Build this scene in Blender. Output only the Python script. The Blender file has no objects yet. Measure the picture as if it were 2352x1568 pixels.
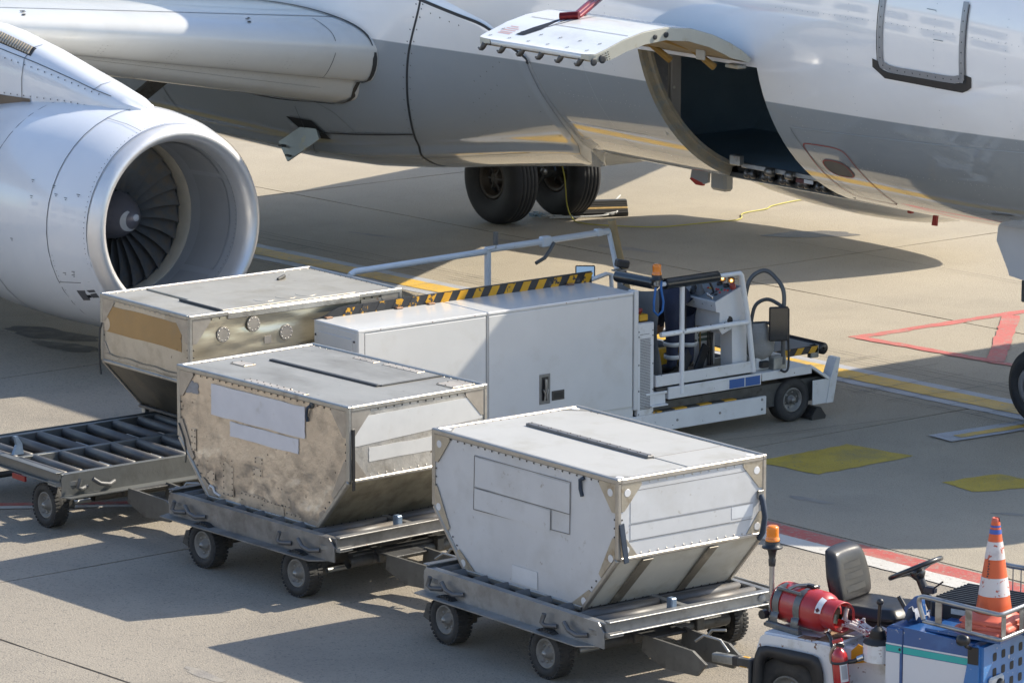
import bpy, bmesh, math, random
from mathutils import Vector, Matrix, Quaternion
from mathutils import noise as mnoise
R = math.radians
random.seed(7)
scene = bpy.context.scene
COL = scene.collection

# ------------------------------------------------------------------ camera, sky, sun, exposure
cam = bpy.data.cameras.new("camera")
camo = bpy.data.objects.new("camera", cam)
COL.objects.link(camo)
rt, up, fw = Vector((0.61045, 0.79205, 0.00086)), Vector((-0.15151, 0.11571, 0.98166)), Vector((-0.77743, 0.59938, -0.19064))
camo.matrix_world = Matrix(((rt.x, up.x, -fw.x, 31.6415), (rt.y, up.y, -fw.y, -30.9384), (rt.z, up.z, -fw.z, 9.3039), (0, 0, 0, 1)))
cam.sensor_width = 36
cam.lens = 10169.2 / 2352 * 36
cam.clip_start = 1
cam.clip_end = 3000
scene.camera = camo

SUN = Vector((0.335, 1.12, 1.0)).normalized()
world = bpy.data.worlds.new("World")
scene.world = world
world.use_nodes = True
nt = world.node_tree
nt.nodes.clear()
sky = nt.nodes.new("ShaderNodeTexSky")
sky.sky_type = 'NISHITA'
sky.sun_disc = False
sky.sun_elevation = math.asin(SUN.z)
sky.sun_rotation = math.atan2(SUN.x, SUN.y)
sky.air_density = 1.0
sky.dust_density = 0.9
sky.ozone_density = 1.6
bg = nt.nodes.new("ShaderNodeBackground")
bg.inputs[1].default_value = 0.15
wo = nt.nodes.new("ShaderNodeOutputWorld")
nt.links.new(sky.outputs[0], bg.inputs[0])
nt.links.new(bg.outputs[0], wo.inputs[0])
sl = bpy.data.lights.new("sun", 'SUN')
sl.energy = 4.3
sl.angle = R(0.55)
sl.color = (1.0, 0.91, 0.76)
so = bpy.data.objects.new("sun", sl)
COL.objects.link(so)
so.rotation_euler = (-SUN).to_track_quat('-Z', 'Y').to_euler()
so.location = (0, 0, 60)
scene.view_settings.view_transform = 'Standard'
scene.view_settings.look = 'None'
scene.view_settings.gamma = 1
scene.view_settings.use_curve_mapping = False
scene.view_settings.exposure = 0.80
scene.render.engine = 'CYCLES'
scene.cycles.use_denoising = True
scene.cycles.max_bounces = 8

# ------------------------------------------------------------------ materials
MATS = {}
def mat(name, c, r=.5, m=0, n=.10, ns=3.0, c2=None, c2s=4.0, c2t=(.55, .68), c3=None, c3s=9.0, c3t=(.6, .66), bump=0, bs=40.0,
        coat=0, stretch=(1, 1, 1), world=False, rv=.0, emis=None, trans=0, bd=3, split=None):
    if name in MATS: return MATS[name]
    M = bpy.data.materials.new(name); M.use_nodes = True
    T = M.node_tree; N = T.nodes; L = T.links
    B = N['Principled BSDF']
    def val(x): return x
    if world:
        g = N.new('ShaderNodeNewGeometry'); src = g.outputs['Position']
    else:
        g = N.new('ShaderNodeTexCoord'); src = g.outputs['Object']
    mp = N.new('ShaderNodeMapping'); mp.inputs['Scale'].default_value = stretch
    L.new(src, mp.inputs[0])
    def noise(s, det=4, off=0):
        t = N.new('ShaderNodeTexNoise'); t.inputs['Scale'].default_value = s; t.inputs['Detail'].default_value = det
        t.inputs['Roughness'].default_value = .62
        if off:
            a = N.new('ShaderNodeVectorMath'); a.inputs[1].default_value = (off, off * 1.7, off * .6)
            L.new(mp.outputs[0], a.inputs[0]); L.new(a.outputs[0], t.inputs['Vector'])
        else: L.new(mp.outputs[0], t.inputs['Vector'])
        return t.outputs['Fac']
    def ramp(fac, lo, hi, a=0., b=1.):
        q = N.new('ShaderNodeMapRange'); q.inputs['From Min'].default_value = lo; q.inputs['From Max'].default_value = hi
        q.inputs['To Min'].default_value = a; q.inputs['To Max'].default_value = b
        L.new(fac, q.inputs['Value']); return q.outputs[0]
    def mix(f, a, b, mode='MIX'):
        q = N.new('ShaderNodeMix'); q.data_type = 'RGBA'; q.blend_type = mode
        if isinstance(f, float): q.inputs[0].default_value = f
        else: L.new(f, q.inputs[0])
        for i, x in ((6, a), (7, b)):
            if isinstance(x, tuple): q.inputs[i].default_value = (*x, 1) if len(x) == 3 else x
            else: L.new(x, q.inputs[i])
        return q.outputs[2]
    col = tuple(c)
    if split:                      # livery: second colour below a height of the thing itself
        sp = N.new('ShaderNodeSeparateXYZ'); L.new(src, sp.inputs[0])
        col = mix(ramp(sp.outputs['Z'], split[0] - .006, split[0] + .006), tuple(split[1]), col)
    if n:
        f = noise(ns, 6)
        v = ramp(f, .25, .75, 1 - n, 1 + n)
        cb = N.new('ShaderNodeCombineColor'); [L.new(v, cb.inputs[i]) for i in range(3)]
        col = mix(1.0, col, cb.outputs[0], 'MULTIPLY')
    if c2: col = mix(ramp(noise(c2s, 7, 3.1), *c2t), col, tuple(c2))
    if c3: col = mix(ramp(noise(c3s, 9, 7.7), *c3t), col, tuple(c3))
    if isinstance(col, tuple): B.inputs['Base Color'].default_value = (*col, 1)
    else: L.new(col, B.inputs['Base Color'])
    B.inputs['Metallic'].default_value = m
    if rv: L.new(ramp(noise(ns * 2.3, 6, 1.3), .3, .7, max(0.02, r - rv), r + rv), B.inputs['Roughness'])
    else: B.inputs['Roughness'].default_value = r
    B.inputs['Coat Weight'].default_value = coat
    B.inputs['Coat Roughness'].default_value = .03
    B.inputs['Coat IOR'].default_value = 1.6
    if bump:
        bp = N.new('ShaderNodeBump'); bp.inputs['Strength'].default_value = bump; bp.inputs['Distance'].default_value = .02
        L.new(noise(bs, bd, 5.2), bp.inputs['Height']); L.new(bp.outputs[0], B.inputs['Normal'])
    if emis:
        B.inputs['Emission Color'].default_value = (*emis[:3], 1); B.inputs['Emission Strength'].default_value = emis[3]
    if trans: B.inputs['Transmission Weight'].default_value = trans
    MATS[name] = M
    return M

# ------------------------------------------------------------------ mesh building
class MB:
    def __init__(s): s.v = []; s.f = []; s.mi = []; s.sm = []
    def add(s, vs, fs, mi=0, sm=False, X=None):
        o = len(s.v)
        for p in vs:
            p = Vector(p)
            s.v.append(X @ p if X else p)
        for q in fs:
            s.f.append([o + i for i in q]); s.mi.append(mi); s.sm.append(sm)
        return s
    def box(s, x0, x1, y0, y1, z0, z1, ch=0.0, mi=0, X=None):
        if x1 < x0: x0, x1 = x1, x0
        if y1 < y0: y0, y1 = y1, y0
        if z1 < z0: z0, z1 = z1, z0
        c = min(ch, .45 * min(x1 - x0, y1 - y0, z1 - z0))
        if c <= 0:
            vs = [(x, y, z) for x in (x0, x1) for y in (y0, y1) for z in (z0, z1)]
            fs = [(0, 1, 3, 2), (4, 6, 7, 5), (0, 4, 5, 1), (2, 3, 7, 6), (0, 2, 6, 4), (1, 5, 7, 3)]
            return s.add(vs, fs, mi, False, X)
        vs = []; idx = {}
        for ax in range(3):
            for sg in (0, 1):
                for a in (0, 1):
                    for b in (0, 1):
                        p = [0, 0, 0]; o = [i for i in range(3) if i != ax]
                        lo = (x0, y0, z0); hi = (x1, y1, z1)
                        p[ax] = hi[ax] if sg else lo[ax]
                        for k, q in zip(o, (a, b)): p[k] = hi[k] - c if q else lo[k] + c
                        bits = [0, 0, 0]; bits[ax] = sg; bits[o[0]] = a; bits[o[1]] = b
                        idx[(ax, tuple(bits))] = len(vs); vs.append(p)
        fs = []
        for ax in range(3):
            o = [i for i in range(3) if i != ax]
            for sg in (0, 1):
                q = []
                for a, b in ((0, 0), (1, 0), (1, 1), (0, 1)):
                    bits = [0, 0, 0]; bits[ax] = sg; bits[o[0]] = a; bits[o[1]] = b
                    q.append(idx[(ax, tuple(bits))])
                fs.append(q)
            for a in (0, 1):
                for b in (0, 1):
                    bits0 = [0, 0, 0]; bits0[o[0]] = a; bits0[o[1]] = b
                    bits1 = list(bits0); bits1[ax] = 1
                    fs.append([idx[(o[0], tuple(bits0))], idx[(o[0], tuple(bits1))], idx[(o[1], tuple(bits1))], idx[(o[1], tuple(bits0))]])
        for a in (0, 1):
            for b in (0, 1):
                for d in (0, 1): fs.append([idx[(k, (a, b, d))] for k in range(3)])
        return s.add(vs, fs, mi, False, X)
    def beam(s, p, q, w, h, upv=(0, 0, 1), ch=0.0, mi=0, X=None):
        p, q = Vector(p), Vector(q); d = q - p; l = d.length; d.normalize()
        u = Vector(upv); sd = d.cross(u)
        if sd.length < 1e-4: sd = d.cross(Vector((1, 0, 0)))
        sd.normalize(); u = sd.cross(d)
        T = Matrix(((d.x, sd.x, u.x, p.x), (d.y, sd.y, u.y, p.y), (d.z, sd.z, u.z, p.z), (0, 0, 0, 1)))
        return s.box(0, l, -w / 2, w / 2, -h / 2, h / 2, ch, mi, X @ T if X else T)
    def tube(s, path, r, n=10, mi=0, closed=False, X=None, cap=True, flat=None):
        P = [Vector(p) for p in path]; m = len(P); vs = []; fs = []
        t0 = None; u = None
        for i, p in enumerate(P):
            if closed: t = (P[(i + 1) % m] - P[i - 1])
            else: t = P[min(i + 1, m - 1)] - P[max(i - 1, 0)]
            t.normalize()
            if u is None:
                u = t.orthogonal().normalized()
            else:
                u = (u - t * u.dot(t))
                if u.length < 1e-5: u = t.orthogonal()
                u.normalize()
            w = t.cross(u)
            rr = r[i] if isinstance(r, (list, tuple)) else r
            for k in range(n):
                a = 2 * math.pi * k / n
                vs.append(p + u * math.cos(a) * rr + w * math.sin(a) * rr)
        for i in range(m if closed else m - 1):
            j = (i + 1) % m
            for k in range(n):
                k2 = (k + 1) % n
                fs.append((i * n + k, i * n + k2, j * n + k2, j * n + k))
        s.add(vs, fs, mi, True, X)
        if cap and not closed:
            s.add(vs[:n], [tuple(range(n))[::-1]], mi, False, X); s.add(vs[-n:], [tuple(range(n))], mi, False, X)
        return s
    def lathe(s, prof, o=(0, 0, 0), ax=(1, 0, 0), n=32, mi=0, sm=True, X=None, a0=0., a1=360., side=None):
        """prof = [(distance along axis, radius)]"""
        o = Vector(o); ax = Vector(ax).normalized()
        if max(d for d, _ in prof) - min(d for d, _ in prof) < .16 * max(r for _, r in prof): sm = False      # flat discs
        u = Vector(side) if side else ax.orthogonal().normalized()
        u = (u - ax * u.dot(ax)).normalized(); w = ax.cross(u)
        full = abs(a1 - a0 - 360) < 1e-6
        nn = n if full else n + 1
        vs = []; fs = []
        for d, r in prof:
            for k in range(nn):
                a = R(a0 + (a1 - a0) * k / n)
                vs.append(o + ax * d + (u * math.cos(a) + w * math.sin(a)) * r)
        for i in range(len(prof) - 1):
            for k in range(n):
                k2 = (k + 1) % nn if full else k + 1
                fs.append((i * nn + k, i * nn + k2, (i + 1) * nn + k2, (i + 1) * nn + k))
        return s.add(vs, fs, mi, sm, X)
    def prism(s, poly, a, b, f, mi=0, X=None):
        """poly 2-D outline, extruded between depth a and b; f(p, d) -> 3-D point"""
        n = len(poly)
        vs = [f(p, a) for p in poly] + [f(p, b) for p in poly]
        fs = [tuple(range(n))[::-1], tuple(range(n, 2 * n))] + [(i, (i + 1) % n, n + (i + 1) % n, n + i) for i in range(n)]
        return s.add(vs, fs, mi, False, X)
    def grid(s, pts, mi=0, sm=True, X=None, skip=None, closed=False):
        m, n = len(pts), len(pts[0]); vs = [p for row in pts for p in row]; fs = []
        for i in range(m - 1):
            for j in range(n if closed else n - 1):
                if skip and skip(i, j): continue
                j2 = (j + 1) % n
                fs.append((i * n + j, i * n + j2, (i + 1) * n + j2, (i + 1) * n + j))
        return s.add(vs, fs, mi, sm, X)
    def ball(s, c, r, n=10, mi=0, sc=(1, 1, 1), X=None):
        pts = []
        for i in range(n + 1):
            a = math.pi * i / n
            pts.append([(c[0] + r * sc[0] * math.sin(a) * math.cos(b), c[1] + r * sc[1] * math.sin(a) * math.sin(b), c[2] + r * sc[2] * math.cos(a))
                        for b in (2 * math.pi * k / (n * 2) for k in range(n * 2))])
        return s.grid(pts, mi, True, X, closed=True)
    def build(s, name, mats, parent=None, off=None, fix=True):
        me = bpy.data.meshes.new(name)
        o_ = Vector(off) if off else Vector((0, 0, 0))
        me.from_pydata([p - o_ for p in s.v], [], s.f)
        if not isinstance(mats, (list, tuple)): mats = [mats]
        for q in mats: me.materials.append(q)
        me.polygons.foreach_set('material_index', s.mi)
        me.polygons.foreach_set('use_smooth', s.sm)
        if fix:
            b = bmesh.new(); b.from_mesh(me); bmesh.ops.recalc_face_normals(b, faces=b.faces); b.to_mesh(me); b.free()
        me.update()
        o = bpy.data.objects.new(name, me); COL.objects.link(o)
        if parent: o.parent = parent
        return o

def thing(name, label, cat, loc=(0, 0, 0), rotz=0, group=None):
    o = bpy.data.objects.new(name, None); COL.objects.link(o)
    o.empty_display_size = .2
    o.location = loc; o.rotation_euler = (0, 0, rotz); o['label'] = label; o['category'] = cat
    if group: o['group'] = group
    return o
def tag(o, label, cat, group=None):
    o['label'] = label; o['category'] = cat
    if group: o['group'] = group
    return o
def struct(o): o['kind'] = 'structure'; return o
def stuff(o): o['kind'] = 'stuff'; return o
def dup(o, parent=None):
    c = o.copy(); COL.objects.link(c)
    if parent: c.parent = parent
    for ch in list(o.children): dup(ch, c)
    return c

# shared materials
STEEL = mat('dull_steel', (.30, .30, .29), .42, .85, .18, 5, c2=(.16, .14, .12), c2s=6, c2t=(.5, .75), bump=.15, bs=30)
GALV = mat('galvanised_steel', (.36, .37, .36), .45, .75, .2, 6, c2=(.22, .21, .19), c2s=5, c2t=(.5, .7), c3=(.30, .17, .08), c3s=11, c3t=(.66, .72), bump=.15, bs=25)
DARKST = mat('grimy_dark_steel', (.075, .075, .072), .55, .3, .3, 6, c2=(.04, .035, .03), c2s=8, bump=.2, bs=40)
RUBBER = mat('tyre_rubber', (.028, .028, .028), .75, 0, .25, 8, c2=(.07, .065, .058), c2s=5, c2t=(.5, .8), bump=.15, bs=60)
RIMG = mat('dusty_rim', (.20, .195, .18), .6, .2, .2, 9, c2=(.10, .09, .08), c2s=12, bump=.1, bs=60)
BLACKP = mat('black_plastic', (.02, .02, .022), .38, 0, .15, 9)
BLACKR = mat('black_rubber_gasket', (.035, .038, .042), .6, 0, .2, 9)
WHITEP = mat('white_machine_paint', (.60, .595, .575), .24, 0, .04, 2.5, c2=(.53, .51, .47), c2s=2.2, c2t=(.56, .8), coat=.3, bump=.02, bs=7)
WHITED = mat('scuffed_white_paint', (.62, .62, .61), .38, 0, .07, 5, c2=(.48, .46, .42), c2s=6, c2t=(.58, .72), c3=(.07, .06, .05), c3s=18, c3t=(.67, .70), bump=.05, bs=30)
AMBER = mat('amber_lens', (.75, .20, .004), .22, 0, .05, 5, coat=.6)
YELP = mat('yellow_paint', (.62, .33, .02), .5, 0, .12, 8, c2=(.10, .09, .07), c2s=9, c2t=(.6, .66))
BLKP = mat('black_paint', (.03, .03, .032), .45, 0, .2, 8, c2=(.10, .10, .10), c2s=11, c2t=(.6, .7))
CHROME = mat('chrome', (.6, .6, .6), .15, 1, .05, 9)
# ------------------------------------------------------------------ the apron
CONC = mat('apron_concrete', (.288, .254, .205), .85, 0, .10, .35, c2=(.225, .20, .165), c2s=.8, c2t=(.48, .75), c3=(.09, .085, .08), c3s=46, c3t=(.54, .72), bump=.7, bs=60, world=True, bd=8)
CONCW = mat('apron_concrete_warm', (.335, .293, .225), .85, 0, .12, .35, c2=(.28, .248, .195), c2s=.7, c2t=(.5, .75), c3=(.13, .11, .09), c3s=42, c3t=(.56, .74), bump=.6, bs=60, world=True, bd=8)
CONC2 = mat('apron_concrete_far', (.335, .300, .245), .85, 0, .12, .2, c2=(.27, .245, .205), c2s=.3, c2t=(.5, .75), world=True)
SEAL = mat('joint_sealant', (.055, .052, .05), .8, 0, .3, 4, world=True)
ground = MB().add([(-900, -900, -.05), (900, -900, -.05), (900, 900, -.05), (-900, 900, -.05)], [(0, 1, 2, 3)]).build('apron', CONC2)
struct(ground)
KY, KX = .063, -.022
ys = [-21, -12.9, -5.14, 3.3, 11.4, 19.5]
xs = [-39.9, -32.1, -24.2, -16.25, -8.12, -.62, 7.15, 15.0]
def corner(x0, y0):
    y = (y0 + KY * x0) / (1 - KY * KX); return x0 + KX * y, y
MB().add([(*corner(xs[0] + .1, ys[0] + .1), -.028), (*corner(xs[-1] - .1, ys[0] + .1), -.028), (*corner(xs[-1] - .1, ys[-1] - .1), -.028), (*corner(xs[0] + .1, ys[-1] - .1), -.028)], [(0, 1, 2, 3)]).build('joint_sealant', SEAL, ground)
for i in range(len(xs) - 1):
    for j in range(len(ys) - 1):
        g = .014
        def wob(a, b):     # slightly ragged slab edge
            n = 14; o = []
            for k in range(n):
                t = k / n
                o.append((a[0] + (b[0] - a[0]) * t + random.uniform(-.006, .006) * (k > 0), a[1] + (b[1] - a[1]) * t + random.uniform(-.006, .006) * (k > 0)))
            return o
        c = [corner(xs[i] + g, ys[j] + g), corner(xs[i + 1] - g, ys[j] + g), corner(xs[i + 1] - g, ys[j + 1] - g), corner(xs[i] + g, ys[j + 1] - g)]
        o = wob(c[0], c[1]) + wob(c[1], c[2]) + wob(c[2], c[3]) + wob(c[3], c[0])
        MB().prism(o, -.045, 0, lambda p, d: (p[0], p[1], d)).build('concrete_slab', CONCW if j >= 2 else CONC, ground)

def sheet(name, pts, m, z, parent=ground, jit=.008, seg=.12):
    o = []
    for a, b in zip(pts, pts[1:] + pts[:1]):
        l = math.hypot(b[0] - a[0], b[1] - a[1]); k = max(1, int(l / seg))
        for t in range(k):
            q = t / k
            o.append((a[0] + (b[0] - a[0]) * q + random.uniform(-jit, jit), a[1] + (b[1] - a[1]) * q + random.uniform(-jit, jit), z))
    return MB().add(o, [tuple(range(len(o)))]).build(name, m, parent)
def strip(name, a, b, w, m, z, jit=.008, parent=ground):
    dx, dy = b[0] - a[0], b[1] - a[1]; l = math.hypot(dx, dy); nx, ny = -dy / l * w / 2, dx / l * w / 2
    return sheet(name, [(a[0] - nx, a[1] - ny), (b[0] - nx, b[1] - ny), (b[0] + nx, b[1] + ny), (a[0] + nx, a[1] + ny)], m, z, parent, jit)
cworn = (.27, .25, .21)
MYEL = mat('yellow_road_paint', (.60, .37, .045), .6, 0, .12, 3, c2=(.36, .27, .10), c2s=3, c2t=(.5, .75), c3=cworn, c3s=14, c3t=(.60, .68), world=True, bump=.3, bs=50)
MYELF = mat('faded_yellow_road_paint', (.44, .31, .03), .7, 0, .15, 2, c2=(.22, .19, .09), c2s=2.5, c2t=(.5, .8), c3=(.15, .14, .12), c3s=30, c3t=(.60, .68), world=True, bump=.4, bs=50)
MRED = mat('red_road_paint', (.40, .085, .07), .6, 0, .12, 3, c2=(.36, .17, .13), c2s=4, c2t=(.45, .7), c3=cworn, c3s=22, c3t=(.54, .66), world=True, bump=.3, bs=50)
MREDF = mat('faded_red_road_paint', (.45, .12, .10), .7, 0, .15, 3, c2=(.36, .20, .16), c2s=3, c2t=(.5, .75), c3=cworn, c3s=18, c3t=(.56, .68), world=True, bump=.3, bs=50)
MWHT = mat('white_road_paint', (.50, .48, .44), .6, 0, .08, 3, c2=(.45, .43, .39), c2s=4, c2t=(.5, .75), c3=cworn, c3s=20, c3t=(.60, .68), world=True, bump=.3, bs=50)
MGRY = mat('grey_border_paint', (.36, .37, .40), .6, 0, .1, 3, c2=(.30, .28, .25), c2s=2, c2t=(.5, .8), world=True, bump=.3, bs=50)
yl = lambda x: .19 + .064 * x
strip('line_border', (-22, yl(-22)), (2.5, yl(2.5)), .66, MGRY, .004)
strip('yellow_guide_line', (-22, yl(-22)), (2.5, yl(2.5)), .33, MYEL, .008)
strip('line_border', (.30, -1.42), (.36, -.16), .36, MGRY, .0125)
strip('yellow_stop_bar', (.345, -1.24), (.40, 0), .13, MYEL, .0165)
jd = lambda x: -5.14 + .063 * x
strip('red_safety_line', (-1.5, jd(-1.5) - .20), (14, jd(14) - .20), .27, MRED, .004)
strip('white_safety_line', (-1.5, jd(-1.5) - .465), (14, jd(14) - .465), .25, MWHT, .008)
strip('red_safety_line', (-4.2, -12.2), (-2.1, -9.1), .12, MRED, .004)
strip('white_safety_line', (-4.06, -12.26), (-1.99, -9.18), .10, MWHT, .008)
sheet('yellow_marking_patch', [(-.05, -3.55), (.75, -3.42), (.71, -2.16), (-.08, -2.29)], MYELF, .004, jit=.02)
sheet('yellow_marking_patch', [(1.71, -2.71), (2.2, -2.77), (2.5, -1.95), (1.77, -2.05)], MYELF, .004, jit=.02)
strip('red_box_line', (-4.16, 1.45), (-4.17, 6.2), .15, MREDF, .004, .02)
strip('red_box_line', (-4.12, 1.50), (-.6, 1.92), .14, MREDF, .008, .02)
strip('red_box_diagonal', (-4.05, 3.75), (-2.2, 1.72), .20, MREDF, .0115, .012)
STAIN = mat('oil_stain', (.10, .092, .082), .6, 0, .25, 3, c2=(.20, .18, .15), c2s=3, c2t=(.5, .7), world=True, bump=.4, bs=50)
def blob(cx, cy, rx, ry, a, z=.003, m=STAIN, name='oil_stain'):
    P = []
    ph = [random.uniform(0, 6) for _ in range(4)]
    for k in range(48):
        t = 2 * math.pi * k / 48; q = 1 + .13 * math.sin(2 * t + ph[0]) + .1 * math.sin(3 * t + ph[1]) + .07 * math.sin(5 * t + ph[2]) + .06 * math.sin(9 * t + ph[3])
        x, y = rx * q * math.cos(t), ry * q * math.sin(t)
        P.append((cx + x * math.cos(a) - y * math.sin(a), cy + x * math.sin(a) + y * math.cos(a), z))
    return MB().add(P, [tuple(range(48))]).build(name, m, ground)
blob(-9.6, 5.62, .52, .26, .95)
blob(-9.75, -5.5, .62, .26, .35)
blob(-9.0, -5.75, .4, .2, .3, .0035)
STN2 = mat('tyre_scuff', (.235, .215, .19), .8, 0, .2, 3, c2=(.30, .27, .22), c2s=5, c2t=(.45, .7), world=True, bump=.4, bs=50)
for x, y, rx, ry, a in ((-6.3, 6.2, .25, .1, .9), (-11.3, 2.4, .4, .08, .4), (-12.9, 1.2, .35, .05, .3), (3.1, -3.1, .2, .05, .55), (1.5, -4.2, .22, .07, .2), (3.2, -12.1, .3, .06, 0), (-10.2, 3.1, .5, .1, .2)):
    blob(x, y, rx, ry, a, .0025, STN2, 'tyre_scuff')
# saw cuts and cracks round the guide line
cr = MB()
def crack(a, b, w=.012):
    n = max(3, int(math.hypot(b[0] - a[0], b[1] - a[1]) / .25)); L = []
    for k in range(n + 1):
        t = k / n; L.append((a[0] + (b[0] - a[0]) * t + random.uniform(-.012, .012), a[1] + (b[1] - a[1]) * t + random.uniform(-.012, .012)))
    vs = []
    dx, dy = b[0] - a[0], b[1] - a[1]; l = math.hypot(dx, dy); nx, ny = -dy / l, dx / l
    for x, y in L:
        ww = w * random.uniform(.5, 1.2) / 2
        vs += [(x - nx * ww, y - ny * ww, .0195), (x + nx * ww, y + ny * ww, .0195)]
    cr.add(vs, [(2 * i, 2 * i + 1, 2 * i + 3, 2 * i + 2) for i in range(n)])
for o, w in ((.62, .014), (.80, .009), (.90, .011), (-.46, .013)):
    crack((-15.5, yl(-15.5) + o), (1.5, yl(1.5) + o - .12), w)
for x in [-14.2, -13.3, -12.6, -11.9, -11.2, -10.5, -9.7, -4.6, -3.2, -2.5, -1.9, -1.35, -.8, -.3, .2, .7]:
    crack((x + random.uniform(-.05, .05), yl(x) - random.uniform(.4, .9)), (x + random.uniform(-.02, .08), yl(x) + random.uniform(.5, 1.3)), random.uniform(.007, .013))
crack((-9.5, 5.0), (-2, 5.55), .009); crack((-7.6, 1.4), (-7.4, 3.1), .008); crack((-3.0, 1.0), (-2.5, 3), .006); crack((-1, -3.9), (-.6, -.9), .010)
stuff(cr.build('surface_crack', SEAL, ground))

# ------------------------------------------------------------------ the airliner
PLANE = thing('airliner', 'white and grey twin-engined airliner with its forward cargo door open', 'airplane')
APAINT = mat('aircraft_paint', (.88, .865, .85), .10, 0, .03, 1.2, coat=1.0, split=(3.155, (.335, .36, .38)), bump=.03, bs=1.6)
GASK = BLACKR
SEAM = mat('panel_seam', (.075, .078, .082), .5, 0, .1, 9)
ZC, AA, BB = 4.004, 1.975, 2.07
def smooth(t): t = max(0., min(1., t)); return t * t * (3 - 2 * t)
def fus(x, ph, off=0.0):
    u = max(0., min(.9999, (x + .8) / 5.9)); k = (1 - u * u) ** .55
    zc = ZC - .5 * u * u
    if x < -20: k *= 1 - .6 * smooth((-20 - x) / 14); zc += 1.0 * smooth((-20 - x) / 14)
    p = R(ph)
    return Vector((x, -(AA * k + off) * math.sin(p), zc - (BB * k + off) * math.cos(p)))
OX0, OX1, OP0, OP1 = -3.865, -1.965, 19.0, 76.0
stn = [-32, -29, -26, -23, -20, -17, -14, -12, -10, -8.5, -7, -6, -5, -4.4, OX0, -3.4, -2.9, -2.4, OX1, -1.5, -1, -.5, 0, .4, .8, 1.2, 1.6, 2, 2.4, 2.8, 3.2, 3.6, 4, 4.4, 4.7, 4.9, 5.02, 5.09]
ang = sorted(set(list(range(0, 360, 4)) + [OP0, OP1]))
i0, i1 = stn.index(OX0), stn.index(OX1)
b = MB().grid([[fus(x, a) for a in ang] for x in stn], closed=True, skip=lambda i, j: i0 <= i < i1 and OP0 <= ang[j] < OP1)
b.add([fus(stn[-1], a) for a in ang], [tuple(range(len(ang)))])
FUS = b.build('fuselage', APAINT, PLANE)
def smoothpath(P, n=6):
    if len(P) < 3: return [tuple(P[0][k] + (P[1][k] - P[0][k]) * t / (n * 2) for k in range(len(P[0]))) for t in range(n * 2 + 1)]
    o = []
    for i in range(len(P) - 1):
        p0, p1, p2, p3 = P[max(i - 1, 0)], P[i], P[i + 1], P[min(i + 2, len(P) - 1)]
        for k in range(n):
            t = k / n
            o.append(tuple(.5 * (2 * b_ + (c - a) * t + (2 * a - 5 * b_ + 4 * c - d) * t * t + (3 * b_ - a - 3 * c + d) * t ** 3) for a, b_, c, d in zip(p0, p1, p2, p3)))
    o.append(tuple(P[-1])); return o
def ribbon(S, P, w, name, m, parent, off=.004, n=6, closed=False, sm=True, bld=None):
    """thin raised strip lying on surface function S(a, b, off)"""
    Q = smoothpath(P + [P[0]] if closed else P, n) if sm else P
    c = [Vector(S(*q[:2], off)) for q in Q]; c0 = [Vector(S(*q[:2], 0)) for q in Q]
    vs = []
    for i in range(len(c)):
        t = c[min(i + 1, len(c) - 1)] - c[max(i - 1, 0)]; nn = c[i] - c0[i]
        s = t.cross(nn)
        if s.length > 0: s.normalize()
        vs += [c[i] - s * w / 2, c[i] + s * w / 2]
    B = bld or MB()
    B.add(vs, [(2 * i, 2 * i + 1, 2 * i + 3, 2 * i + 2) for i in range(len(c) - 1)], 0, True)
    return B if bld else B.build(name, m, parent, fix=False)
def dots(S, P, name, m, parent, step=.09, r=.008, off=.005, bld=None, sm=True):
    Q = smoothpath(P, 6) if sm else P
    B = bld or MB(); acc = 0; last = None
    for q in Q:
        c = Vector(S(*q[:2], off))
        if last is not None:
            l = (c - last).length
            while acc + step <= l:
                acc += step; p = last.lerp(c, acc / l); nn = (Vector(S(*q[:2], off)) - Vector(S(*q[:2], 0))).normalized()
                u = nn.orthogonal().normalized(); w = nn.cross(u)
                B.add([p + (u * math.cos(k * 1.0472) + w * math.sin(k * 1.0472)) * r for k in range(6)], [tuple(range(6))])
            acc -= l
        last = c
    return B if bld else stuff(B.build(name, m, parent, fix=False))

# belly fairing round the wing root
FX = [(0, -6.75), (20, -6.15), (38, -5.83), (50, -5.80), (61, -5.84), (68, -5.86), (77, -6.45), (82, -7.2), (88, -8.3)]
def fxf(ph):
    ph = abs(ph)
    for (a, xa), (b_, xb) in zip(FX, FX[1:]):
        if ph <= b_: t = max(0, (ph - a) / (b_ - a)); return xa + (xb - xa) * t
    return FX[-1][1]
def fair(x, ph, off=0.0):
    t = smooth((-x - 5.6) / 5.0) * (1 - smooth((-x - 17) / 7)); p = 2 + .75 * t
    zb = 1.895 - .52 * smooth((-x - 5.2) / 6.0) * (1 - smooth((-x - 17) / 7))
    s, c = math.sin(R(abs(ph))), math.cos(R(ph))
    lip = .010 + .055 * (1 - smooth((abs(ph) - 27) / 5))
    W, H = AA + lip + .10 * t + off, ZC - zb + lip + off
    sx = (s ** (2 / p)) * W; z = ZC - (max(c, 0) ** (2 / p)) * H
    return Vector((x, math.copysign(sx, -ph) if ph else 0, z))
pa = [-88, -80, -72, -64, -56, -48, -40, -32, -24, -16, -8, 0, 4, 8, 12, 16, 18, 20, 22, 24, 26, 27, 28, 29, 30, 31, 32, 34, 36, 39, 42, 45, 48, 51, 54, 57, 60, 63, 66, 69, 72, 75, 77, 80, 82, 85, 88]
us = [0, .01, .03, .06, .1, .15, .2, .26, .32, .4, .5, .6, .7, .8, .9, 1]
g = [[fus(fxf(a), a) for a in pa]] + [[fair(fxf(a) + (-25 - fxf(a)) * u, a) for a in pa] for u in us]
FAIR = MB().grid(g).build('belly_fairing', APAINT, PLANE)
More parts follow.
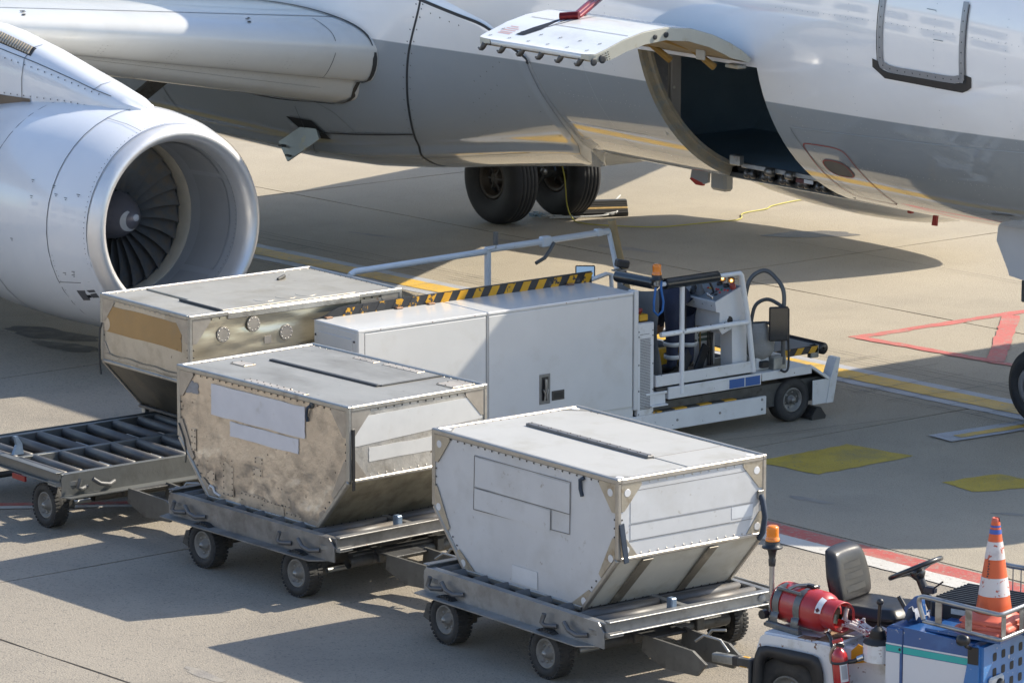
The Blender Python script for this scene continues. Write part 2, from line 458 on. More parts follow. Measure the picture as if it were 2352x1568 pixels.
ribbon(fair, [(fxf(a) - .012, a) for a in (66, 68, 72, 77, 80, 84, 87)], .040, 'gasket', GASK, FAIR)
ribbon(fair, [(fxf(a) - .012, a) for a in (18, 26, 34, 42, 50, 56, 66)], .007, 'panel_seam', SEAM, FAIR)
ribbon(fair, [(-7.5, 86), (-7.62, 80), (-7.9, 69), (-8.12, 58), (-8.35, 46), (-8.62, 33), (-8.8, 22), (-8.95, 12)], .030, 'gasket', GASK, FAIR)
ribbon(fair, [(-10.6, 40), (-9.8, 39.5), (-9.1, 39), (-8.52, 38.5)], .026, 'gasket', GASK, FAIR)
ribbon(fair, [(-10.35, 52), (-10.42, 44), (-10.6, 33), (-10.8, 24)], .012, 'panel_seam', SEAM, FAIR)
ribbon(fair, [(-8.78, 25), (-8.2, 25), (-7.5, 26), (-6.9, 27)], .008, 'panel_seam', SEAM, FAIR)
ribbon(fair, [(-10.0, 56), (-9.65, 50), (-9.55, 45), (-9.5, 39.5)], .009, 'panel_seam', SEAM, FAIR)
for x in (-13.2, -14.3, -15.3, -17):
    ribbon(fair, [(x, 55), (x - .02, 42), (x - .1, 30), (x - .2, 20)], .014, 'panel_seam', SEAM, FAIR)
rv = MB()
for d in (.06, -.06):
    dots(fair, [(-7.5 + d, 86), (-7.62 + d, 80), (-7.9 + d, 69), (-8.12 + d, 58), (-8.35 + d, 46), (-8.62 + d, 33), (-8.8 + d, 22)], '', None, None, .17, .011, bld=rv)
for dp in (1.4, -1.4): dots(fair, [(-10.6, 40 + dp), (-9.1, 39 + dp), (-8.52, 38.5 + dp)], '', None, None, .13, .009, bld=rv)
for k in range(26):
    dots(fair, [(-6.3 - .1 * (k % 5) - k * .04, 66 - k * 1.6), (-6.35 - .1 * (k % 5) - k * .04, 65.9 - k * 1.6)], '', None, None, .05, .009, bld=rv)
dots(fair, [(-6.15, 60), (-6.05, 48), (-6.1, 36), (-6.3, 26)], '', None, None, .22, .011, bld=rv)
dots(fair, [(-6.75, 76), (-7.2, 79), (-7.6, 82)], '', None, None, .16, .010, bld=rv)
stuff(rv.build('rivet', SEAM, FAIR, fix=False))
# fuselage marks forward of the fairing
RLINE = mat('red_stencil', (.30, .03, .035), .4)
LLINE = mat('pale_skin_lap', (.36, .41, .46), .3)
ribbon(fus, [(-1.70, 58.2), (-.8, 59.2), (.3, 60.3), (1.9, 62)], .010, 'skin_lap', LLINE, FUS)
ribbon(fus, [(-5.75, 42), (-5, 42.4), (-4.4, 42.8)], .008, 'skin_lap', LLINE, FUS)
ribbon(fus, [(-1.72, 58), (-1.66, 48), (-1.55, 36), (-1.4, 26)], .007, 'panel_seam', SEAM, FUS)
for x in (-4.9,): ribbon(fus, [(x, 74), (x + .02, 60), (x, 40), (x, 25)], .003, 'skin_lap', LLINE, FUS)
ribbon(fus, [(-1.66, 51.0), (-1.63, 52.3), (-1.55, 52.7), (-1.3, 52.9), (-1.12, 52.6), (-1.03, 51), (-1.0, 46), (-.98, 38), (-.99, 30), (-1.02, 25.5), (-1.10, 24), (-1.3, 24), (-1.52, 24.5), (-1.62, 26.5), (-1.65, 33), (-1.66, 42)], .014, 'red_outline', RLINE, FUS, n=4, closed=True)
ov = [(-1.33 + .19 * math.copysign(abs(math.cos(t)) ** .7, math.cos(t)), 43.5 + 3.6 * math.copysign(abs(math.sin(t)) ** .75, math.sin(t))) for t in (2 * math.pi * k / 20 for k in range(20))]
ribbon(fus, ov, .016, 'red_outline', RLINE, FUS, n=3, closed=True, off=.008)
MB().add([fus(x, p, .006) for x, p in ov], [tuple(range(20))]).build('service_panel', mat('service_panel_grey', (.10, .10, .10), .5), FUS)
ribbon(fus, [(.5, 30.5), (.8, 30.8)], .02, 'stencil_mark', SEAM, FUS)
TXT = mat('grey_stencil', (.20, .22, .24), .5)
fd = MB()
for x in (-5.3, -4.35, -1.5, -.55, .62, 1.5):
    dots(fus, [(x, 104), (x, 90), (x, 78) if not -2 < x < -1.4 else (x, 82)], '', None, None, .075, .0055, .003, bld=fd)
    dots(fus, [(x, 74), (x, 60), (x, 45), (x, 27)], '', None, None, .075, .0055, .003, bld=fd)
for p_ in (62, 46, 94):
    dots(fus, [(-1.7, p_), (.2, p_ + .3), (1.9, p_ + .8)], '', None, None, .08, .0055, .003, bld=fd)
dots(fus, [(-5.6, 56), (-4.9, 56), (-4.1, 56)], '', None, None, .08, .0055, .003, bld=fd)
stuff(fd.build('rivet', mat('faint_rivet', (.42, .43, .45), .4), FUS, fix=False))
# passenger door
DPT = mat('door_surround', (.30, .31, .33), .35, .4, .08, 6)
PD = [(-.08, 104), (-.08, 84.5), (-.03, 82.6), (.10, 81.8), (.45, 81.7), (.80, 81.7), (.93, 82.3), (.975, 84), (.975, 104)]
def plate(S, P, off, name, m, parent, n=0):
    vs = [S(*q, off) for q in P] + [S(*q, 0) for q in P]; k = len(P)
    return MB().add(vs, [tuple(range(k))] + [(i, (i + 1) % k, k + (i + 1) % k, k + i) for i in range(k)]).build(name, m, parent)
pdoor = ribbon(fus, PD, .068, 'passenger_door_frame', DPT, PLANE, off=.012, n=5)
ribbon(fus, [(x + (.045 if x > .45 else -.045 if x < .3 else 0), p - (1.15 if p < 84 else .6)) for x, p in PD], .012, 'door_gap', GASK, pdoor, off=.010, n=5)
stuff(dots(fus, PD, 'rivet', GASK, pdoor, .10, .008, .014))
SC = [(-.20, 84), (-.205, 81.6), (-.05, 78.9), (.96, 78.3), (1.08, 80.2), (1.09, 83.2), (.99, 84.2), (.985, 82.2), (.92, 80.9), (.80, 80.5), (.1, 80.5), (-.04, 81.2), (-.10, 83)]
vs = []; n_ = len(SC)
SCUFF = mat('scuff_plate', (.055, .052, .05), .4, .4, .2, 6)
o_ = MB()
outer = [(-.20, 84), (-.205, 81.6), (-.12, 80.2), (-.05, 78.9), (.2, 78.75), (.6, 78.5), (.96, 78.3), (1.03, 79.2), (1.08, 80.2), (1.09, 83.2)]
inner = [(-.115, 83.4), (-.11, 82.6), (-.08, 81.4), (.02, 80.75), (.2, 80.55), (.6, 80.5), (.86, 80.6), (.97, 81.3), (1.0, 82.2), (1.005, 83.6)]
o_.grid([[fus(*q, .005) for q in outer], [fus(*q, .005) for q in inner]], sm=False)
o_.build('scuff_plate', SCUFF, PLANE, fix=False)
for (x, p) in ((.5, 100), (.62, 92)): ribbon(fus, [(x, p), (x + .12, p)], .008, 'stencil_mark', TXT, FUS)
# cargo hold behind the opening
HOLD = mat('hold_liner', (.22, .31, .38), .5, 0, .12, 1.5, c2=(.20, .23, .25), c2s=1.2, c2t=(.5, .8))
JAMB = mat('tan_primer', (.36, .315, .235), .5, .1, .2, 5, c2=(.27, .28, .26), c2s=7, c2t=(.5, .62), c3=(.20, .10, .07), c3s=14, c3t=(.66, .72), bump=.1, bs=30)
hold = MB()
hx0, hx1 = -5.4, .6
sec = [(20, .90), (30, .90), (45, .9), (60, .9), (76, .9)]
zf, ztop = 2.24, 3.66
hold.add([(hx0, -.72, zf), (hx1, -.72, zf), (hx1, 1.0, zf), (hx0, 1.0, zf)], [(0, 1, 2, 3)])
hold.add([(hx0, 1.0, zf), (hx1, 1.0, zf), (hx1, 1.75, 3.0), (hx0, 1.75, 3.0), (hx1, 1.75, ztop), (hx0, 1.75, ztop)], [(0, 1, 2, 3), (3, 2, 4, 5)])
hold.add([(hx0, -1.84, ztop), (hx1, -1.84, ztop), (hx1, 1.75, ztop), (hx0, 1.75, ztop)], [(0, 1, 2, 3)])
for x in (hx0, hx1): hold.add([(x, -.72, zf), (x, 1.0, zf), (x, 1.75, 3.0), (x, 1.75, ztop), (x, -1.86, ztop), (x, -1.74, 3.2), (x, -1.5, 2.78), (x, -1.15, 2.42)], [tuple(range(8))])
HO = hold.build('cargo_hold', HOLD, PLANE, fix=False)
def ins(x, ph, d):    # point d inside the skin
    return fus(x, ph, -d)
av = [19 + 57 * k / 16 for k in range(17)]
# aft door jamb: frame facing forward, with its inner flange
jb = MB()
jb.grid([[fus(OX0, a) for a in av], [ins(OX0 + .012, a, .035) for a in av], [ins(OX0 + .012, a, .105) for a in av], [ins(OX0 + .06, a, .11) for a in av], [ins(OX0 + .06, a, .15) for a in av], [ins(OX0 - .12, a, .16) for a in av]], sm=False)
jb.build('door_jamb', JAMB, PLANE, fix=False)
jf = MB()
jf.grid([[fus(OX1, a) for a in av], [ins(OX1, a, .14) for a in av], [ins(OX1 + .2, a, .16) for a in av]], sm=False)
jf.build('door_jamb', JAMB, PLANE, fix=False)
jt = MB().grid([[fus(x, OP1) for x in (OX0, OX1)], [ins(x, OP1, .14) for x in (OX0, OX1)], [ins(x, OP1 + 3, .16) for x in (OX0, OX1)]], sm=False)
jt.build('door_lintel', JAMB, PLANE, fix=False)
LIN = mat('cream_lining', (.66, .62, .52), .5, 0, .1, 5, c2=(.5, .47, .40), c2s=5)
GP = mat('grey_lining_panel', (.20, .20, .21), .45, 0, .15, 3, c2=(.27, .26, .25), c2s=5)
px_ = -3.98
li = MB().add([(px_, -1.78, 3.60), (px_, -1.40, 3.60), (px_, -1.40, 2.52), (px_, -1.60, 2.88), (px_, -1.72, 3.2)], [(0, 1, 2, 3, 4)])
lin = li.build('side_lining', LIN, HO, fix=False)
MB().prism([(-1.70, 3.42), (-1.42, 3.44), (-1.42, 2.74), (-1.47, 2.72), (-1.55, 2.84), (-1.64, 3.1), (-1.70, 3.3)], px_ + .004, px_ + .02, lambda p, d: (d, p[0], p[1])).build('lining_panel', GP, HO)
po = MB().box(px_ - .02, px_ + .05, -1.40, -1.26, 2.62, 3.62, .01).build('door_post', mat('post_grey', (.33, .31, .29), .45, 0, .1, 4), HO)
fb = MB()
for z in (3.05, 2.78, 2.58): fb.lathe([(0, .016), (.012, .014), (.013, 0)], (px_ + .05, -1.365, z), (1, 0, 0), 10)
fb.build('post_fastener', mat('pale_fastener', (.5, .5, .46), .4), HO)
# sill, ball rollers
sill = MB()
sill.grid([[fus(x, 19) for x in (OX0, OX1 + .5)], [ins(x, 19, .05) for x in (OX0, OX1 + .5)], [Vector((x, -.52, 2.08)) for x in (OX0, OX1 + .5)], [Vector((x, -.56, 2.22)) for x in (OX0, OX1 + .5)]], sm=False)
SI = sill.build('door_sill', mat('grimy_sill', (.06, .06, .058), .5, .2, .3, 6), PLANE, fix=False)
ed = MB().box(OX0 + .30, OX1 + .4, -.74, -.70, 2.185, 2.235, .006).build('floor_edge', mat('aluminium_edge', (.42, .44, .45), .35, .6, .1, 8), HO)
for k in range(7):
    x = OX0 + .36 + .285 * k
    q = MB().lathe([(0, .0), (0, .048), (.018, .052), (.036, .048), (.037, .026), (.075, .026), (.076, .048), (.094, .052), (.112, .048), (.112, 0)], (x, -.72, 2.125), (.95, .3, 0), 14)
    ro = q.build('sill_roller', mat('roller_steel', (.14, .14, .14), .35, .7, .2, 9), SI)
    MB().beam((x + .19, -.60, 2.20), (x + .20, -.66, 2.07), .02, .10, (1, 0, 0), .004).build('roller_bracket', DARKST, SI)
for x in (-2.78, -2.18, -3.1): MB().lathe([(0, 0), (0, .045), (.09, .045), (.09, 0)], (x, -.78, 2.20), (1, .1, 0), 14).build('guide_roller', STEEL, SI)
MB().box(-3.62, -3.46, -.86, -.78, 2.22, 2.33, .012).build('sill_latch', GALV, SI)
for x in (-2.66, -2.1): MB().box(x, x + .22, -.765, -.745, 2.14, 2.185, .004).build('latch_block', mat('dark_red_block', (.10, .03, .03), .5), SI)
MB().box(-2.52, -2.38, -.772, -.768, 2.15, 2.19).build('placard', mat('white_placard', (.6, .6, .6), .5), SI)
# the open cargo door
prof = [(-1.985, 3.60), (-2.10, 3.69), (-2.26, 3.78), (-2.49, 3.88), (-2.78, 3.965), (-3.11, 4.0), (-3.39, 3.975), (-3.65, 3.915), (-3.85, 3.845), (-3.99, 3.80), (-4.09, 3.80)]
DW = mat('door_white', (.74, .74, .72), .2, 0, .03, 2, c2=(.62, .60, .55), c2s=1.6, c2t=(.55, .8), coat=.4)
def dpt(s, x, d=0):      # s along the section 0..1
    q = s * (len(prof) - 1); i = min(int(q), len(prof) - 2); t = q - i
    y = prof[i][0] + (prof[i + 1][0] - prof[i][0]) * t; z = prof[i][1] + (prof[i + 1][1] - prof[i][1]) * t
    dy, dz = prof[i + 1][0] - prof[i][0], prof[i + 1][1] - prof[i][1]; l = math.hypot(dy, dz)
    ny, nz = dz / l, -dy / l         # upward normal
    if nz < 0: ny, nz = -ny, -nz
    return Vector((x, y + ny * d, z + nz * d))
DX0, DX1 = -3.845, -1.975
def drow(s):
    r = .30; e = 0
    if s > .86: e = r * (1 - math.sqrt(max(0, 1 - ((s - .86) / .14) ** 2)))
    if s > .86: return DX0 + e, DX1 - e * .35
    return DX0 + e, DX1 - e
ss = [k / 30 for k in range(28)] + [.92, .94, .96, .975, .99, 1.0]
dg = [[dpt(s, drow(s)[0] + (drow(s)[1] - drow(s)[0]) * t) for t in (0, .25, .5, .75, 1)] for s in ss]
dg.append([p + Vector((0, .012, -.055)) for p in dg[-1]]); dg.append([p + Vector((0, .08, -.005)) for p in dg[-1]])
CDOOR = MB().grid(dg).build('cargo_door', DW, PLANE)
CREAM = mat('door_edge_cream', (.46, .45, .38), .45, 0, .08, 4, c2=(.34, .26, .12), c2s=5, c2t=(.62, .75), c3=(.10, .08, .05), c3s=12, c3t=(.68, .73))
for sgn, nm in ((1, 1), (0, 0)):
    e = MB(); rows = []
    for s in ss:
        x = drow(s)[sgn]; i = -.03 if sgn else .03; th = .13 * min(1, .35 + 3 * (1 - s)) * min(1, .4 + 4 * s)
        rows.append([dpt(s, x, -.002), dpt(s, x + (.004 if sgn else -.004), -.012), dpt(s, x, -th), dpt(s, x + i * 2, -th)])
    e.grid(rows, sm=False).build('door_rim', CREAM, CDOOR, fix=False)
rm = MB().grid([[dpt(s, drow(s)[0] + .03 + (drow(s)[1] - drow(s)[0] - .06) * t, -.13 * min(1, .35 + 3 * (1 - s)) * min(1, .4 + 4 * s)) for t in (0, .5, 1)] for s in ss if s < .945])
rm.build('door_inner_skin', mat('inner_primer', (.30, .22, .12), .5, 0, .2, 3, c2=(.22, .18, .12), c2s=5), CDOOR, fix=False)
for q in (.30, .46): pass
ho = MB()
for s, r in ((.50, .03), (.55, .026), (.86, .045), (.93, .04)):
    p = dpt(s, DX1 + .006, -.075); 
    MB().lathe([(0, 0), (.0, r), (.006, r), (.008, r * .5), (.008, 0)], p, (1, 0, 0), 14).build('rim_port', GASK, CDOOR)
dm = MB()
for i in range(4):
    for j in range(4): 
        p = dpt(.80 + .022 * i, DX1 + .005, -.035 - .025 * j); dm.lathe([(0, .007), (.003, .006), (.003, 0)], p, (1, 0, 0), 6)
stuff(dm.build('rivet', GASK, CDOOR))
HOOK = mat('latch_steel', (.10, .095, .09), .4, .6, .2, 9)
for k in range(6):
    x = DX1 - .16 - .312 * k
    p = Vector((x, -4.055, 3.765))
    hk = MB().tube([p + Vector((.01, .03, .0)), p + Vector((.01, -.0, -.03)), p + Vector((.0, -.01, -.058)), p + Vector((-.022, -.01, -.078)), p + Vector((-.052, -.01, -.084)), p + Vector((-.08, -.01, -.074))], [.030, .031, .030, .025, .018, .009], 8)
    hk.build('latch_hook', HOOK, CDOOR)
# actuator slot, strut and panel lines on the door's outer skin
SD = lambda x, s, off=0: dpt(s, x, off + .004)
slot = [(-3.28, .50), (-3.20, .50), (-3.19, .60), (-3.21, .72), (-3.30, .80), (-3.42, .81), (-3.36, .72), (-3.29, .62)]
MB().add([SD(x, s, .003) for x, s in slot], [tuple(range(len(slot)))]).build('actuator_slot', mat('slot_black', (.012, .012, .014), .6), CDOOR, fix=False)
bl = [(-3.30, .50), (-3.28, .52), (-3.33, .66), (-3.42, .70), (-3.60, .70), (-3.50, .60)]
REDST = mat('dark_red_strut', (.20, .014, .018), .25, .1, .1, 4, coat=.5)
MB().tube([SD(-3.25, .56, -.02), (-3.67, -2.42, 4.22), (-4.1, -1.98, 4.48)], .042, 12).build('door_actuator', REDST, PLANE)
MB().tube([SD(-3.19, .545, .0), (-3.60, -2.40, 4.24), (-4.03, -1.97, 4.50)], .028, 12).build('door_actuator', REDST, PLANE)
MB().tube([SD(-3.29, .60, .02), SD(-3.13, .56, .03)], .045, 10).build('actuator_pivot', mat('dark_red_metal', (.16, .01, .012), .35, .6), CDOOR)
ribbon(lambda s, x, off=0: dpt(s, x, off), [(.62, -3.70), (.62, -3.3)], .008, 'panel_seam', SEAM, CDOOR)
ribbon(lambda s, x, off=0: dpt(s, x, off), [(.66, -3.18), (.66, -2.6), (.66, -2.02)], .008, 'panel_seam', SEAM, CDOOR)
ribbon(lambda s, x, off=0: dpt(s, x, off), [(.46, -3.08), (.56, -3.10), (.66, -3.17), (.80, -3.34)], .014, 'panel_seam', SEAM, CDOOR)
for k in range(5): ribbon(lambda s, x, off=0: dpt(s, x, off), [(.735 + .02 * k, -3.70 + .02 * (k == 0)), (.735 + .02 * k, -3.50 - .05 * (k == 0))], .010, 'warning_text_line', mat('pale_red_print', (.50, .22, .20), .5), CDOOR)
dd = MB()
for i in range(6):
    for s in (.76, .86): dots(lambda a, c, off=0: dpt(a, c, off), [(s, DX1 - .16 - .312 * i), (s + .02, DX1 - .2 - .312 * i)], '', None, None, .02, .010, bld=dd)
stuff(dd.build('rivet', SEAM, CDOOR, fix=False))
for x in (-3.35, -2.65):
    BRK = mat('ochre_hinge_arm', (.33, .20, .05), .45, 0, .15, 6)
    MB().tube([(x, -2.65, 3.80), (x + .05, -2.25, 3.66), (x + .12, -2.0, 3.46)], [.03, .028, .04], 8).build('hinge_arm', BRK, CDOOR)
MB().box(-2.40, -2.27, -2.36, -2.33, 3.58, 3.74, .008).build('door_bracket', mat('pale_bracket', (.42, .43, .42), .4), CDOOR)
MB().box(-2.20, -2.0, -2.14, -2.02, 3.50, 3.54, .008).build('hinge_block', JAMB, CDOOR)
# small parts under the belly
REDM = mat('red_mast', (.36, .03, .02), .45, 0, .1, 5)
AN = MB().prism([(-.12, .10), (.16, .12), (.14, -.08), (.02, -.12), (-.08, -.12), (-.16, -.07)], -.015, .015, lambda p, d: (-5.08 + p[0], -.02 + d, 1.86 + p[1])).build('drain_mast', mat('mast_grey', (.25, .26, .27), .4), PLANE)
MB().prism([(-.13, -.055), (.06, -.095), (.05, -.125), (-.06, -.125), (-.17, -.07)], -.018, .018, lambda p, d: (-5.08 + p[0], -.02 + d, 1.86 + p[1])).build('mast_tip', REDM, AN)
MB().box(-4.86, -4.60, -.08, .06, 1.72, 1.96, .03).build('belly_antenna', mat('antenna_grey', (.26, .26, .25), .45), PLANE)
MB().prism([(-.07, .06), (.07, .05), (.03, .04), (.02, -.12), (-.05, -.12), (-.02, .04)], -.012, .012, lambda p, d: (-1.34 + p[0], .0 + d, 1.90 + p[1])).build('drain_mast', REDM, PLANE)
MB().box(-1.75, -1.69, -.03, .03, 1.86, 1.94, .01).build('drain_stub', REDM, PLANE)
# hanging access panel near the wing root
ap = MB().prism([(-10.98, 1.64), (-10.40, 1.975), (-10.19, 1.76), (-10.73, 1.44)], 0, .025, lambda p, d: (p[0] + .06, -1.50 - d - .25 * (1.93 - p[1]), p[1] + .03))
APN = ap.build('access_panel', mat('panel_underside', (.26, .27, .26), .3, .3, .1, 3, c2=(.35, .30, .2), c2s=5), PLANE)
for x, z in ((-10.84, 1.63), (-10.70, 1.53)): MB().box(x, x + .09, -1.66, -1.60, z, z + .022).build('panel_latch', DARKST, APN)
MB().add([fair(-10.66, 47, .01), fair(-10.18, 46, .01), fair(-10.10, 36, .01), fair(-10.52, 36, .01)], [(0, 1, 2, 3)]).build('access_opening', mat('slot_black', (0, 0, 0)), FAIR, fix=False)
# ------------------------------------------------------------------ wings
WPAINT = mat('wing_paint', (.60, .60, .575), .24, 0, .04, 1.0, c2=(.52, .51, .47), c2s=1.0, c2t=(.5, .8), coat=.35, bump=.012, bs=2, stretch=(.5, 1.4, 1))
def wing_le(y):                          # y = distance from the centreline
    return -8.50 - .52 * (y - 2.05), 3.05 + .088 * (y - 2.05)
def wing(y, c, up, off=0.0):
    """c = metres aft of the leading edge"""
    x0, z0 = wing_le(y)
    T = 1.12 * max(.16, 1 - .125 * (y - 1.9)) if y < 7 else 1.12 * max(.14, .36 - .022 * (y - 7))
    ch = (-15.3 - x0) * -1 if y < 6.4 else max(1.4, 4.6 - .31 * (y - 6.4))
    u = min(1., c / ch)
    th = T / 2 * 2.02 * (1.4845 * math.sqrt(u) - .63 * u - 1.758 * u * u + 1.4215 * u ** 3 - .5075 * u ** 4)
    mid = -.15 * (1 - math.exp(-c / .55)) * (T / 1.12) - .03 * c
    return Vector((x0 - c - (0 if up else 0), -y, z0 + mid + (th + off if up else -th - off) + (0 if up or y > 5.9 else .085 * (T / 1.12) * math.exp(-((c - .50) / .13) ** 2) - .05 * math.exp(-((c - .95) / .35) ** 2))))
cs = [0, .004, .015, .035, .065, .10, .15, .21, .28, .34, .40, .45, .50, .55, .60, .66, .73, .8, 1.05, 1.4, 1.9, 2.6, 3.4, 4.4, 5.6, 7.0]
yy = [1.5, 1.9, 2.3, 2.8, 3.4, 4.0, 4.7, 5.4, 6.1, 6.4, 7, 8.5, 10, 12, 14, 16, 17]
rows = []
for y in yy:
    ch = (15.3 + wing_le(y)[0]) if y < 6.4 else max(1.4, 4.6 - .31 * (y - 6.4))
    cc = [min(c, ch) if c < 4.4 else c / 7.0 * ch if y < 6.4 else min(ch, c) for c in cs]
    cc = [c * min(1, ch / 7.0) if ch < 7 else c for c in cs]
    rows.append([wing(y, c, True) for c in cc[::-1]] + [wing(y, c, False) for c in cc[1:]])
wb = MB().grid(rows)
WING = wb.build('wing', WPAINT, PLANE)
wp = MB().grid([[Vector((p.x, -p.y, p.z)) for p in r] for r in rows]).build('wing', WPAINT, PLANE)
WU = lambda y, c, off=0: wing(y, c, True, off)
WL = lambda y, c, off=0: wing(y, c, False, off)
ribbon(WU, [(2.0, .62), (3, .60), (4.5, .58), (6.5, .56), (8, .5)], .022, 'slat_gap', SEAM, WING)
ribbon(WU, [(2.05, 1.02), (2.6, .95), (3.3, 1.15), (4.2, 1.5)], .010, 'panel_seam', SEAM, WING)
ribbon(WU, [(2.15, 1.5), (2.6, 1.9), (3.6, 2.0)], .010, 'panel_seam', SEAM, WING)
ribbon(WU, [(5.95, .58), (5.97, .3), (6.0, .12), (6.0, .02)], .035, 'slat_gap', GASK, WING)
ribbon(WL, [(6.0, .01), (6.0, .06), (5.98, .14)], .03, 'slat_gap', GASK, WING)
ribbon(WU, [(2.34, .5), (2.36, .25), (2.36, .08), (2.36, .01)], .008, 'panel_seam', SEAM, WING)
ribbon(WL, [(2.36, .01), (2.36, .08), (2.34, .25), (2.3, .5)], .008, 'panel_seam', SEAM, WING)
ribbon(WL, [(2.2, .62), (3, .60), (4.5, .55), (6.5, .5)], .010, 'panel_seam', SEAM, WING)
wr = MB()
for y in (2.75, 3.3, 3.9, 4.6):
    for k in (0, .05): dots(WL, [(y + k, .03), (y + k, .10), (y + k, .22)], '', None, None, .06, .007, bld=wr)
dots(WL, [(2.3, .56), (3, .54), (4.5, .49), (6, .46)], '', None, None, .10, .007, bld=wr)
stuff(wr.build('rivet', SEAM, WING, fix=False))
# root gasket where the wing meets the fairing, upper and lower
def root_curve(up):
    P = []
    for k in range(26):
        c = 3.6 * (k / 25) ** 1.6 + .002
        # find the span position where the wing leaves the body
        for yq in (1.5 + .002 * q for q in range(500)):
            p = wing(yq, c, up)
            t_ = smooth((-p.x - 5.6) / 5.0) * (1 - smooth((-p.x - 17) / 7)); e_ = 2 + .75 * t_
            q_ = fair(p.x, 90); h_ = fair(p.x, 0)
            if (abs(p.y) / abs(q_.y)) ** e_ + (max(0, ZC - p.z) / (ZC - h_.z)) ** e_ > 1.0: break
        P.append((yq + .02, c))
    return P
ribbon(WL, root_curve(False), .05, 'root_gasket', GASK, WING, sm=False, off=.01)
ribbon(WU, root_curve(True), .035, 'root_gasket', GASK, WING, sm=False, off=.01)
def numeral(at, S, parent):
    t = bpy.data.curves.new('wing_number', 'FONT'); t.body = '2'; t.size = .15; t.extrude = .002
    o = bpy.data.objects.new('wing_number', t); COL.objects.link(o)
    dg_ = bpy.context.evaluated_depsgraph_get(); me = bpy.data.meshes.new_from_object(o.evaluated_get(dg_))
    bpy.data.objects.remove(o)
    m = bpy.data.objects.new('wing_number', me); COL.objects.link(m); m.parent = parent; me.materials.append(GASK)
    p = Vector(S(*at, .012)); nn = (p - Vector(S(*at, 0))).normalized()
    xa = Vector((.46, .88, 0)); xa = (xa - nn * xa.dot(nn)).normalized(); ya = nn.cross(xa)
    m.matrix_local = Matrix(((xa.x, ya.x, nn.x, p.x), (xa.y, ya.y, nn.y, p.y), (xa.z, ya.z, nn.z, p.z), (0, 0, 0, 1)))
    MB().lathe([(0, .025), (.004, .022), (.004, 0)], Vector(S(at[0], at[1] - .09, .008)), nn, 10).build('jacking_mark', GASK, parent)
numeral((3.1, .34), WU, WING); numeral((5.35, .30), WU, WING)

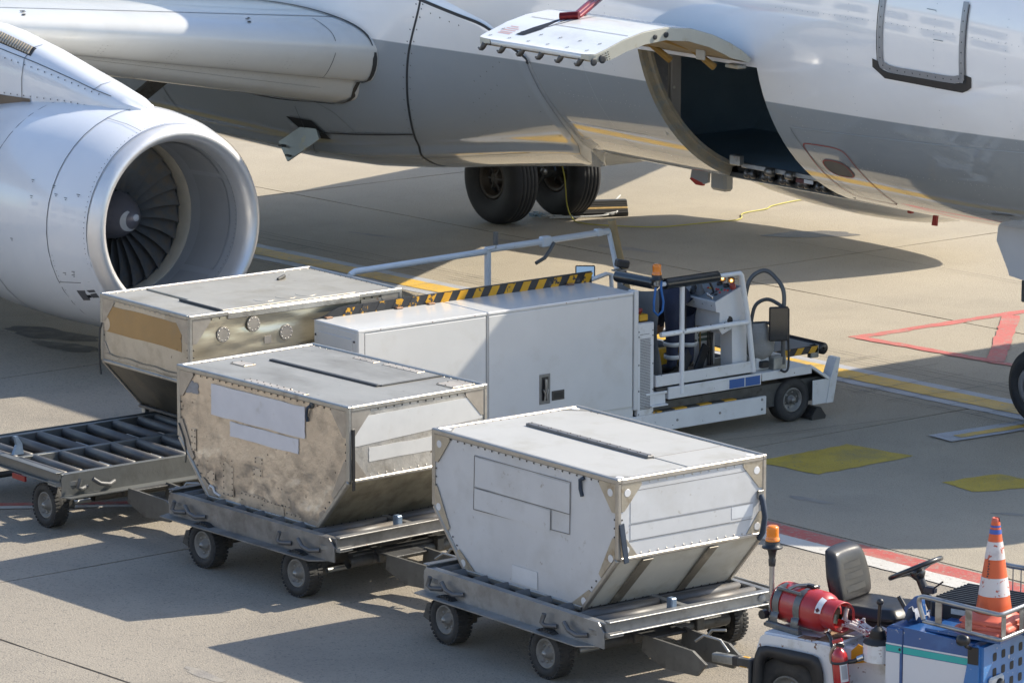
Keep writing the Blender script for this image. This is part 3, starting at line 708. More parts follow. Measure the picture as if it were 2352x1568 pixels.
# ------------------------------------------------------------------ engines
NAC = mat('nacelle_paint', (.72, .735, .76), .22, 0, .03, 1.2, coat=.45, bump=.012, bs=1.6)
LIPM = mat('polished_inlet_lip', (.74, .73, .72), .42, .6, .05, 3, bump=.02, bs=3, rv=.05)
LINER = mat('inlet_liner', (.40, .41, .42), .5, .2, .05, 3)
FANM = mat('fan_blade_titanium', (.21, .21, .215), .33, .5, .2, 4, c2=(.26, .21, .16), c2s=5, c2t=(.5, .75))
ABR = mat('tan_abradable_ring', (.46, .40, .31), .55, .1, .12, 6)
NAXIS = Vector((-1, 0, -.035)).normalized()
def engine(ys, full):
    c = Vector((-6.70, ys * 5.75, 1.65))
    prof = [(.0, .975), (-.0, .975)]
    outer = [(.15, 1.07), (.25, 1.105), (.4, 1.145), (.75, 1.195), (1.2, 1.215), (1.8, 1.21), (2.6, 1.17), (3.4, 1.08), (4.2, .93), (4.8, .78), (4.85, .3)]
    n = MB().lathe(outer, c, NAXIS, 72, side=(0, 0, 1)).build('engine_nacelle', NAC, PLANE)
    lip = [(.15, 1.07), (.10, 1.052), (.05, 1.025), (.02, 1.0), (0, .965), (.015, .932), (.05, .905), (.12, .880), (.24, .862)]
    MB().lathe(lip, c, NAXIS, 72, side=(0, 0, 1)).build('inlet_lip', LIPM, n)
    MB().lathe([(.24, .862), (.5, .852), (.82, .850), (1.10, .852)], c, NAXIS, 72, side=(0, 0, 1)).build('inlet_liner', LINER, n)
    NS = lambda d, a, off=0: c + NAXIS * d + (Vector((0, 0, 1)) * math.cos(R(a)) + Vector((0, ys, 0)) * math.sin(R(a))) * (nr(d) + off)
    def nr(d):
        for (a, ra), (b_, rb) in zip(outer, outer[1:]):
            if d <= b_: return ra + (rb - ra) * max(0, (d - a)) / (b_ - a)
        return .5
    if not full: return n
    al = list(range(-180, 181, 8))
    ribbon(NS, [(.155, a) for a in al], .010, 'cowl_seam', SEAM, n, sm=False)
    ribbon(NS, [(.74, a) for a in al], .012, 'cowl_seam', SEAM, n, sm=False)
    ribbon(NS, [(2.05, a) for a in al], .012, 'cowl_seam', SEAM, n, sm=False)
    for a in (20, 150): ribbon(NS, [(.02 + .155 * 0 + .155, a), (.45, a + .5), (.74, a + 1)], .006, 'cowl_seam', SEAM, n)
    ribbon(NS, [(.16, 118), (.4, 118), (.74, 118)], .007, 'cowl_seam', SEAM, n)
    dots(NS, [(.19, a) for a in al], 'rivet', SEAM, n, .055, .0065, sm=False)
    dots(NS, [(.70, a) for a in range(100, 181, 8)], 'rivet', SEAM, n, .06, .006, sm=False)
    dots(lambda d, a, off=0: c + NAXIS * d + (Vector((0, 0, 1)) * math.cos(R(a)) + Vector((0, ys, 0)) * math.sin(R(a))) * (.861 - off), [(.25, a) for a in al], 'rivet', SEAM, n, .05, .006, sm=False)
    IN = lambda d, a, off=0: c + NAXIS * d + (Vector((0, 0, 1)) * math.cos(R(a)) + Vector((0, ys, 0)) * math.sin(R(a))) * (.855 - off)
    PANL = mat('acoustic_panel', (.33, .335, .34), .55, .1, .06, 3)
    for a0, a1 in ((-132, -62), (-58, 10), (-200, -137)):
        g_ = [[IN(d, a0 + (a1 - a0) * k / 12, .006) for k in range(13)] for d in (.36, .60, .92)]
        MB().grid(g_).build('acoustic_panel', PANL, n, fix=False)
    for a in (60, 120, 180, -60, -120, -20):
        if a in (120,): pass
    for k in range(22):
        rr = MB()
        for a in (k * 16.36, ): rr.lathe([(0, .012), (.003, 0)], IN(1.15, a, .014), (IN(1.15, a, .01) - IN(1.15, a, 0)).normalized(), 7)
        if k % 3 == 0: rr.build('ring_bolt', GASK, n)
    MB().lathe([(1.10, .85), (1.10, .838), (1.32, .838)], c, NAXIS, 72, side=(0, 0, 1)).build('fan_case_ring', ABR, n)
    fc = c + NAXIS * 1.36
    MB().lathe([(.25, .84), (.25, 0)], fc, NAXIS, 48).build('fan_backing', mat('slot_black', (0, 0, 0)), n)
    bl = MB(); rows = []
    side = Vector((0, 1, 0)); upv = NAXIS.cross(side).normalized()
    for r in (.24, .36, .48, .60, .72, .837):
        tw = R(28 + 38 * (r - .24) / .6); ch = .125 + .075 * (r - .24) / .6; row = []
        swp = .10 * math.sin((r - .24) / .6 * 3.0)
        for q in (-1, -.5, 0, .5, 1):
            a = q * ch * math.sin(tw) / r; dx = q * ch * math.cos(tw) * .55 - .02
            row.append(fc + NAXIS * (dx + .02 * (1 - q * q)) + (upv * math.cos(a + swp * .5) + side * math.sin(a + swp * .5)) * r)
        rows.append(row)
    bl.grid(rows)
    b0 = bl.build('fan_blade', FANM, n, off=fc, fix=False); b0.location = fc
    for k in range(1, 28):
        o = b0.copy(); COL.objects.link(o); o.parent = n
        o.rotation_mode = 'QUATERNION'; o.rotation_quaternion = Quaternion(NAXIS, 2 * math.pi * k / 28)
    SPI = mat('spinner_grey', (.22, .21, .24), .3, .4, .1, 4, coat=.3)
    sp = c + NAXIS * .86
    spp = [(0, 0), (.004, .022), (.03, .055), (.16, .155), (.30, .225), (.42, .262), (.50, .272)]
    MB().lathe(spp, sp, NAXIS, 32).build('spinner', SPI, n)
    MB().lathe([(-.004, 0), (-.002, .016), (.012, .037)], sp, NAXIS, 20).build('spinner_tip', mat('pale_tip', (.5, .5, .52), .3), n)
    def spr(d):
        for (a, ra), (b_, rb) in zip(spp, spp[1:]):
            if d <= b_: return ra + (rb - ra) * (d - a) / (b_ - a)
        return .27
    sw = MB(); L = []
    for k in range(20):
        t = k / 19; d = .07 + .09 * t; a = R(40 + 170 * t)
        L.append((d, a, .008 + .05 * math.sin(math.pi * (t * .85 + .1))))
    vs = []
    for d, a, w in L:
        for s in (-.5, .5):
            dd_ = d + s * w; vs.append(sp + NAXIS * (dd_ - .004) + (Vector((0, 0, 1)) * math.cos(a) + Vector((0, -1, 0)) * math.sin(a)) * (spr(dd_) + .004))
    sw.add(vs, [(2 * i, 2 * i + 1, 2 * i + 3, 2 * i + 2) for i in range(19)], 0, True)
    sw.build('spinner_swirl', mat('swirl_white', (.62, .62, .62), .35), n, fix=False)
    for k in range(10):
        a = 2 * math.pi * k / 10
        p = sp + NAXIS * .40 + (Vector((0, 0, 1)) * math.cos(a) + Vector((0, 1, 0)) * math.sin(a)) * spr(.40)
        MB().ball(p, .016, 5).build('spinner_bolt', GASK, n)
    # inlet, drain light and stencils on the near lower cowl
    def npatch(d0, d1, a0, a1, name, m, off=.006, k=6):
        return MB().grid([[NS(d0 + (d1 - d0) * i / 3, a0 + (a1 - a0) * j / k, off) for j in range(k + 1)] for i in range(4)]).build(name, m, n, fix=False)
    npatch(.25, .52, 123, 130, 'cowl_vent', mat('vent_grey', (.10, .10, .105), .45))
    npatch(.345, .40, 126, 128, 'vent_slot', mat('slot_black', (0, 0, 0)), .010)
    p = NS(.27, 136, 0); nn = (NS(.27, 136, .1) - p).normalized()
    MB().lathe([(-.03, .085), (.012, .085), (.012, .062), (.004, .06)], p, nn, 20).build('drain_ring', mat('dark_ring', (.06, .03, .03), .4), n)
    MB().lathe([(.004, .06), (.016, .03), (.018, 0)], p, nn, 16).build('drain_lens', mat('lens_grey', (.16, .17, .17), .2, .6), n)
    BLU = mat('blue_stencil', (.03, .13, .36), .5)
    for d, a, dl, da in ((.28, 142, .07, .6), (.34, 143, .05, 1.2), (.25, 144.5, .09, .5), (.36, 145.5, .06, .8), (.22, 146, .03, 1.5), (.30, 147.5, .05, 1.2)):
        npatch(d, d + dl, a, a + da, 'blue_stencil_mark', BLU, k=2)
    for d, a in ((1.10, 66), (1.05, 74), (.70, 67), (.63, 71), (.30, 69), (.47, 72), (.42, 113), (.55, 112), (.40, 111), (1.4, 97)):
        npatch(d, d + .05, a, a + .35, 'stencil_mark', SEAM, k=2)
        npatch(d + .01, d + .03, a + .9, a + 1.3, 'stencil_mark', SEAM, k=2)
    return n
E1 = engine(-1, True)
E2 = engine(1, False)
def pylon(ys):
    rows = []
    for x, zt, w, zb in ((-7.36, 2.86, .05, 2.80), (-7.40, 2.90, .13, 2.78), (-7.6, 2.95, .20, 2.74), (-8.0, 3.03, .245, 2.70), (-8.5, 3.13, .25, 2.7), (-9.2, 3.27, .28, 2.65), (-10.0, 3.40, .30, 2.6), (-11, 3.50, .30, 2.6), (-12.5, 3.5, .25, 2.9), (-14, 3.4, .1, 3.2)):
        y = ys * 5.75
        q = [(-1, zb), (-1.0, zb + .45 * (zt - zb)), (-.86, zt - .16 * (zt - zb) - .04), (-.52, zt - .03), (0, zt), (.52, zt - .03), (.86, zt - .16 * (zt - zb) - .04), (1.0, zb + .45 * (zt - zb)), (1, zb)]
        rows.append([Vector((x, y + a * w, z)) for a, z in q])
    p = MB().grid(rows).add(rows[0], [tuple(range(9))]).build('pylon', NAC, PLANE)
    if ys > 0: return
    S = lambda x, s, off=0: pyl(rows, x, s, off)
    ribbon(S, [(-7.75, 2.2), (-8.3, 2.1), (-9.0, 2.05), (-9.8, 2.0), (-10.6, 2.0)], .010, 'panel_seam', SEAM, p, off=.008)
    dots(S, [(-7.8, 1.9), (-8.3, 1.8), (-9.0, 1.75), (-9.8, 1.7), (-10.6, 1.7)], 'rivet', SEAM, p, .13, .010, .010)
    dots(S, [(-7.9, .55), (-8.5, .45), (-9.3, .4), (-10.3, .4)], 'rivet', SEAM, p, .13, .010, .010)
    ribbon(S, [(-9.35, 3.9), (-9.35, 2.8), (-9.37, 2.0), (-9.37, 1.0), (-9.37, .2)], .010, 'panel_seam', SEAM, p, off=.008)
    ribbon(S, [(-8.0, 3.9), (-8.02, 2.8), (-8.05, 2.0)], .008, 'panel_seam', SEAM, p, off=.008)
    LOU = mat('louvre_tan', (.50, .43, .33), .45, .2, .1, 9)
    MB().grid([[S(-9.30 - .25 * i, 2.35 + .12 * i * 0 + .75 * j / 3, .006) for j in range(4)] for i in range(5)]).build('louvre_recess', mat('louvre_dark', (.05, .045, .04), .5), p, fix=False)
    for k in range(18):
        x = -9.36 - .05 * k
        MB().beam(S(x, 2.42, .012), S(x - .02, 3.02, .012), .028, .022, (0, 0, 1), .004).build('louvre_slat', LOU, p)
    MB().grid([[S(x, s, .012) for s in (.0, .16, .32)] for x in (-9.2, -9.7, -10.3, -11)]).build('heat_shield', mat('brown_heat_shield', (.14, .115, .095), .45, .5, .15, 5), p, fix=False)
def pyl(rows, x, s, off):
    for a, b_ in zip(rows, rows[1:]):
        if x >= b_[0].x:
            t = (x - a[0].x) / (b_[0].x - a[0].x) if b_[0].x != a[0].x else 0; i = min(int(s), 7); f = s - i
            p = a[i].lerp(a[i + 1], f).lerp(b_[i].lerp(b_[i + 1], f), max(0, t))
            d1 = (b_[i] - a[i]); d2 = a[i + 1] - a[i]; nn = d2.cross(d1)
            if nn.length: nn.normalize()
            if nn.z < 0 and s > 1.5 or (s <= 1.5 and nn.y > 0): nn = -nn
            return p + nn * off
    return rows[-1][4]
pylon(-1); pylon(1)

# ------------------------------------------------------------------ landing gear
AT = mat('aircraft_tyre', (.022, .023, .026), .72, 0, .2, 4, c2=(.045, .045, .045), c2s=4, c2t=(.5, .8), bump=.08, bs=50)
ARIM = mat('aircraft_rim', (.060, .05, .042), .5, .5, .25, 9, c2=(.12, .09, .06), c2s=8)
def awheel(c, rad, w, rim, near):
    """near = -1: outboard face towards the starboard side"""
    h = w / 2
    p = [(-h * .55, rim), (-h * .80, rim + .02), (-h * .97, rim + .4 * (rad - rim)), (-h, rim + .6 * (rad - rim)), (-h * .94, rad - .075), (-h * .80, rad - .028), (-h * .6, rad - .006)]
    for g_ in (-.42, -.14, .14, .42): p += [(h * (g_ - .035), rad), (h * (g_ - .025), rad - .012), (h * (g_ + .025), rad - .012), (h * (g_ + .035), rad)]
    p += [(-a, r) for a, r in p[6::-1]]
    t = MB().lathe(p, c, (0, 1, 0), 56).build('wheel', AT, PLANE)
    MB().lathe([(-h * .56, rim + .006), (-h * .72, rim + .012), (-h * .74, rim - .02), (-h * .60, rim - .045), (-h * .1, rim - .06), (-h * .08, .10), (-h * .45, .09), (-h * .5, .06), (-h * .5, 0)], c, (0, 1, 0), 36).build('rim', ARIM, t)
    MB().lathe([(h * .56, rim + .006), (h * .70, rim - .0), (h * .5, rim - .05), (h * .45, 0)], c, (0, 1, 0), 28).build('rim', ARIM, t)
    for k in range(9):
        a = 2 * math.pi * k / 9
        MB().lathe([(0, .035), (.012, .03), (.012, 0)], Vector(c) + Vector((math.cos(a) * rim * .72, -h * .16, math.sin(a) * rim * .72)), (0, -1, 0), 10).build('rim_hole', mat('slot_black', (0, 0, 0)), t)
    for k in range(6):
        a = 2 * math.pi * k / 6
        MB().beam(Vector(c) + Vector((0, -h * .50, 0)), Vector(c) + Vector((math.cos(a) * .15, -h * .42, math.sin(a) * .15)), .018, .018).build('hub_spoke', DARKST, t)
    return t
W1 = awheel((-12.66, 3.04, .584), .584, .42, .255, -1)
W2 = awheel((-12.66, 4.06, .584), .584, .42, .255, -1)
GW = mat('gear_white', (.45, .46, .46), .4, .1, .1, 6)
MB().lathe([(0, .11), (2.4, .12)], (-12.66, 3.6, .5), (-.03, -.02, 1), 20).build('gear_strut', DARKST, PLANE)
MB().lathe([(-.55, .07), (.55, .07)], (-12.66, 3.6, .584), (0, 1, 0), 16).build('gear_axle', DARKST, PLANE)
MB().beam((-12.45, 3.55, 1.5), (-12.35, 3.55, .75), .12, .05, (0, 1, 0), .01).build('torque_link', DARKST, PLANE)
MB().beam((-12.35, 3.52, .78), (-12.62, 3.58, .50), .12, .05, (0, 1, 0), .01).build('torque_link', DARKST, PLANE)
MB().lathe([(0, 0), (0, .085), (.02, .09), (.07, .09), (.075, .085), (.09, .085), (.09, 0)], (-12.30, 3.75, .93), (.8, -.6, 0), 18).build('brake_fitting', GW, PLANE)
MB().lathe([(0, .045), (.17, .045), (.17, .02), (.22, .02)], (-12.28, 3.68, 1.28), (0, 0, -1), 14).build('damper', mat('plum_damper', (.10, .05, .075), .3, .2), PLANE)
MB().beam((-12.30, 3.55, 1.02), (-12.24, 3.82, 1.05), .035, .03, (0, 0, 1), .005).build('gear_bracket', GW, PLANE)
HB = mat('blue_hose', (.03, .06, .12), .4)
for i, (o1, o2) in enumerate((((-12.3, 3.45, 1.5), (-12.2, 3.75, .75)), ((-12.3, 3.5, 1.5), (-12.22, 3.72, .7)), ((-12.35, 3.4, 1.45), (-12.25, 3.6, .68)), ((-12.3, 3.3, 1.2), (-12.3, 3.42, .72)))):
    a, b_ = Vector(o1), Vector(o2); L = []
    for k in range(10):
        t = k / 9; L.append(a.lerp(b_, t) + Vector((.06 * math.sin(math.pi * t), .05 * math.sin(math.pi * t) * (1 if i % 2 else -1), -.04 * math.sin(2 * math.pi * t))))
    MB().tube(L, .013, 8).build('brake_hose', HB if i < 3 else DARKST, PLANE)
for p_ in ((-12.3, 3.42, .78), (-12.38, 3.52, .66)): MB().ball(p_, .05, 6).build('gear_fitting', STEEL, PLANE)
W3 = awheel((-12.66, -3.30, .584), .584, .42, .255, -1); W4 = awheel((-12.66, -4.25, .584), .584, .42, .255, -1)
MB().lathe([(0, .11), (2.4, .12)], (-12.66, -3.8, .5), (-.03, .02, 1), 20).build('gear_strut', DARKST, PLANE)
MB().beam((-12.6, -3.75, 1.3), (-12.2, -2.3, 2.4), .14, .14).build('gear_side_stay', DARKST, PLANE)
MB().box(-13.2, -12.1, -4.52, -4.48, 1.0, 2.3, .01).build('gear_leg_door', APAINT, PLANE)
# nose gear
def nwheel(y):
    c = (.33, y, .38)
    t = awheel(c, .38, .22, .19, -1); return t
NW = nwheel(-.10)
MB().lathe([(-.115, .12), (-.125, .17), (-.10, .205), (-.09, .2), (-.10, .16), (-.095, .12)], (.33, -.10, .38), (0, 1, 0), 30).build('wheel_cover', mat('wheel_pale', (.24, .24, .25), .4, .3, .1, 6), NW)
nwheel(.44)
MB().lathe([(0, .08), (2.0, .1)], (.33, .17, .38), (-.02, -.04, 1), 16).build('nose_strut', GW, PLANE)
ND = mat('gear_door_paint', (.55, .55, .56), .3, 0, .04, 3, coat=.2)
ndp = [(-.06, .40), (-.17, .30), (-.19, .16), (-.02, -.12), (.0, -.17), (.30, -.20), (1.6, -.20), (1.6, .42), (.1, .44)]
MB().prism(ndp, 0, .03, lambda p, d: (.22 + p[0], -.45 + d, 1.70 + p[1])).build('nose_gear_door', ND, PLANE)
MB().box(.36, .9, -.42, -.36, 1.28, 1.50, .01).build('door_link', DARKST, PLANE)

# ------------------------------------------------------------------ boarding bridge docked on the far side (seen only by its shadow)
BR = thing('boarding_bridge', 'passenger boarding bridge docked on the far side of the nose', 'boarding bridge', (0.6, 2.4, 0))
MB().box(-1.40, 1.55, 0, 16, 3.2, 6.15, .05).build('tunnel', mat('bridge_panel', (.45, .46, .47), .4), BR)
MB().box(-1.2, 4.1, .05, 3.4, 3.1, 6.25, .05).build('cab', mat('bridge_panel', (0, 0, 0)), BR)
MB().box(-.5, .7, 9.5, 10.5, 0, 3.25).build('support', DARKST, BR)

# ------------------------------------------------------------------ unseen terminal added behind the viewpoint to bounce sunlight onto the airliner
TE = thing('bounce_terminal', 'unseen long pale terminal building added to bounce sunlight onto the airliner', 'building', (20, -40, 0))
MB().box(-75, 60, -14, 0, 0, 9.0, .05).build('facade', mat('terminal_render', (.62, .60, .56), .7, 0, .05, .3), TE)
MB().box(-75.3, 60.3, -14.3, .3, 9.0, 9.35, .05).build('roof_edge', mat('terminal_roof', (.40, .40, .40), .6), TE)
WG = mat('terminal_glass', (.05, .06, .07), .08, 0, .02, 1)
wm = None
for i in range(22):
    for z in (1.0, 5.2):
        x = -73 + 6.1 * i
        if wm is None:
            wm = MB().box(0, 4.4, .005, .03, 0, 2.5).build('window', WG, TE); wm.location = (x, 0, z)
        else:
            o = wm.copy(); COL.objects.link(o); o.parent = TE; o.location = (x, 0, z)
# ------------------------------------------------------------------ baggage containers
def cmat(kind):
    if kind == 'white':
        P = mat('white_container_sheet', (.54, .545, .55), .38, 0, .07, 2.2, c2=(.45, .445, .43), c2s=2.2, c2t=(.5, .8), c3=(.33, .30, .26), c3s=14, c3t=(.64, .74), bump=.10, bs=3.2)
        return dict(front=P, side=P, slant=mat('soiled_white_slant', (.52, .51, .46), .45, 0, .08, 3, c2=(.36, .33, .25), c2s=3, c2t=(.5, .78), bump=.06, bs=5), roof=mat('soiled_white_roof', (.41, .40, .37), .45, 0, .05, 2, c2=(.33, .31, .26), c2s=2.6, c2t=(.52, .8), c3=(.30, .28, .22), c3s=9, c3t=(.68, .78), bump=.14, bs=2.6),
                    rail=mat('bright_extrusion', (.40, .375, .335), .42, .7, .1, 6, c2=(.30, .27, .22), c2s=8, c2t=(.55, .75), bump=.05, bs=30), gus=mat('gusset_zinc', (.42, .38, .31), .42, .6, .15, 8, c2=(.30, .25, .18), c2s=9))
    if kind == 'worn':
        A = mat('worn_aluminium', (.60, .51, .405), .36, .6, .14, 4, c2=(.36, .31, .255), c2s=5, c2t=(.50, .70), c3=(.10, .085, .07), c3s=15, c3t=(.635, .70), bump=.45, bs=14, bd=4)
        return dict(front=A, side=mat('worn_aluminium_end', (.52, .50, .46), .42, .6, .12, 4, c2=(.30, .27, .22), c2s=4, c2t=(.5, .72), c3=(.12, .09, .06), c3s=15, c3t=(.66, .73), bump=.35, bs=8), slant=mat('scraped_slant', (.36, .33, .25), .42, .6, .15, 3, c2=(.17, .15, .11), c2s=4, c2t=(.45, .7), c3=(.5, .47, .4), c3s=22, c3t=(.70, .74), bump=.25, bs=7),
                    roof=mat('scuffed_aluminium_roof', (.37, .35, .305), .46, .45, .10, 2, c2=(.26, .24, .20), c2s=2.5, c2t=(.46, .72), c3=(.14, .12, .10), c3s=13, c3t=(.66, .74), bump=.25, bs=4, stretch=(.6, 1, 1)), rail=mat('dented_rail', (.40, .385, .35), .40, .75, .12, 6, c2=(.30, .28, .25), c2s=7, bump=.2, bs=18), gus=mat('dull_gusset', (.40, .36, .31), .45, .6, .2, 8))
    A = mat('dented_aluminium', (.52, .47, .39), .40, .6, .10, 3, c2=(.36, .31, .24), c2s=3.5, c2t=(.5, .74), c3=(.14, .11, .08), c3s=15, c3t=(.68, .74), bump=.30, bs=5)
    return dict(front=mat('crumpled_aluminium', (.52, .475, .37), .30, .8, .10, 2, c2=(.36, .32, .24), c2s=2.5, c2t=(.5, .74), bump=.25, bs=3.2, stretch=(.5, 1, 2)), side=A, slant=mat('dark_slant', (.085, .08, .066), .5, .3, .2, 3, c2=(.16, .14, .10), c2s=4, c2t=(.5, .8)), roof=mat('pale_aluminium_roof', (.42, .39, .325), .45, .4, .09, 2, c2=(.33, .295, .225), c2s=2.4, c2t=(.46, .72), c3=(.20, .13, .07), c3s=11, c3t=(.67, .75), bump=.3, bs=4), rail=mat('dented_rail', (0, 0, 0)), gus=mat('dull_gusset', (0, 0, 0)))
W2, D2, BH, HM, HT = 1.219, .767, .781, .496, 1.142
RIV = mat('rivet_dark', (.09, .08, .07), .5, .4)
RIVB = mat('rivet_bright', (.50, .47, .42), .35, .8)
STRAP = mat('navy_strap', (.03, .045, .07), .7, 0, .2, 20)
def container(kind, label, loc, rotz):
    m = cmat(kind)
    t = thing('baggage_container', label, 'baggage container', loc, rotz, 'airline baggage containers')
    prof = [(-BH, .02), (BH, .02), (W2 - .012, HM), (W2 - .012, HT - .012), (-W2 + .012, HT - .012), (-W2 + .012, HM)]
    fy = D2 - .012
    pd = lambda y: (lambda p, d: (p[0], d, p[1]))
    th = .014
    amp, fx, fz = {'white': (.008, 1.3, 1.3), 'worn': (.026, 3.4, 3.4), 'tan': (.020, .8, 4.2)}[kind]
    rows_ = []
    for i in range(41):
        z = .02 + (HT - .034) * i / 40
        hw = (BH + (W2 - .012 - BH) * min(1, (z - .02) / (HM - .02))) if z < HM else W2 - .012
        row_ = []
        for k in range(81):
            u_ = -1 + 2 * k / 80; x = u_ * hw
            edge = min(1, (1 - abs(u_)) * 7, (z - .02) * 9, (HT - .014 - z) * 9)
            wgt = edge * (1 if kind != 'worn' else .25 + .75 * smooth((.62 - z) / .3))
            nz = mnoise.fractal(Vector((x * fx + 3.1, z * fz + {'white': 0, 'worn': 5, 'tan': 9}[kind], .3)), .9, 2.1, 4)
            row_.append((x, -fy + .004 + amp * wgt * nz, z))
        rows_.append(row_)
    MB().grid(rows_).build('body_panel', m['front'], t, fix=False)
    MB().prism(prof, fy - th, fy, lambda p, d: (p[0], d, p[1])).build('body_panel', m['front'], t)
    for s in (-1, 1):
        MB().box(s * (W2 - .026), s * (W2 - .012), -fy + .02, fy - .02, HM, HT - .03).build('end_panel', m['side'], t)
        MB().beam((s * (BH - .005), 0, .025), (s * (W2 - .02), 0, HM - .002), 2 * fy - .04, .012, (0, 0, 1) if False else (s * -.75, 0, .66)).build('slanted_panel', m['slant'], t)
    roof = MB().box(-W2 + .02, W2 - .02, -D2 + .02, D2 - .02, HT - .03, HT - .012).build('roof_panel', m['roof'], t)
    MB().box(-BH - .03, BH + .03, -D2 + .01, D2 - .01, -.012, .016, .006).build('base_sheet', mat('base_edge', (.13, .125, .12), .5, .5, .2, 8), t)
    r = .042
    edges = [((-W2, HT), (W2, HT)), ((-W2, HM), (-W2, HT)), ((W2, HM), (W2, HT)), ((-BH, .0), (-W2, HM)), ((BH, .0), (W2, HM)), ((-BH - .03, .012), (BH + .03, .012))]
    for s in (-1, 1):
        for k, (a, b_) in enumerate(edges):
            ins_ = .5 * r
            A = Vector((a[0] - math.copysign(ins_, a[0]), s * (D2 - ins_), a[1] - (ins_ if a[1] > 1 else -ins_ * .4 if a[1] < .1 else 0)))
            B_ = Vector((b_[0] - math.copysign(ins_, b_[0]), s * (D2 - ins_), b_[1] - (ins_ if b_[1] > 1 else -ins_ * .4 if b_[1] < .1 else 0)))
            if k == 0: A.x -= ins_ ; B_.x += ins_
            MB().beam(A, B_, r + (.004 if k in (0,) else 0), r + (.006 if k == 0 else 0), (0, 0, 1) if k in (0, 5) else (0, 1, 0), .009).build('edge_rail', m['rail'], t)
    for x, z in ((-W2, HT), (W2, HT), (-W2, HM), (W2, HM)):
        ins_ = .5 * r
        X_, Z_ = x - math.copysign(ins_, x), z - (ins_ if z > 1 else 0)
        MB().beam((X_, -D2 + r * .9, Z_ - .001), (X_, D2 - r * .9, Z_ - .001), r + .004, r + (.005 if z > 1 else -.008), (0, 0, 1), .009).build('edge_rail', m['rail'], t)
    # gussets
    g = .20
    hole = kind == 'white'
    yf = -D2 - .0005
    HOLE = mat('gusset_hole', (.62, .62, .62), .4)
    def gus(P, f, hp):
        o = MB().prism(P, 0, .006, f).build('gusset', m['gus'], t)
        if hole and hp:
            c0, c1 = Vector(f(hp, .0065)), Vector(f(hp, .02)); MB().lathe([(0, .032), (.002, .030), (.002, 0)], c0, (c1 - c0).normalized(), 14).build('gusset_hole', HOLE, o)
    ff = lambda p, d: (p[0], -fy - .001 - d, p[1])
    zi = HT - r
    for s in (-1, 1):
        X_ = s * (W2 - r)
        gus([(X_, zi), (X_, zi - g * 1.15), (X_ - s * .04, zi - g * 1.15), (X_ - s * g, zi - .03), (X_ - s * g, zi)], ff, (X_ - s * .06, zi - .075))
        gus([(X_, HM + .17), (X_, HM + .01), (X_ - s * .17, HM - .18), (X_ - s * .20, HM - .15), (X_ - s * .03, HM + .17)], ff, (X_ - s * .05, HM - .0))
        bx = s * (BH - .0)
        gus([(bx, .03), (bx + s * .11, .17), (bx + s * .07, .19), (bx - s * .14, .045), (bx - s * .14, .03)], ff, (bx + s * .01, .085))
        fe = lambda p, d, s=s: (s * (W2 - .012 + .001 + d), p[0], p[1])
        for q in (-1, 1):
            Y_ = q * (D2 - r)
            gus([(Y_, zi), (Y_, zi - g * 1.1), (Y_ - q * .03, zi - g * 1.1), (Y_ - q * g, zi - .03), (Y_ - q * g, zi)], fe, (Y_ - q * .06, zi - .075))
            gus([(Y_, HM + .02), (Y_, HM + .19), (Y_ - q * .03, HM + .19), (Y_ - q * .16, HM + .02)], fe, (Y_ - q * .05, HM + .07))
    # rivets
    rv = MB(); rb = MB()
    def rvt(p, nrm, B, rr=.009):
        B.lathe([(0, rr), (.004, rr * .7), (.005, 0)], p, nrm, 6)
    n = 26
    for k in range(n):
        x = -W2 + .07 + (2 * W2 - .14) * k / (n - 1)
        rvt((x, -fy - .001, zi - .014), (0, -1, 0), rv)
        rvt((x, -D2 + .055, HT - .012), (0, 0, 1), rv if kind == 'white' else rb)
        rvt((x, D2 - .055, HT - .012), (0, 0, 1), rv if kind == 'white' else rb)
    for k in range(17):
        y = -D2 + .07 + (2 * D2 - .14) * k / 16
        for s in (-1, 1):
            rvt((s * (W2 - .011), y, zi - .012), (s, 0, 0), rb if kind != 'worn' else rv)
            rvt((s * (W2 - .011), y, HM + .03), (s, 0, 0), rb)
            rvt((s * (W2 - .055), y, HT - .012), (0, 0, 1), rv)
            rvt((s * (BH + .03), y, .035), (s * .75, 0, -.66), rv)
    for k in range(9):
        z = HM + .04 + (HT - HM - .09) * k / 8
        for s in (-1, 1): rvt((s * (W2 - r - .012), -fy - .001, z), (0, -1, 0), rv)
        for s in (-1, 1):
            for q in (-1, 1): rvt((s * (W2 - .011), q * (D2 - r - .012), z), (s, 0, 0), rv)
        tt = k / 8
        for s in (-1, 1): rvt((s * (BH + (W2 - BH) * tt - .06), -fy - .001, .03 + HM * tt), (0, -1, 0), rv)
    stuff(rv.build('rivet', RIV, t)); stuff(rb.build('rivet', RIVB, t))
    return t, m, roof, ff

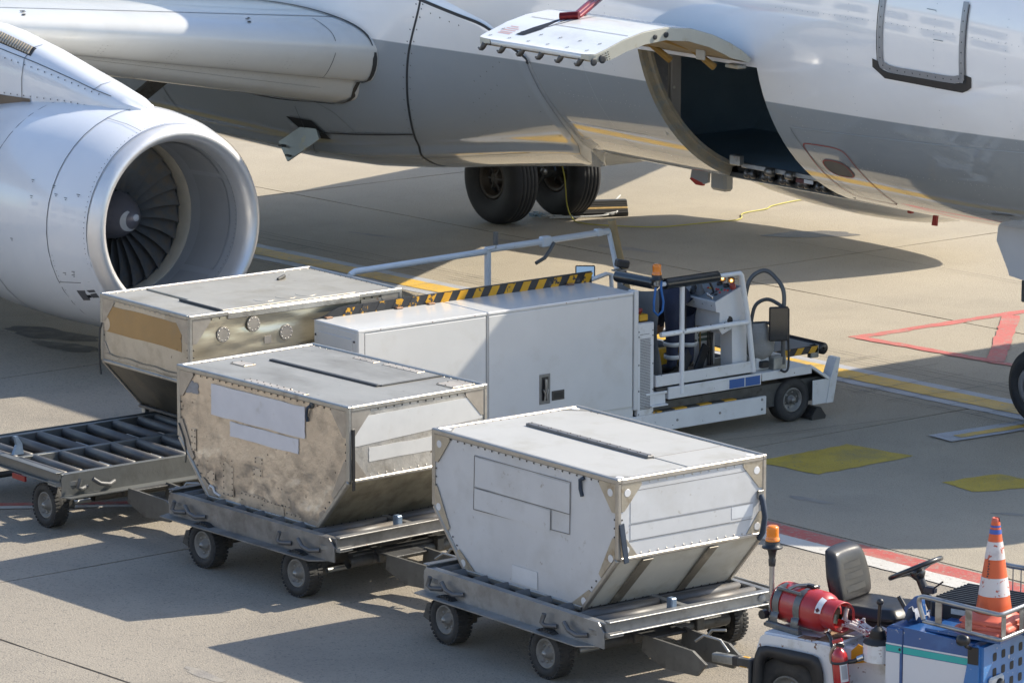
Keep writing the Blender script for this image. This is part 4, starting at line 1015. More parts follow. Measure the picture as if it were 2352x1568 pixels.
def fplate(t, x0, x1, z0, z1, name, m, d=.003, skew=0, ff=None, rag=0):
    P = []
    for a, b_ in (((x0, z0), (x1, z0)), ((x1, z0), (x1, z1)), ((x1, z1), (x0, z1)), ((x0, z1), (x0, z0))):
        k = 8 if rag else 1
        for i in range(k):
            q = i / k
            P.append((a[0] + (b_[0] - a[0]) * q + random.uniform(-rag, rag), a[1] + (b_[1] - a[1]) * q + skew * (a[0] + (b_[0] - a[0]) * q) + random.uniform(-rag, rag)))
    f = ff or (lambda p, e: (p[0], -D2 + .012 - .0008 - e, p[1]))
    return MB().prism(P, 0, d, f).build(name, m, t)
def rim_rivets(t, x0, x1, z0, z1, name='patch_rivet', f=None, step=.05, m=RIV):
    B = MB(); f = f or (lambda p, e: (p[0], -D2 + .012 - .004 - e, p[1]))
    e = .014
    for a, b_ in (((x0 + e, z0 + e), (x1 - e, z0 + e)), ((x1 - e, z0 + e), (x1 - e, z1 - e)), ((x1 - e, z1 - e), (x0 + e, z1 - e)), ((x0 + e, z1 - e), (x0 + e, z0 + e))):
        l = math.hypot(b_[0] - a[0], b_[1] - a[1]); k = max(1, int(l / step))
        for i in range(k):
            q = i / k; p = (a[0] + (b_[0] - a[0]) * q, a[1] + (b_[1] - a[1]) * q)
            c0, c1 = Vector(f(p, 0)), Vector(f(p, .01)); B.lathe([(0, .008), (.004, .006), (.005, 0)], c0, (c1 - c0).normalized(), 6)
    return stuff(B.build(name, m, t))
LINE = mat('sheet_edge_grey', (.20, .19, .18), .6)  # dark grey line colour for sheet and flap edges
ZB = .53
# --- white container in front
C1, m1, roof1, f1 = container('white', 'clean white baggage container on the dolly nearest the tow tractor', (4.286, -8.978, ZB), 0)
yf = -D2 + .011
for a, b_ in (((-.645, 1.01), (.61, 1.015)), ((-.65, .745), (.605, .752)), ((-.66, .56), (.60, .59)), ((-.645, 1.01), (-.66, .56)), ((.61, 1.015), (.60, .59)), ((.36, .585), (.36, .75))):
    MB().beam((a[0], yf, a[1]), (b_[0], yf, b_[1]), .003, .006).build('sheet_edge', LINE, C1)
fplate(C1, -.635, .60, .757, 1.00, 'placard_sheet', m1['front'], .002); fplate(C1, -.645, .35, .57, .738, 'placard_sheet', m1['front'], .002)
fplate(C1, -.14, .19, .06, .20, 'repair_patch', mat('bright_white_patch', (.60, .615, .63), .4), .003)
fplate(C1, -.48, .53, -.005, .028, 'base_strip', mat('zinc_strip', (.30, .30, .29), .45, .6, .15, 8), .008)
xe = W2 - .0115
fe1 = lambda p, d: (xe + d, p[0], p[1])
fplate(C1, -.63, .61, .775, 1.03, 'placard_sheet', m1['front'], .0025, ff=fe1); fplate(C1, -.63, .40, .64, .755, 'placard_sheet', m1['front'], .0025, ff=fe1); fplate(C1, .41, .63, .66, .755, 'placard_sheet', mat('bright_white_patch', (0, 0, 0)), .0025, ff=fe1)
for z in (1.033, .765, .635): MB().beam((xe + .001, -.64, z), (xe + .001, .63, z + .0), .006, .003, (0, 0, 1)).build('sheet_edge', LINE, C1)
SLN = Vector((.75, 0, -.66)).normalized()
for y0, y1 in ((-.50, -.40), (.18, .27), (.60, .69), (-.72, -.64)):
    a = Vector((BH + .012, 0, .03)); b_ = Vector((W2 - .008, 0, HM - .03))
    if abs(y0) > .55: continue
    MB().beam(a + Vector((0, (y0 + y1) / 2, 0)), b_ + Vector((0, (y0 + y1) / 2, 0)), y1 - y0, .014, tuple(-SLN)).build('slant_strip', mat('grimy_strip', (.21, .19, .155), .45, .4, .2, 6, c2=(.35, .32, .26), c2s=9, c2t=(.55, .7)), C1)
# raised roof flap
rs = MB().box(-.84, W2 - .06, .0, D2 - .06, HT - .012, HT - .006, .002).build('roof_flap', m1['roof'], C1)
MB().box(-.86, .73, -.065, .0, HT - .012, HT + .012, .005).build('flap_hinge_strip', mat('dark_strip', (.16, .155, .15), .5, .3, .2, 8), C1)
MB().box(.73, .742, -.01, D2 - .06, HT - .012, HT - .003, .002).build('flap_edge', LINE, C1)
rim_rivets(C1, -.85, .72, -.06, -.002, 'flap_rivet', lambda p, e: (p[0], p[1], HT + .012 + e), .12)
for s in (-1, 1):
    for q in (-1, 1):
        X_, Y_ = s * (W2 - .045), q * (D2 - .045)
        MB().prism([(X_, Y_), (X_ - s * .17, Y_), (X_, Y_ - q * .17)], HT - .012, HT - .007, lambda p, d: (p[0], p[1], d)).build('roof_gusset', m1['gus'], C1)
        MB().lathe([(0, .035), (.002, .033), (.002, 0)], (X_ - s * .05, Y_ - q * .05, HT - .007), (0, 0, 1), 14).build('gusset_hole', mat('gusset_hole', (0, 0, 0)), C1)
MB().tube([(.79, yf - .004, 1.085), (.755, yf - .018, 1.06), (.75, yf - .012, .99), (.765, yf - .004, .93)], .017, 6).build('hanging_strap', STRAP, C1)
MB().beam((W2 + .015, -.74, .79), (W2 + .02, -.69, .47), .05, .012, (1, 0, 0), .003).build('door_strap', STRAP, C1)
MB().tube([(W2 + .005, .70, .82), (W2 + .03, .70, .78), (W2 + .05, .71, .65), (W2 + .035, .70, .52), (W2 - .01, .70, .46)], .024, 6).build('door_strap', STRAP, C1)
MB().box(W2 - .01, W2 + .012, .67, .73, .79, .86, .004).build('strap_buckle', STEEL, C1)

# --- worn container behind it
C2, m2, roof2, f2 = container('worn', 'worn aluminium baggage container with white patches on the middle dolly', (.733, -9.108, ZB), .0505)
WP = mat('pale_patch_sheet', (.62, .61, .63), .5, 0, .06, 5, c2=(.50, .48, .46), c2s=6, c2t=(.6, .75), c3=(.16, .14, .12), c3s=24, c3t=(.70, .74), bump=.08, bs=30)
fplate(C2, -.72, .61, .77, 1.045, 'white_patch', WP, .003, rag=.004); fplate(C2, -.45, .52, .62, .752, 'white_patch', WP, .003, rag=.004)
fplate(C2, -1.09, -.91, .91, 1.02, 'grey_smudge', mat('grey_paint_smudge', (.25, .25, .26), .6, 0, .2, 20), .001, rag=.015)
AP = m2['gus']; ALP = mat('patch_aluminium', (.58, .50, .40), .42, .55, .12, 6, c2=(.28, .24, .19), c2s=7, c2t=(.5, .75), c3=(.10, .08, .06), c3s=20, c3t=(.68, .73), bump=.2, bs=15)
for x0, x1, z0, z1 in ((-.56, -.41, .08, .42), (-.30, .02, .02, .155), (.02, .31, .02, .145), (.22, .40, .12, .29), (-.10, .02, .44, .50), (-.79, -.68, .18, .36), (-1.02, -.95, .40, .60), (-.12, .0, .33, .40), (.34, .55, -.01, .09)):
    o = fplate(C2, x0, x1, z0, z1, 'riveted_patch', ALP, .004); rim_rivets(C2, x0, x1, z0, z1)
fe2 = lambda p, d: (xe + d, p[0], p[1])
WP2 = mat('white_end_panel', (.60, .59, .56), .5, 0, .06, 5, c2=(.54, .51, .46), c2s=5, c2t=(.6, .78), c3=(.25, .2, .15), c3s=20, c3t=(.70, .74))
P = [(-.71, .79), (.71, .85), (.71, 1.0), (.66, 1.05), (-.62, 1.04), (-.72, .98)]
MB().prism(P, 0, .003, fe2).build('white_patch', WP2, C2)
fplate(C2, -.54, .69, .645, .765, 'white_patch', WP2, .003, ff=fe2, rag=.004)
MB().tube([(.70, yf - .006, 1.075), (.67, yf - .02, 1.05), (.645, yf - .012, .98), (.655, yf - .006, .93)], .014, 6).build('hanging_strap', STRAP, C2)
MB().lathe([(0, .03), (.012, .026), (.012, 0)], (.71, yf, 1.08), (0, -1, 0), 10).build('strap_anchor', DARKST, C2)
MB().beam((W2 + .004, -D2 + .05, .95), (W2 + .012, -D2 + .045, .42), .03, .014, (1, 0, 0), .003).build('door_strap', BLACKP, C2)
MB().box(-.88, .66, .03, D2 - .06, HT - .012, HT - .004, .002).build('roof_flap', m2['roof'], C2)
MB().box(-.86, .66, -.012, .03, HT - .012, HT + .004, .003).build('flap_gap', GASK, C2)
MB().box(.655, .675, .03, D2 - .06, HT - .012, HT + .002, .003).build('flap_gap', GASK, C2)
for x0, x1, y0, y1 in ((-.45, -.15, .60, .68), (-.05, .45, .61, .70), (-.98, -.78, -.35, -.22), (-.3, .3, -.73, -.64), (.3, .55, -.73, -.66), (.9, 1.13, .45, .70)):
    MB().box(x0, x1, y0, y1, HT - .012, HT - .002 if y0 < .5 else HT + .001, .002).build('roof_patch', ALP, C2); rim_rivets(C2, x0, x1, y0, y1, f=lambda p, e: (p[0], p[1], HT - .001 + e), step=.09, m=RIV)
MB().tube([(-.76, yf - .004, .10), (-.74, yf - .006, .13), (-.70, yf - .006, .12), (-.68, yf - .006, .08), (-.60, yf - .006, .06)], .012, 6).build('white_sealant', mat('sealant_white', (.6, .6, .6), .5), C2)
MB().tube([(-W2 + .03, yf - .012, .62), (-W2 + .10, yf - .012, .50), (-W2 + .14, yf - .012, .36), (-W2 + .12, yf - .01, .28)], .007, 6).build('door_cord', DARKST, C2)

# --- container on the loader
C3, m3, roof3, f3 = container('tan', 'dented baggage container with a tan panel on the loader bed', (-2.72, -7.58, .60), math.pi / 2)
TAN = mat('tan_weathered_panel', (.40, .235, .085), .55, 0, .10, 3, c2=(.34, .22, .10), c2s=4, c2t=(.5, .75), c3=(.20, .10, .05), c3s=18, c3t=(.66, .72))
# end at local -X faces the starboard side
fe3 = lambda p, d: (-xe - d, p[0], p[1])
fplate(C3, -.62, .71, .79, 1.045, 'tan_panel', TAN, .003, ff=fe3, rag=.006)
for yy0 in (.52,): MB().lathe([(0, .075), (.004, .072), (.004, 0)], (-xe, .68, .86), (-1, 0, 0), 18).build('round_patch', ALP, C3)
MB().grid([[(-xe - .004 - .010 * (i % 2), -.70 + 1.38 * k / 20, HM + .03 + .05 * i / 3 + .006 * math.sin(k)) for k in range(21)] for i in range(4)]).build('crumpled_strip', m3['rail'], C3)
MB().tube([(-xe - .01, .735, .86), (-xe - .03, .74, .80), (-xe - .035, .75, .62), (-xe - .03, .755, .46), (-xe - .02, .75, .36)], .010, 6).build('door_cord', DARKST, C3)
# long face (local -Y) points forward: round patches and square
for x, z, rr in ((-.84 + .0, .93, .075), (-.50, .99, .075), (-.13, .87, .075)):
    MB().lathe([(0, rr), (.003, rr * .97), (.003, 0)], (x, yf - .012, z), (0, -1, 0), 22).build('round_patch', m3['gus'], C3)
    q = MB()
    for k in range(10):
        a = 2 * math.pi * k / 10; q.lathe([(0, .007), (.003, .005), (.003, 0)], (x + .06 * math.cos(a), yf - .015, z + .06 * math.sin(a)), (0, -1, 0), 6)
    stuff(q.build('patch_rivet', RIVB, C3))
fplate(C3, -.38, -.30, .79, .86, 'square_patch', m3['gus'], .012)
MB().box(-.75, .70, -.06, .68, HT - .012, HT + .004, .004).build('roof_flap', m3['roof'], C3)
MB().box(-.80, .0 + .72, -.70, -.06, HT - .012, HT + .006, .004).build('roof_flap', m3['roof'], C3)
MB().box(-.825, -.80, -.70, -.0, HT - .012, HT + .012, .004).build('flap_gap', GASK, C3)
MB().box(-.75, .72, .655, .668, HT - .012, HT + .006, .002).build('flap_gap', mat('rusty_seam', (.16, .09, .05), .6), C3)
MB().box(-.79, .72, -D2 - .006, -D2 + .03, HT - .075, HT - .012, .006).build('flap_lip', m3['rail'], C3)
MB().tube([(.50, .28, HT + .01), (.58, .30, HT + .03), (.63, .36, HT + .02)], .018, 6).build('roof_latch', DARKST, C3)
for x in (-.2, .05, .28):
    MB().lathe([(0, .10), (.003, .098), (.003, 0)], (x, -.50, HT + .006), (0, 0, 1), 20).build('round_patch', m3['roof'], C3)
fplate(C3, .74, 1.15, .80, 1.08, 'corner_plate', mat('rust_specked_zinc', (.36, .33, .28), .45, .5, .2, 8, c2=(.22, .11, .05), c2s=9, c2t=(.6, .68)), .004)

# ------------------------------------------------------------------ container dollies
def wheel_small(parent, c, rad, w, s, tread=True, rimm=RIMG, rr=.60):
    """s = +1/-1: side the rim faces (local y)"""
    h = w / 2; rim = rad * rr
    p = [(-h * .7, rim), (-h * .92, rim + .012), (-h, rim + .45 * (rad - rim)), (-h * .92, rad - .018), (-h * .72, rad - .003), (0, rad), (h * .72, rad - .003), (h * .92, rad - .018), (h, rim + .45 * (rad - rim)), (h * .92, rim + .012), (h * .7, rim)]
    B = MB().lathe(p, c, (0, 1, 0), 40)
    if tread:
        for k in range(36):
            a = 2 * math.pi * k / 36
            for q in (-1, 1):
                T = Matrix.Translation(Vector(c)) @ Matrix.Rotation(a + q * .05, 4, 'Y')
                B.box(-rad * .056, rad * .056, q * h * .28, q * h * .98, rad - .014, rad + .003, .003, 0, T)
    t = B.build('wheel', RUBBER, parent)
    o = s * h
    MB().lathe([(o * .72, rim + .002), (o * .82, rim - .003), (o * .80, rim - .014), (o * .45, rim - .022), (o * .32, rim * .62), (o * .34, rim * .40), (o * .62, rim * .36), (o * .66, rim * .30), (o * .95, rim * .27), (o * 1.0, rim * .2), (o * 1.0, 0)], c, (0, 1, 0), 30).build('rim', rimm, t)
    for k in range(6):
        a = 2 * math.pi * k / 6 + .3
        MB().lathe([(0, rad * .055), (.012, rad * .05), (.012, 0)], Vector(c) + Vector((math.cos(a) * rim * .62, o * .34, math.sin(a) * rim * .62)), (0, s, 0), 6).build('wheel_nut', STEEL, t)
    MB().lathe([(0, rim * .20), (.012, rim * .16), (.014, 0)], Vector(c) + Vector((0, o * .98, 0)), (0, s, 0), 14).build('hub_cap', STEEL, t)
    return t
ROLM = mat('dark_roller', (.10, .097, .095), .5, .3, .15, 5, c2=(.14, .12, .10), c2s=6, c2t=(.5, .7), c3=(.20, .09, .03), c3s=7, c3t=(.70, .78))
def dolly(label, cx, cy, rot, deck_rot, deck_off, bright):
    GM = bright
    t = thing('container_dolly', label, 'container dolly', (cx, cy, 0), rot, 'container dollies')
    T = Matrix.Translation(Vector((deck_off[0], deck_off[1], 0))) @ Matrix.Rotation(deck_rot, 4, 'Z')
    L, HW = 1.175, .905
    for s in (-1, 1):
        pl = [(-L - .01, .42), (-L + .12, .37), (L - .10, .37), (L, .42), (L, .50), (L - .08, .565), (-L + .04, .565), (-L - .01, .53)]
        sp = MB().prism([(-L, .372), (L, .372), (L, .50), (L - .07, .572), (-L + .03, .572), (-L, .54)], -.006, .006, lambda p, d, s=s: (p[0], s * HW + d, p[1]), 0, T)
        SP = sp.build('side_plate', GM, t)
        fl = MB().prism([(-L - .02, .0), (L - .10, .0), (L - .20, .125), (-L + .02, .125)], .366, .376, lambda p, d, s=s: (p[0], s * (HW + p[1]), d), 0, T)
        fl.build('side_flange', GM, SP)
        for x, kind in ((-L + .22, 0), (-L + .42, 1), (L - .62, 0), (L - .32, 1)):
            y = s * (HW + .012)
            if kind == 0: pth = [(x - .06, y + s * .05, .525), (x - .09, y + s * .055, .45), (x - .05, y + s * .05, .43), (x + .04, y, .435)]
            else: pth = [(x - .12, y + s * .04, .505), (x - .05, y + s * .05, .455), (x + .05, y + s * .05, .435), (x + .13, y, .445)]
            MB().tube(pth, .020, 8, 0, False, T).build('lever', mat('lever_grey', (.13, .13, .13), .5, .4, .2, 9), SP)
    for s in (-1, 1):
        x = s * (L - .0)
        e = MB(); w0, w1 = -HW + .02, HW - .02
        e.box(x - s * .006, x + s * .006, w0, w1, .485, .585, 0, 0, T)
        e.box(x - s * .03, x + s * .045, w0, w1, .578, .59, .003, 0, T); e.box(x - s * .03, x + s * .05, w0, w1, .478, .49, .003, 0, T)
        EC = e.build('end_channel', GM, t)
        for q in (-1, 1):
            MB().prism([(L - .16, HW + .02), (L + .045, HW - .02), (L + .045, HW - .16), (L - .02, HW - .16), (L - .2, HW + .0)], .462, .50, lambda p, d, s=s, q=q: (s * p[0], q * p[1], d), 0, T).build('corner_shoe', mat('worn_wood_grey', (.20, .195, .18), .6, 0, .25, 12, c2=(.10, .09, .08), c2s=14), EC)
        MB().lathe([(0, .036), (.012, .034), (.014, 0)], T @ Vector((x + s * .007, HW - .2, .535)), (T.to_3x3() @ Vector((s, 0, 0))), 14).build('end_bumper', mat('pale_disc', (.34, .34, .33), .5), EC)
    for y in (-HW + .06, 0, HW - .06):
        MB().box(-L + .02, L - .02, y - .03, y + .03, .46, .565, .004, 0, T).build('deck_beam', GM, t)
    for bank in (-1, 1):
        y0, y1 = (.04, HW - .10) if bank > 0 else (-HW + .10, -.04)
        xs_ = [-L + .10, -L + .26, -L + .55, -L + .83, -L + 1.11, -L + 1.39, -L + 1.67, -L + 1.95, -L + 2.14, -L + 2.27]
        for k, x in enumerate(xs_):
            rr = .048
            MB().lathe([(0, 0), (0, rr), (y1 - y0, rr), (y1 - y0, 0)], (x, y0, .525), (0, 1, 0), 16, X=T).build('roller', ROLM, t)
            if 2 <= k <= 7 and k % 2 == (bank > 0): MB().lathe([(0, 0), (0, .018), (.32, .018), (.32, 0)], (x + .14, y0 + .03, .51), (0, 1, 0), 8, X=T).build('stop_rod', STEEL, t)
    MB().prism([(-.05, .0), (.06, .0), (.045, .10), (.0, .17), (-.03, .17), (-.01, .09)], -.02, .02, lambda p, d: (-L + .14 + p[0], .08 + d, .57 + p[1]), 0, T).build('blue_stop', mat('blue_grey_stop', (.16, .22, .30), .4, .3, .2, 8), t)
    MB().box(L - .10, L - .03, -.2, -.14, .56, .66, .01, 0, T).build('blue_stop', mat('blue_grey_stop', (0, 0, 0)), t)
    # chassis
    CH = DARKST
    MB().box(-1.05, 1.05, -.36, -.28, .27, .38, .006).build('chassis_rail', CH, t); MB().box(-1.05, 1.05, .28, .36, .27, .38, .006).build('chassis_rail', CH, t)
    for x in (-.95, -.3, .3, .95): MB().box(x - .04, x + .04, -.6, .6, .28, .37, .006).build('cross_member', CH, t)
    MB().lathe([(0, .35), (.05, .35)], (0, 0, .39), (0, 0, 1), 28).build('turntable', CH, t)
    MB().box(-1.1, -.85, -.78, .78, .30, .42, .01).build('axle_beam', CH, t); MB().box(.45, .75, -.78, .78, .24, .36, .01).build('axle_beam', CH, t)
    for sx in (-.66, .67):
        MB().lathe([(0, .03), (1.7, .03)], (sx, -.85, .2), (0, 1, 0), 10).build('axle', CH, t)
        for sy in (-1, 1):
            wheel_small(t, (sx, sy * .905, .203), .203, .15, sy)
            MB().box(sx - .10, sx + .10, sy * .70, sy * .78, .16, .36, .01).build('stub_bracket', CH, t)
    MB().prism([(.0, .0), (.14, .03), (.02, -.14), (-.05, -.12)], -.05, .05, lambda p, d: (-.98 + p[0], -.86 + d, .27 + p[1])).build('brake_flap', CH, t)
    MB().box(-.1, .12, -.84, -.82, .30, .35).build('red_reflector', mat('red_reflector', (.28, .02, .02), .3), t)
    MB().box(.42, .60, -.86, -.845, .265, .325).build('data_plate', mat('data_plate', (.42, .42, .39), .5, 0, .2, 30), t)
    MB().lathe([(0, .022), (1.5, .022)], (.86, -.78, .235), (.02, 1, .0), 10).build('tie_rod', GALV, t)
    MB().lathe([(0, .05), (1.3, .05)], (.98, -.65, .30), (0, 1, 0), 12).build('torsion_tube', CH, t)
    # drawbar fork at the front, tongue to the next vehicle
    for s in (-1, 1):
        MB().prism([(1.22, .26), (1.48, .17), (1.88, .19), (1.98, .30), (1.82, .38), (1.24, .39)], -.012, .012, lambda p, d, s=s: (p[0], -.22 + s * (.21 - .03 * (p[0] - 1)) + d, p[1])).build('drawbar_plate', mat('drawbar_grey', (.15, .145, .13), .5, .4, .2, 6, c2=(.09, .085, .075), c2s=6), t)
    MB().box(1.05, 1.30, -.40, -.02, .36, .375, .003).build('drawbar_cover', CH, t)
    MB().tube([(1.72, -.30, .42), (1.80, -.28, .48), (1.88, -.18, .44), (1.97, -.17, .36)], .012, 6).build('release_lever', STEEL, t)
    MB().tube([(1.62, -.10, .40), (1.66, -.08, .46), (1.76, -.02, .47)], .014, 6).build('release_lever', STEEL, t)
    return t
G1 = mat('grey_galvanised', (.30, .305, .305), .45, .6, .15, 5, c2=(.20, .195, .185), c2s=5, c2t=(.5, .72), c3=(.26, .16, .09), c3s=13, c3t=(.69, .74), bump=.12, bs=25)
G2 = mat('grimy_galvanised', (.245, .24, .23), .5, .5, .2, 6, c2=(.14, .13, .12), c2s=5, c2t=(.45, .7), c3=(.22, .12, .06), c3s=12, c3t=(.66, .73), bump=.15, bs=22)
G3 = mat('green_grey_steel', (.15, .155, .15), .5, .45, .15, 4, c2=(.115, .115, .105), c2s=4, c2t=(.5, .75), c3=(.20, .10, .05), c3s=10, c3t=(.70, .76), bump=.1, bs=22)
DL1 = dolly('grey roller dolly under the clean white container', 4.27, -9.05, 0, 0, (.16, 0), G1)
DL2 = dolly('grimy roller dolly under the worn aluminium container', .87, -9.15, .0505, 0, (-.05, 0), G2)
DL3 = dolly('empty roller dolly with turned deck at the left', -2.56, -9.46, 0, math.pi / 2, (.20, .12), G3)
HZ1 = lambda t, a, b_, w: None
def tongue(t, a, b_, stripes=True):
    a, b_ = Vector(a), Vector(b_)
    q = MB().beam(a, b_, .07, .07, (0, 0, 1), .008).build('tow_bar', GALV, t)
    n = 6
    for k in range(n):
        if k % 2: continue
    l = (b_ - a).length; d = (b_ - a) / l
    for k in range(8 if stripes else 2):
        p0 = a + d * (l * (.25 + .09 * k)); p1 = a + d * (l * (.25 + .09 * (k + 1)))
        MB().beam(p0, p1, .074, .074, (0, 0, 1), .006).build('hazard_band', YELP if k % 2 else BLKP, q)
    return q
tongue(DL1, (1.85, -.22, .31), (2.62, -.04, .33))
tongue(DL2, (1.85, -.22, .31), (2.62, -.12, .33))
tongue(DL3, (1.85, -.22, .31), (2.62, -.05, .33), False)
# ------------------------------------------------------------------ container loader
LO = (-2.4, -5.0, 0)
LD = thing('container_loader', 'white container loader with operator stand and striped guard at the aircraft', 'container loader', LO)
def lb(name, m, x0, x1, y0, y1, z0, z1, ch=.006, parent=LD):
    return MB().box(x0, x1, y0, y1, z0, z1, ch).build(name, m, parent, off=LO if parent is LD else LO)
def lt(name, m, pth, r, n=12, parent=LD): return MB().tube(pth, r, n).build(name, m, parent, off=LO)
X1 = -1.15
# low bed and chassis
lb('chassis_beam', DARKST, -1.55, -1.25, -7.9, -1.5, .18, .42)
lb('chassis_beam', DARKST, -3.4, -3.1, -7.9, -1.5, .18, .42)
BED = lb('loader_bed', mat('bed_dark', (.07, .07, .068), .5, .3, .2, 4), -3.5, -1.93, -8.35, -2.05, .40, .52)
for k in range(24):
    y = -8.25 + k * .26
    MB().lathe([(0, 0), (0, .04), (1.44, .04), (1.44, 0)], (-3.44, y, .545), (1, 0, 0), 12).build('bed_roller', ROLM, BED, off=LO)
lb('bed_side_rail', GALV, -1.93, -1.88, -8.3, -2.05, .46, .60, .006)
lb('bed_side_rail', GALV, -3.56, -3.50, -8.3, -2.05, .46, .66, .006)
# white cabinets
def cabinet(y0, y1):
    c = lb('cabinet', WHITEP, -1.86, X1 - .012, y0, y1, .42, 1.55, .008)
    lb('cabinet_lid', WHITEP, -1.865, X1 + .002, y0 + .002, y1 - .002, 1.545, 1.575, .007, c)
    lb('cabinet_door', WHITEP, X1 - .012, X1, y0 + (.08 if y0 < -7 else .012), y1 - .012, .44, 1.535, .004, c)
    return c
CA = cabinet(-7.46, -5.955); CB = cabinet(-5.945, -4.16)
lb('corner_strip', WHITEP, X1 - .02, X1 + .001, -7.455, -7.385, .43, 1.55, .005, CA)
lb('end_panel', WHITEP, -1.80, X1 - .09, -7.468, -7.46, .5, 1.48, .003, CA)
for x, z in ((-1.83, 1.44), (X1 - .06, 1.46)): MB().lathe([(0, .012), (.006, .01), (.006, 0)], (x, -7.461, z), (0, -1, 0), 8).build('screw', BLACKP, CA, off=LO)
lb('end_post', WHITEP, X1 - .10, X1 + .004, -4.155, -4.10, .40, 1.585, .006, CB)
la = lb('latch_plate', mat('zinc_latch', (.22, .23, .24), .35, .8, .15, 9), X1, X1 + .006, -5.325, -5.195, .605, .90, .004, CB)
lb('latch_recess', BLACKP, X1 + .0065, X1 + .0075, -5.30, -5.22, .64, .87, 0, CB)
for pth, r in (([(X1 + .02, -5.26, .85), (X1 + .028, -5.262, .78), (X1 + .02, -5.26, .72)], .016), ([(X1 + .02, -5.29, .75), (X1 + .025, -5.27, .70), (X1 + .02, -5.275, .64)], .010), ([(X1 + .02, -5.23, .75), (X1 + .025, -5.25, .70), (X1 + .02, -5.245, .64)], .010)):
    MB().tube(pth, r, 8).build('latch_lever', STEEL, CB, off=LO)
lb('recessed_handle', mat('handle_dark', (.045, .042, .04), .4), X1, X1 + .005, -5.175, -5.02, .625, .72, .02, CB)
lb('handle_pocket', BLACKP, X1 + .0055, X1 + .0062, -5.155, -5.04, .645, .70, 0, CB)
for y in (-7.2, -6.6, -6.1, -5.0, -4.6): MB().lathe([(0, .006), (.003, 0)], (X1 + .003, y, 1.56), (1, 0, 0), 6).build('rust_spot', mat('rust_spot', (.22, .08, .03), .7), CA if y < -5.95 else CB, off=LO)
lb('sill_strip', WHITEP, X1 - .05, X1 - .015, -7.4, -4.15, .33, .425, .004)
# striped guard along the back of the cabinets
GX = -1.845
gp = [(-7.50, 1.585), (-7.42, 1.588), (-7.33, 1.605), (-7.27, 1.63), (-7.20, 1.655), (-7.08, 1.665), (-4.13, 1.682), (-4.13, 1.56), (-7.3, 1.56)]
GU = MB().prism(gp, GX - .012, GX, lambda p, d: (d, p[0], p[1])).build('striped_guard', mat('guard_black', (.022, .022, .024), .4, 0, .2, 8, c2=(.09, .085, .08), c2s=14, c2t=(.62, .72)), LD, off=LO)
YWO = mat('worn_guard_yellow', (.60, .30, .012), .45, 0, .1, 8, c2=(.03, .03, .032), c2s=9, c2t=(.60, .64))
YWO2 = mat('badly_worn_guard_yellow', (.60, .30, .012), .45, 0, .1, 8, c2=(.03, .03, .032), c2s=10, c2t=(.46, .50))
for k in range(16):
    y = -7.15 + .192 * k
    if y > -4.25: break
    zt, zb = 1.665 if y > -7 else 1.645, 1.562
    MB().prism([(y, zb), (y + .095, zb), (y + .155, zt), (y + .06, zt)], GX, GX + .003, lambda p, d: (d, p[0], p[1])).build('yellow_stripe', YWO2 if k < 6 else YWO, GU, off=LO)
for y in (-7.32, -6.50, -6.12, -4.42): lb('rusty_hinge', mat('rusty_hinge', (.26, .15, .09), .6, .3, .3, 14), GX + .004, GX + .05, y - .04, y + .04, 1.576, 1.592, .006, GU)
# perforated cooling panel
pp = lb('cooling_panel', WHITED, X1 - .06, X1 - .004, -4.105, -3.90, .33, 1.25, .006)
gr = MB()
yA, yB, zA, zB = -4.075, -3.945, .39, 1.10
nc, nr_ = 10, 46
for i in range(nc):
    for j in range(nr_):
        y = yA + (yB - yA) * i / nc; z = zA + (zB - zA) * j / nr_; a = (yB - yA) / nc; c = (zB - zA) / nr_
        gr.add([(X1 - .0025, y + a * .18, z + c * .18), (X1 - .0025, y + a * .82, z + c * .18), (X1 - .0025, y + a * .82, z + c * .82), (X1 - .0025, y + a * .18, z + c * .82)], [(0, 1, 2, 3)])
stuff(gr.build('perforation', BLACKP, pp, off=LO, fix=False))
lb('panel_joint', BLACKP, X1 - .004, X1 - .002, -4.08, -3.96, 1.138, 1.142, 0, pp)
for y, z in ((-4.09, 1.17), (-3.915, 1.17), (-4.09, 1.12), (-3.915, 1.12), (-4.09, .84), (-3.915, .84), (-4.09, .58), (-3.915, .58), (-4.09, .35), (-3.915, .35)):
    MB().lathe([(0, .009), (.005, .007), (.005, 0)], (X1 - .004, y, z), (1, 0, 0), 8).build('screw', STEEL, pp, off=LO)
lb('emergency_box', YELP, -1.36, -1.22, -4.03, -3.92, 1.255, 1.32, .008)
lb('emergency_box_base', BLACKP, -1.36, -1.22, -4.03, -3.92, 1.235, 1.2545, .004)
MB().lathe([(0, .022), (.02, .022), (.02, .035), (.05, .032), (.055, 0)], (-1.29, -3.98, 1.32), (0, 0, 1), 14).build('emergency_button', mat('dull_red_plastic', (.30, .05, .04), .4), LD, off=LO)
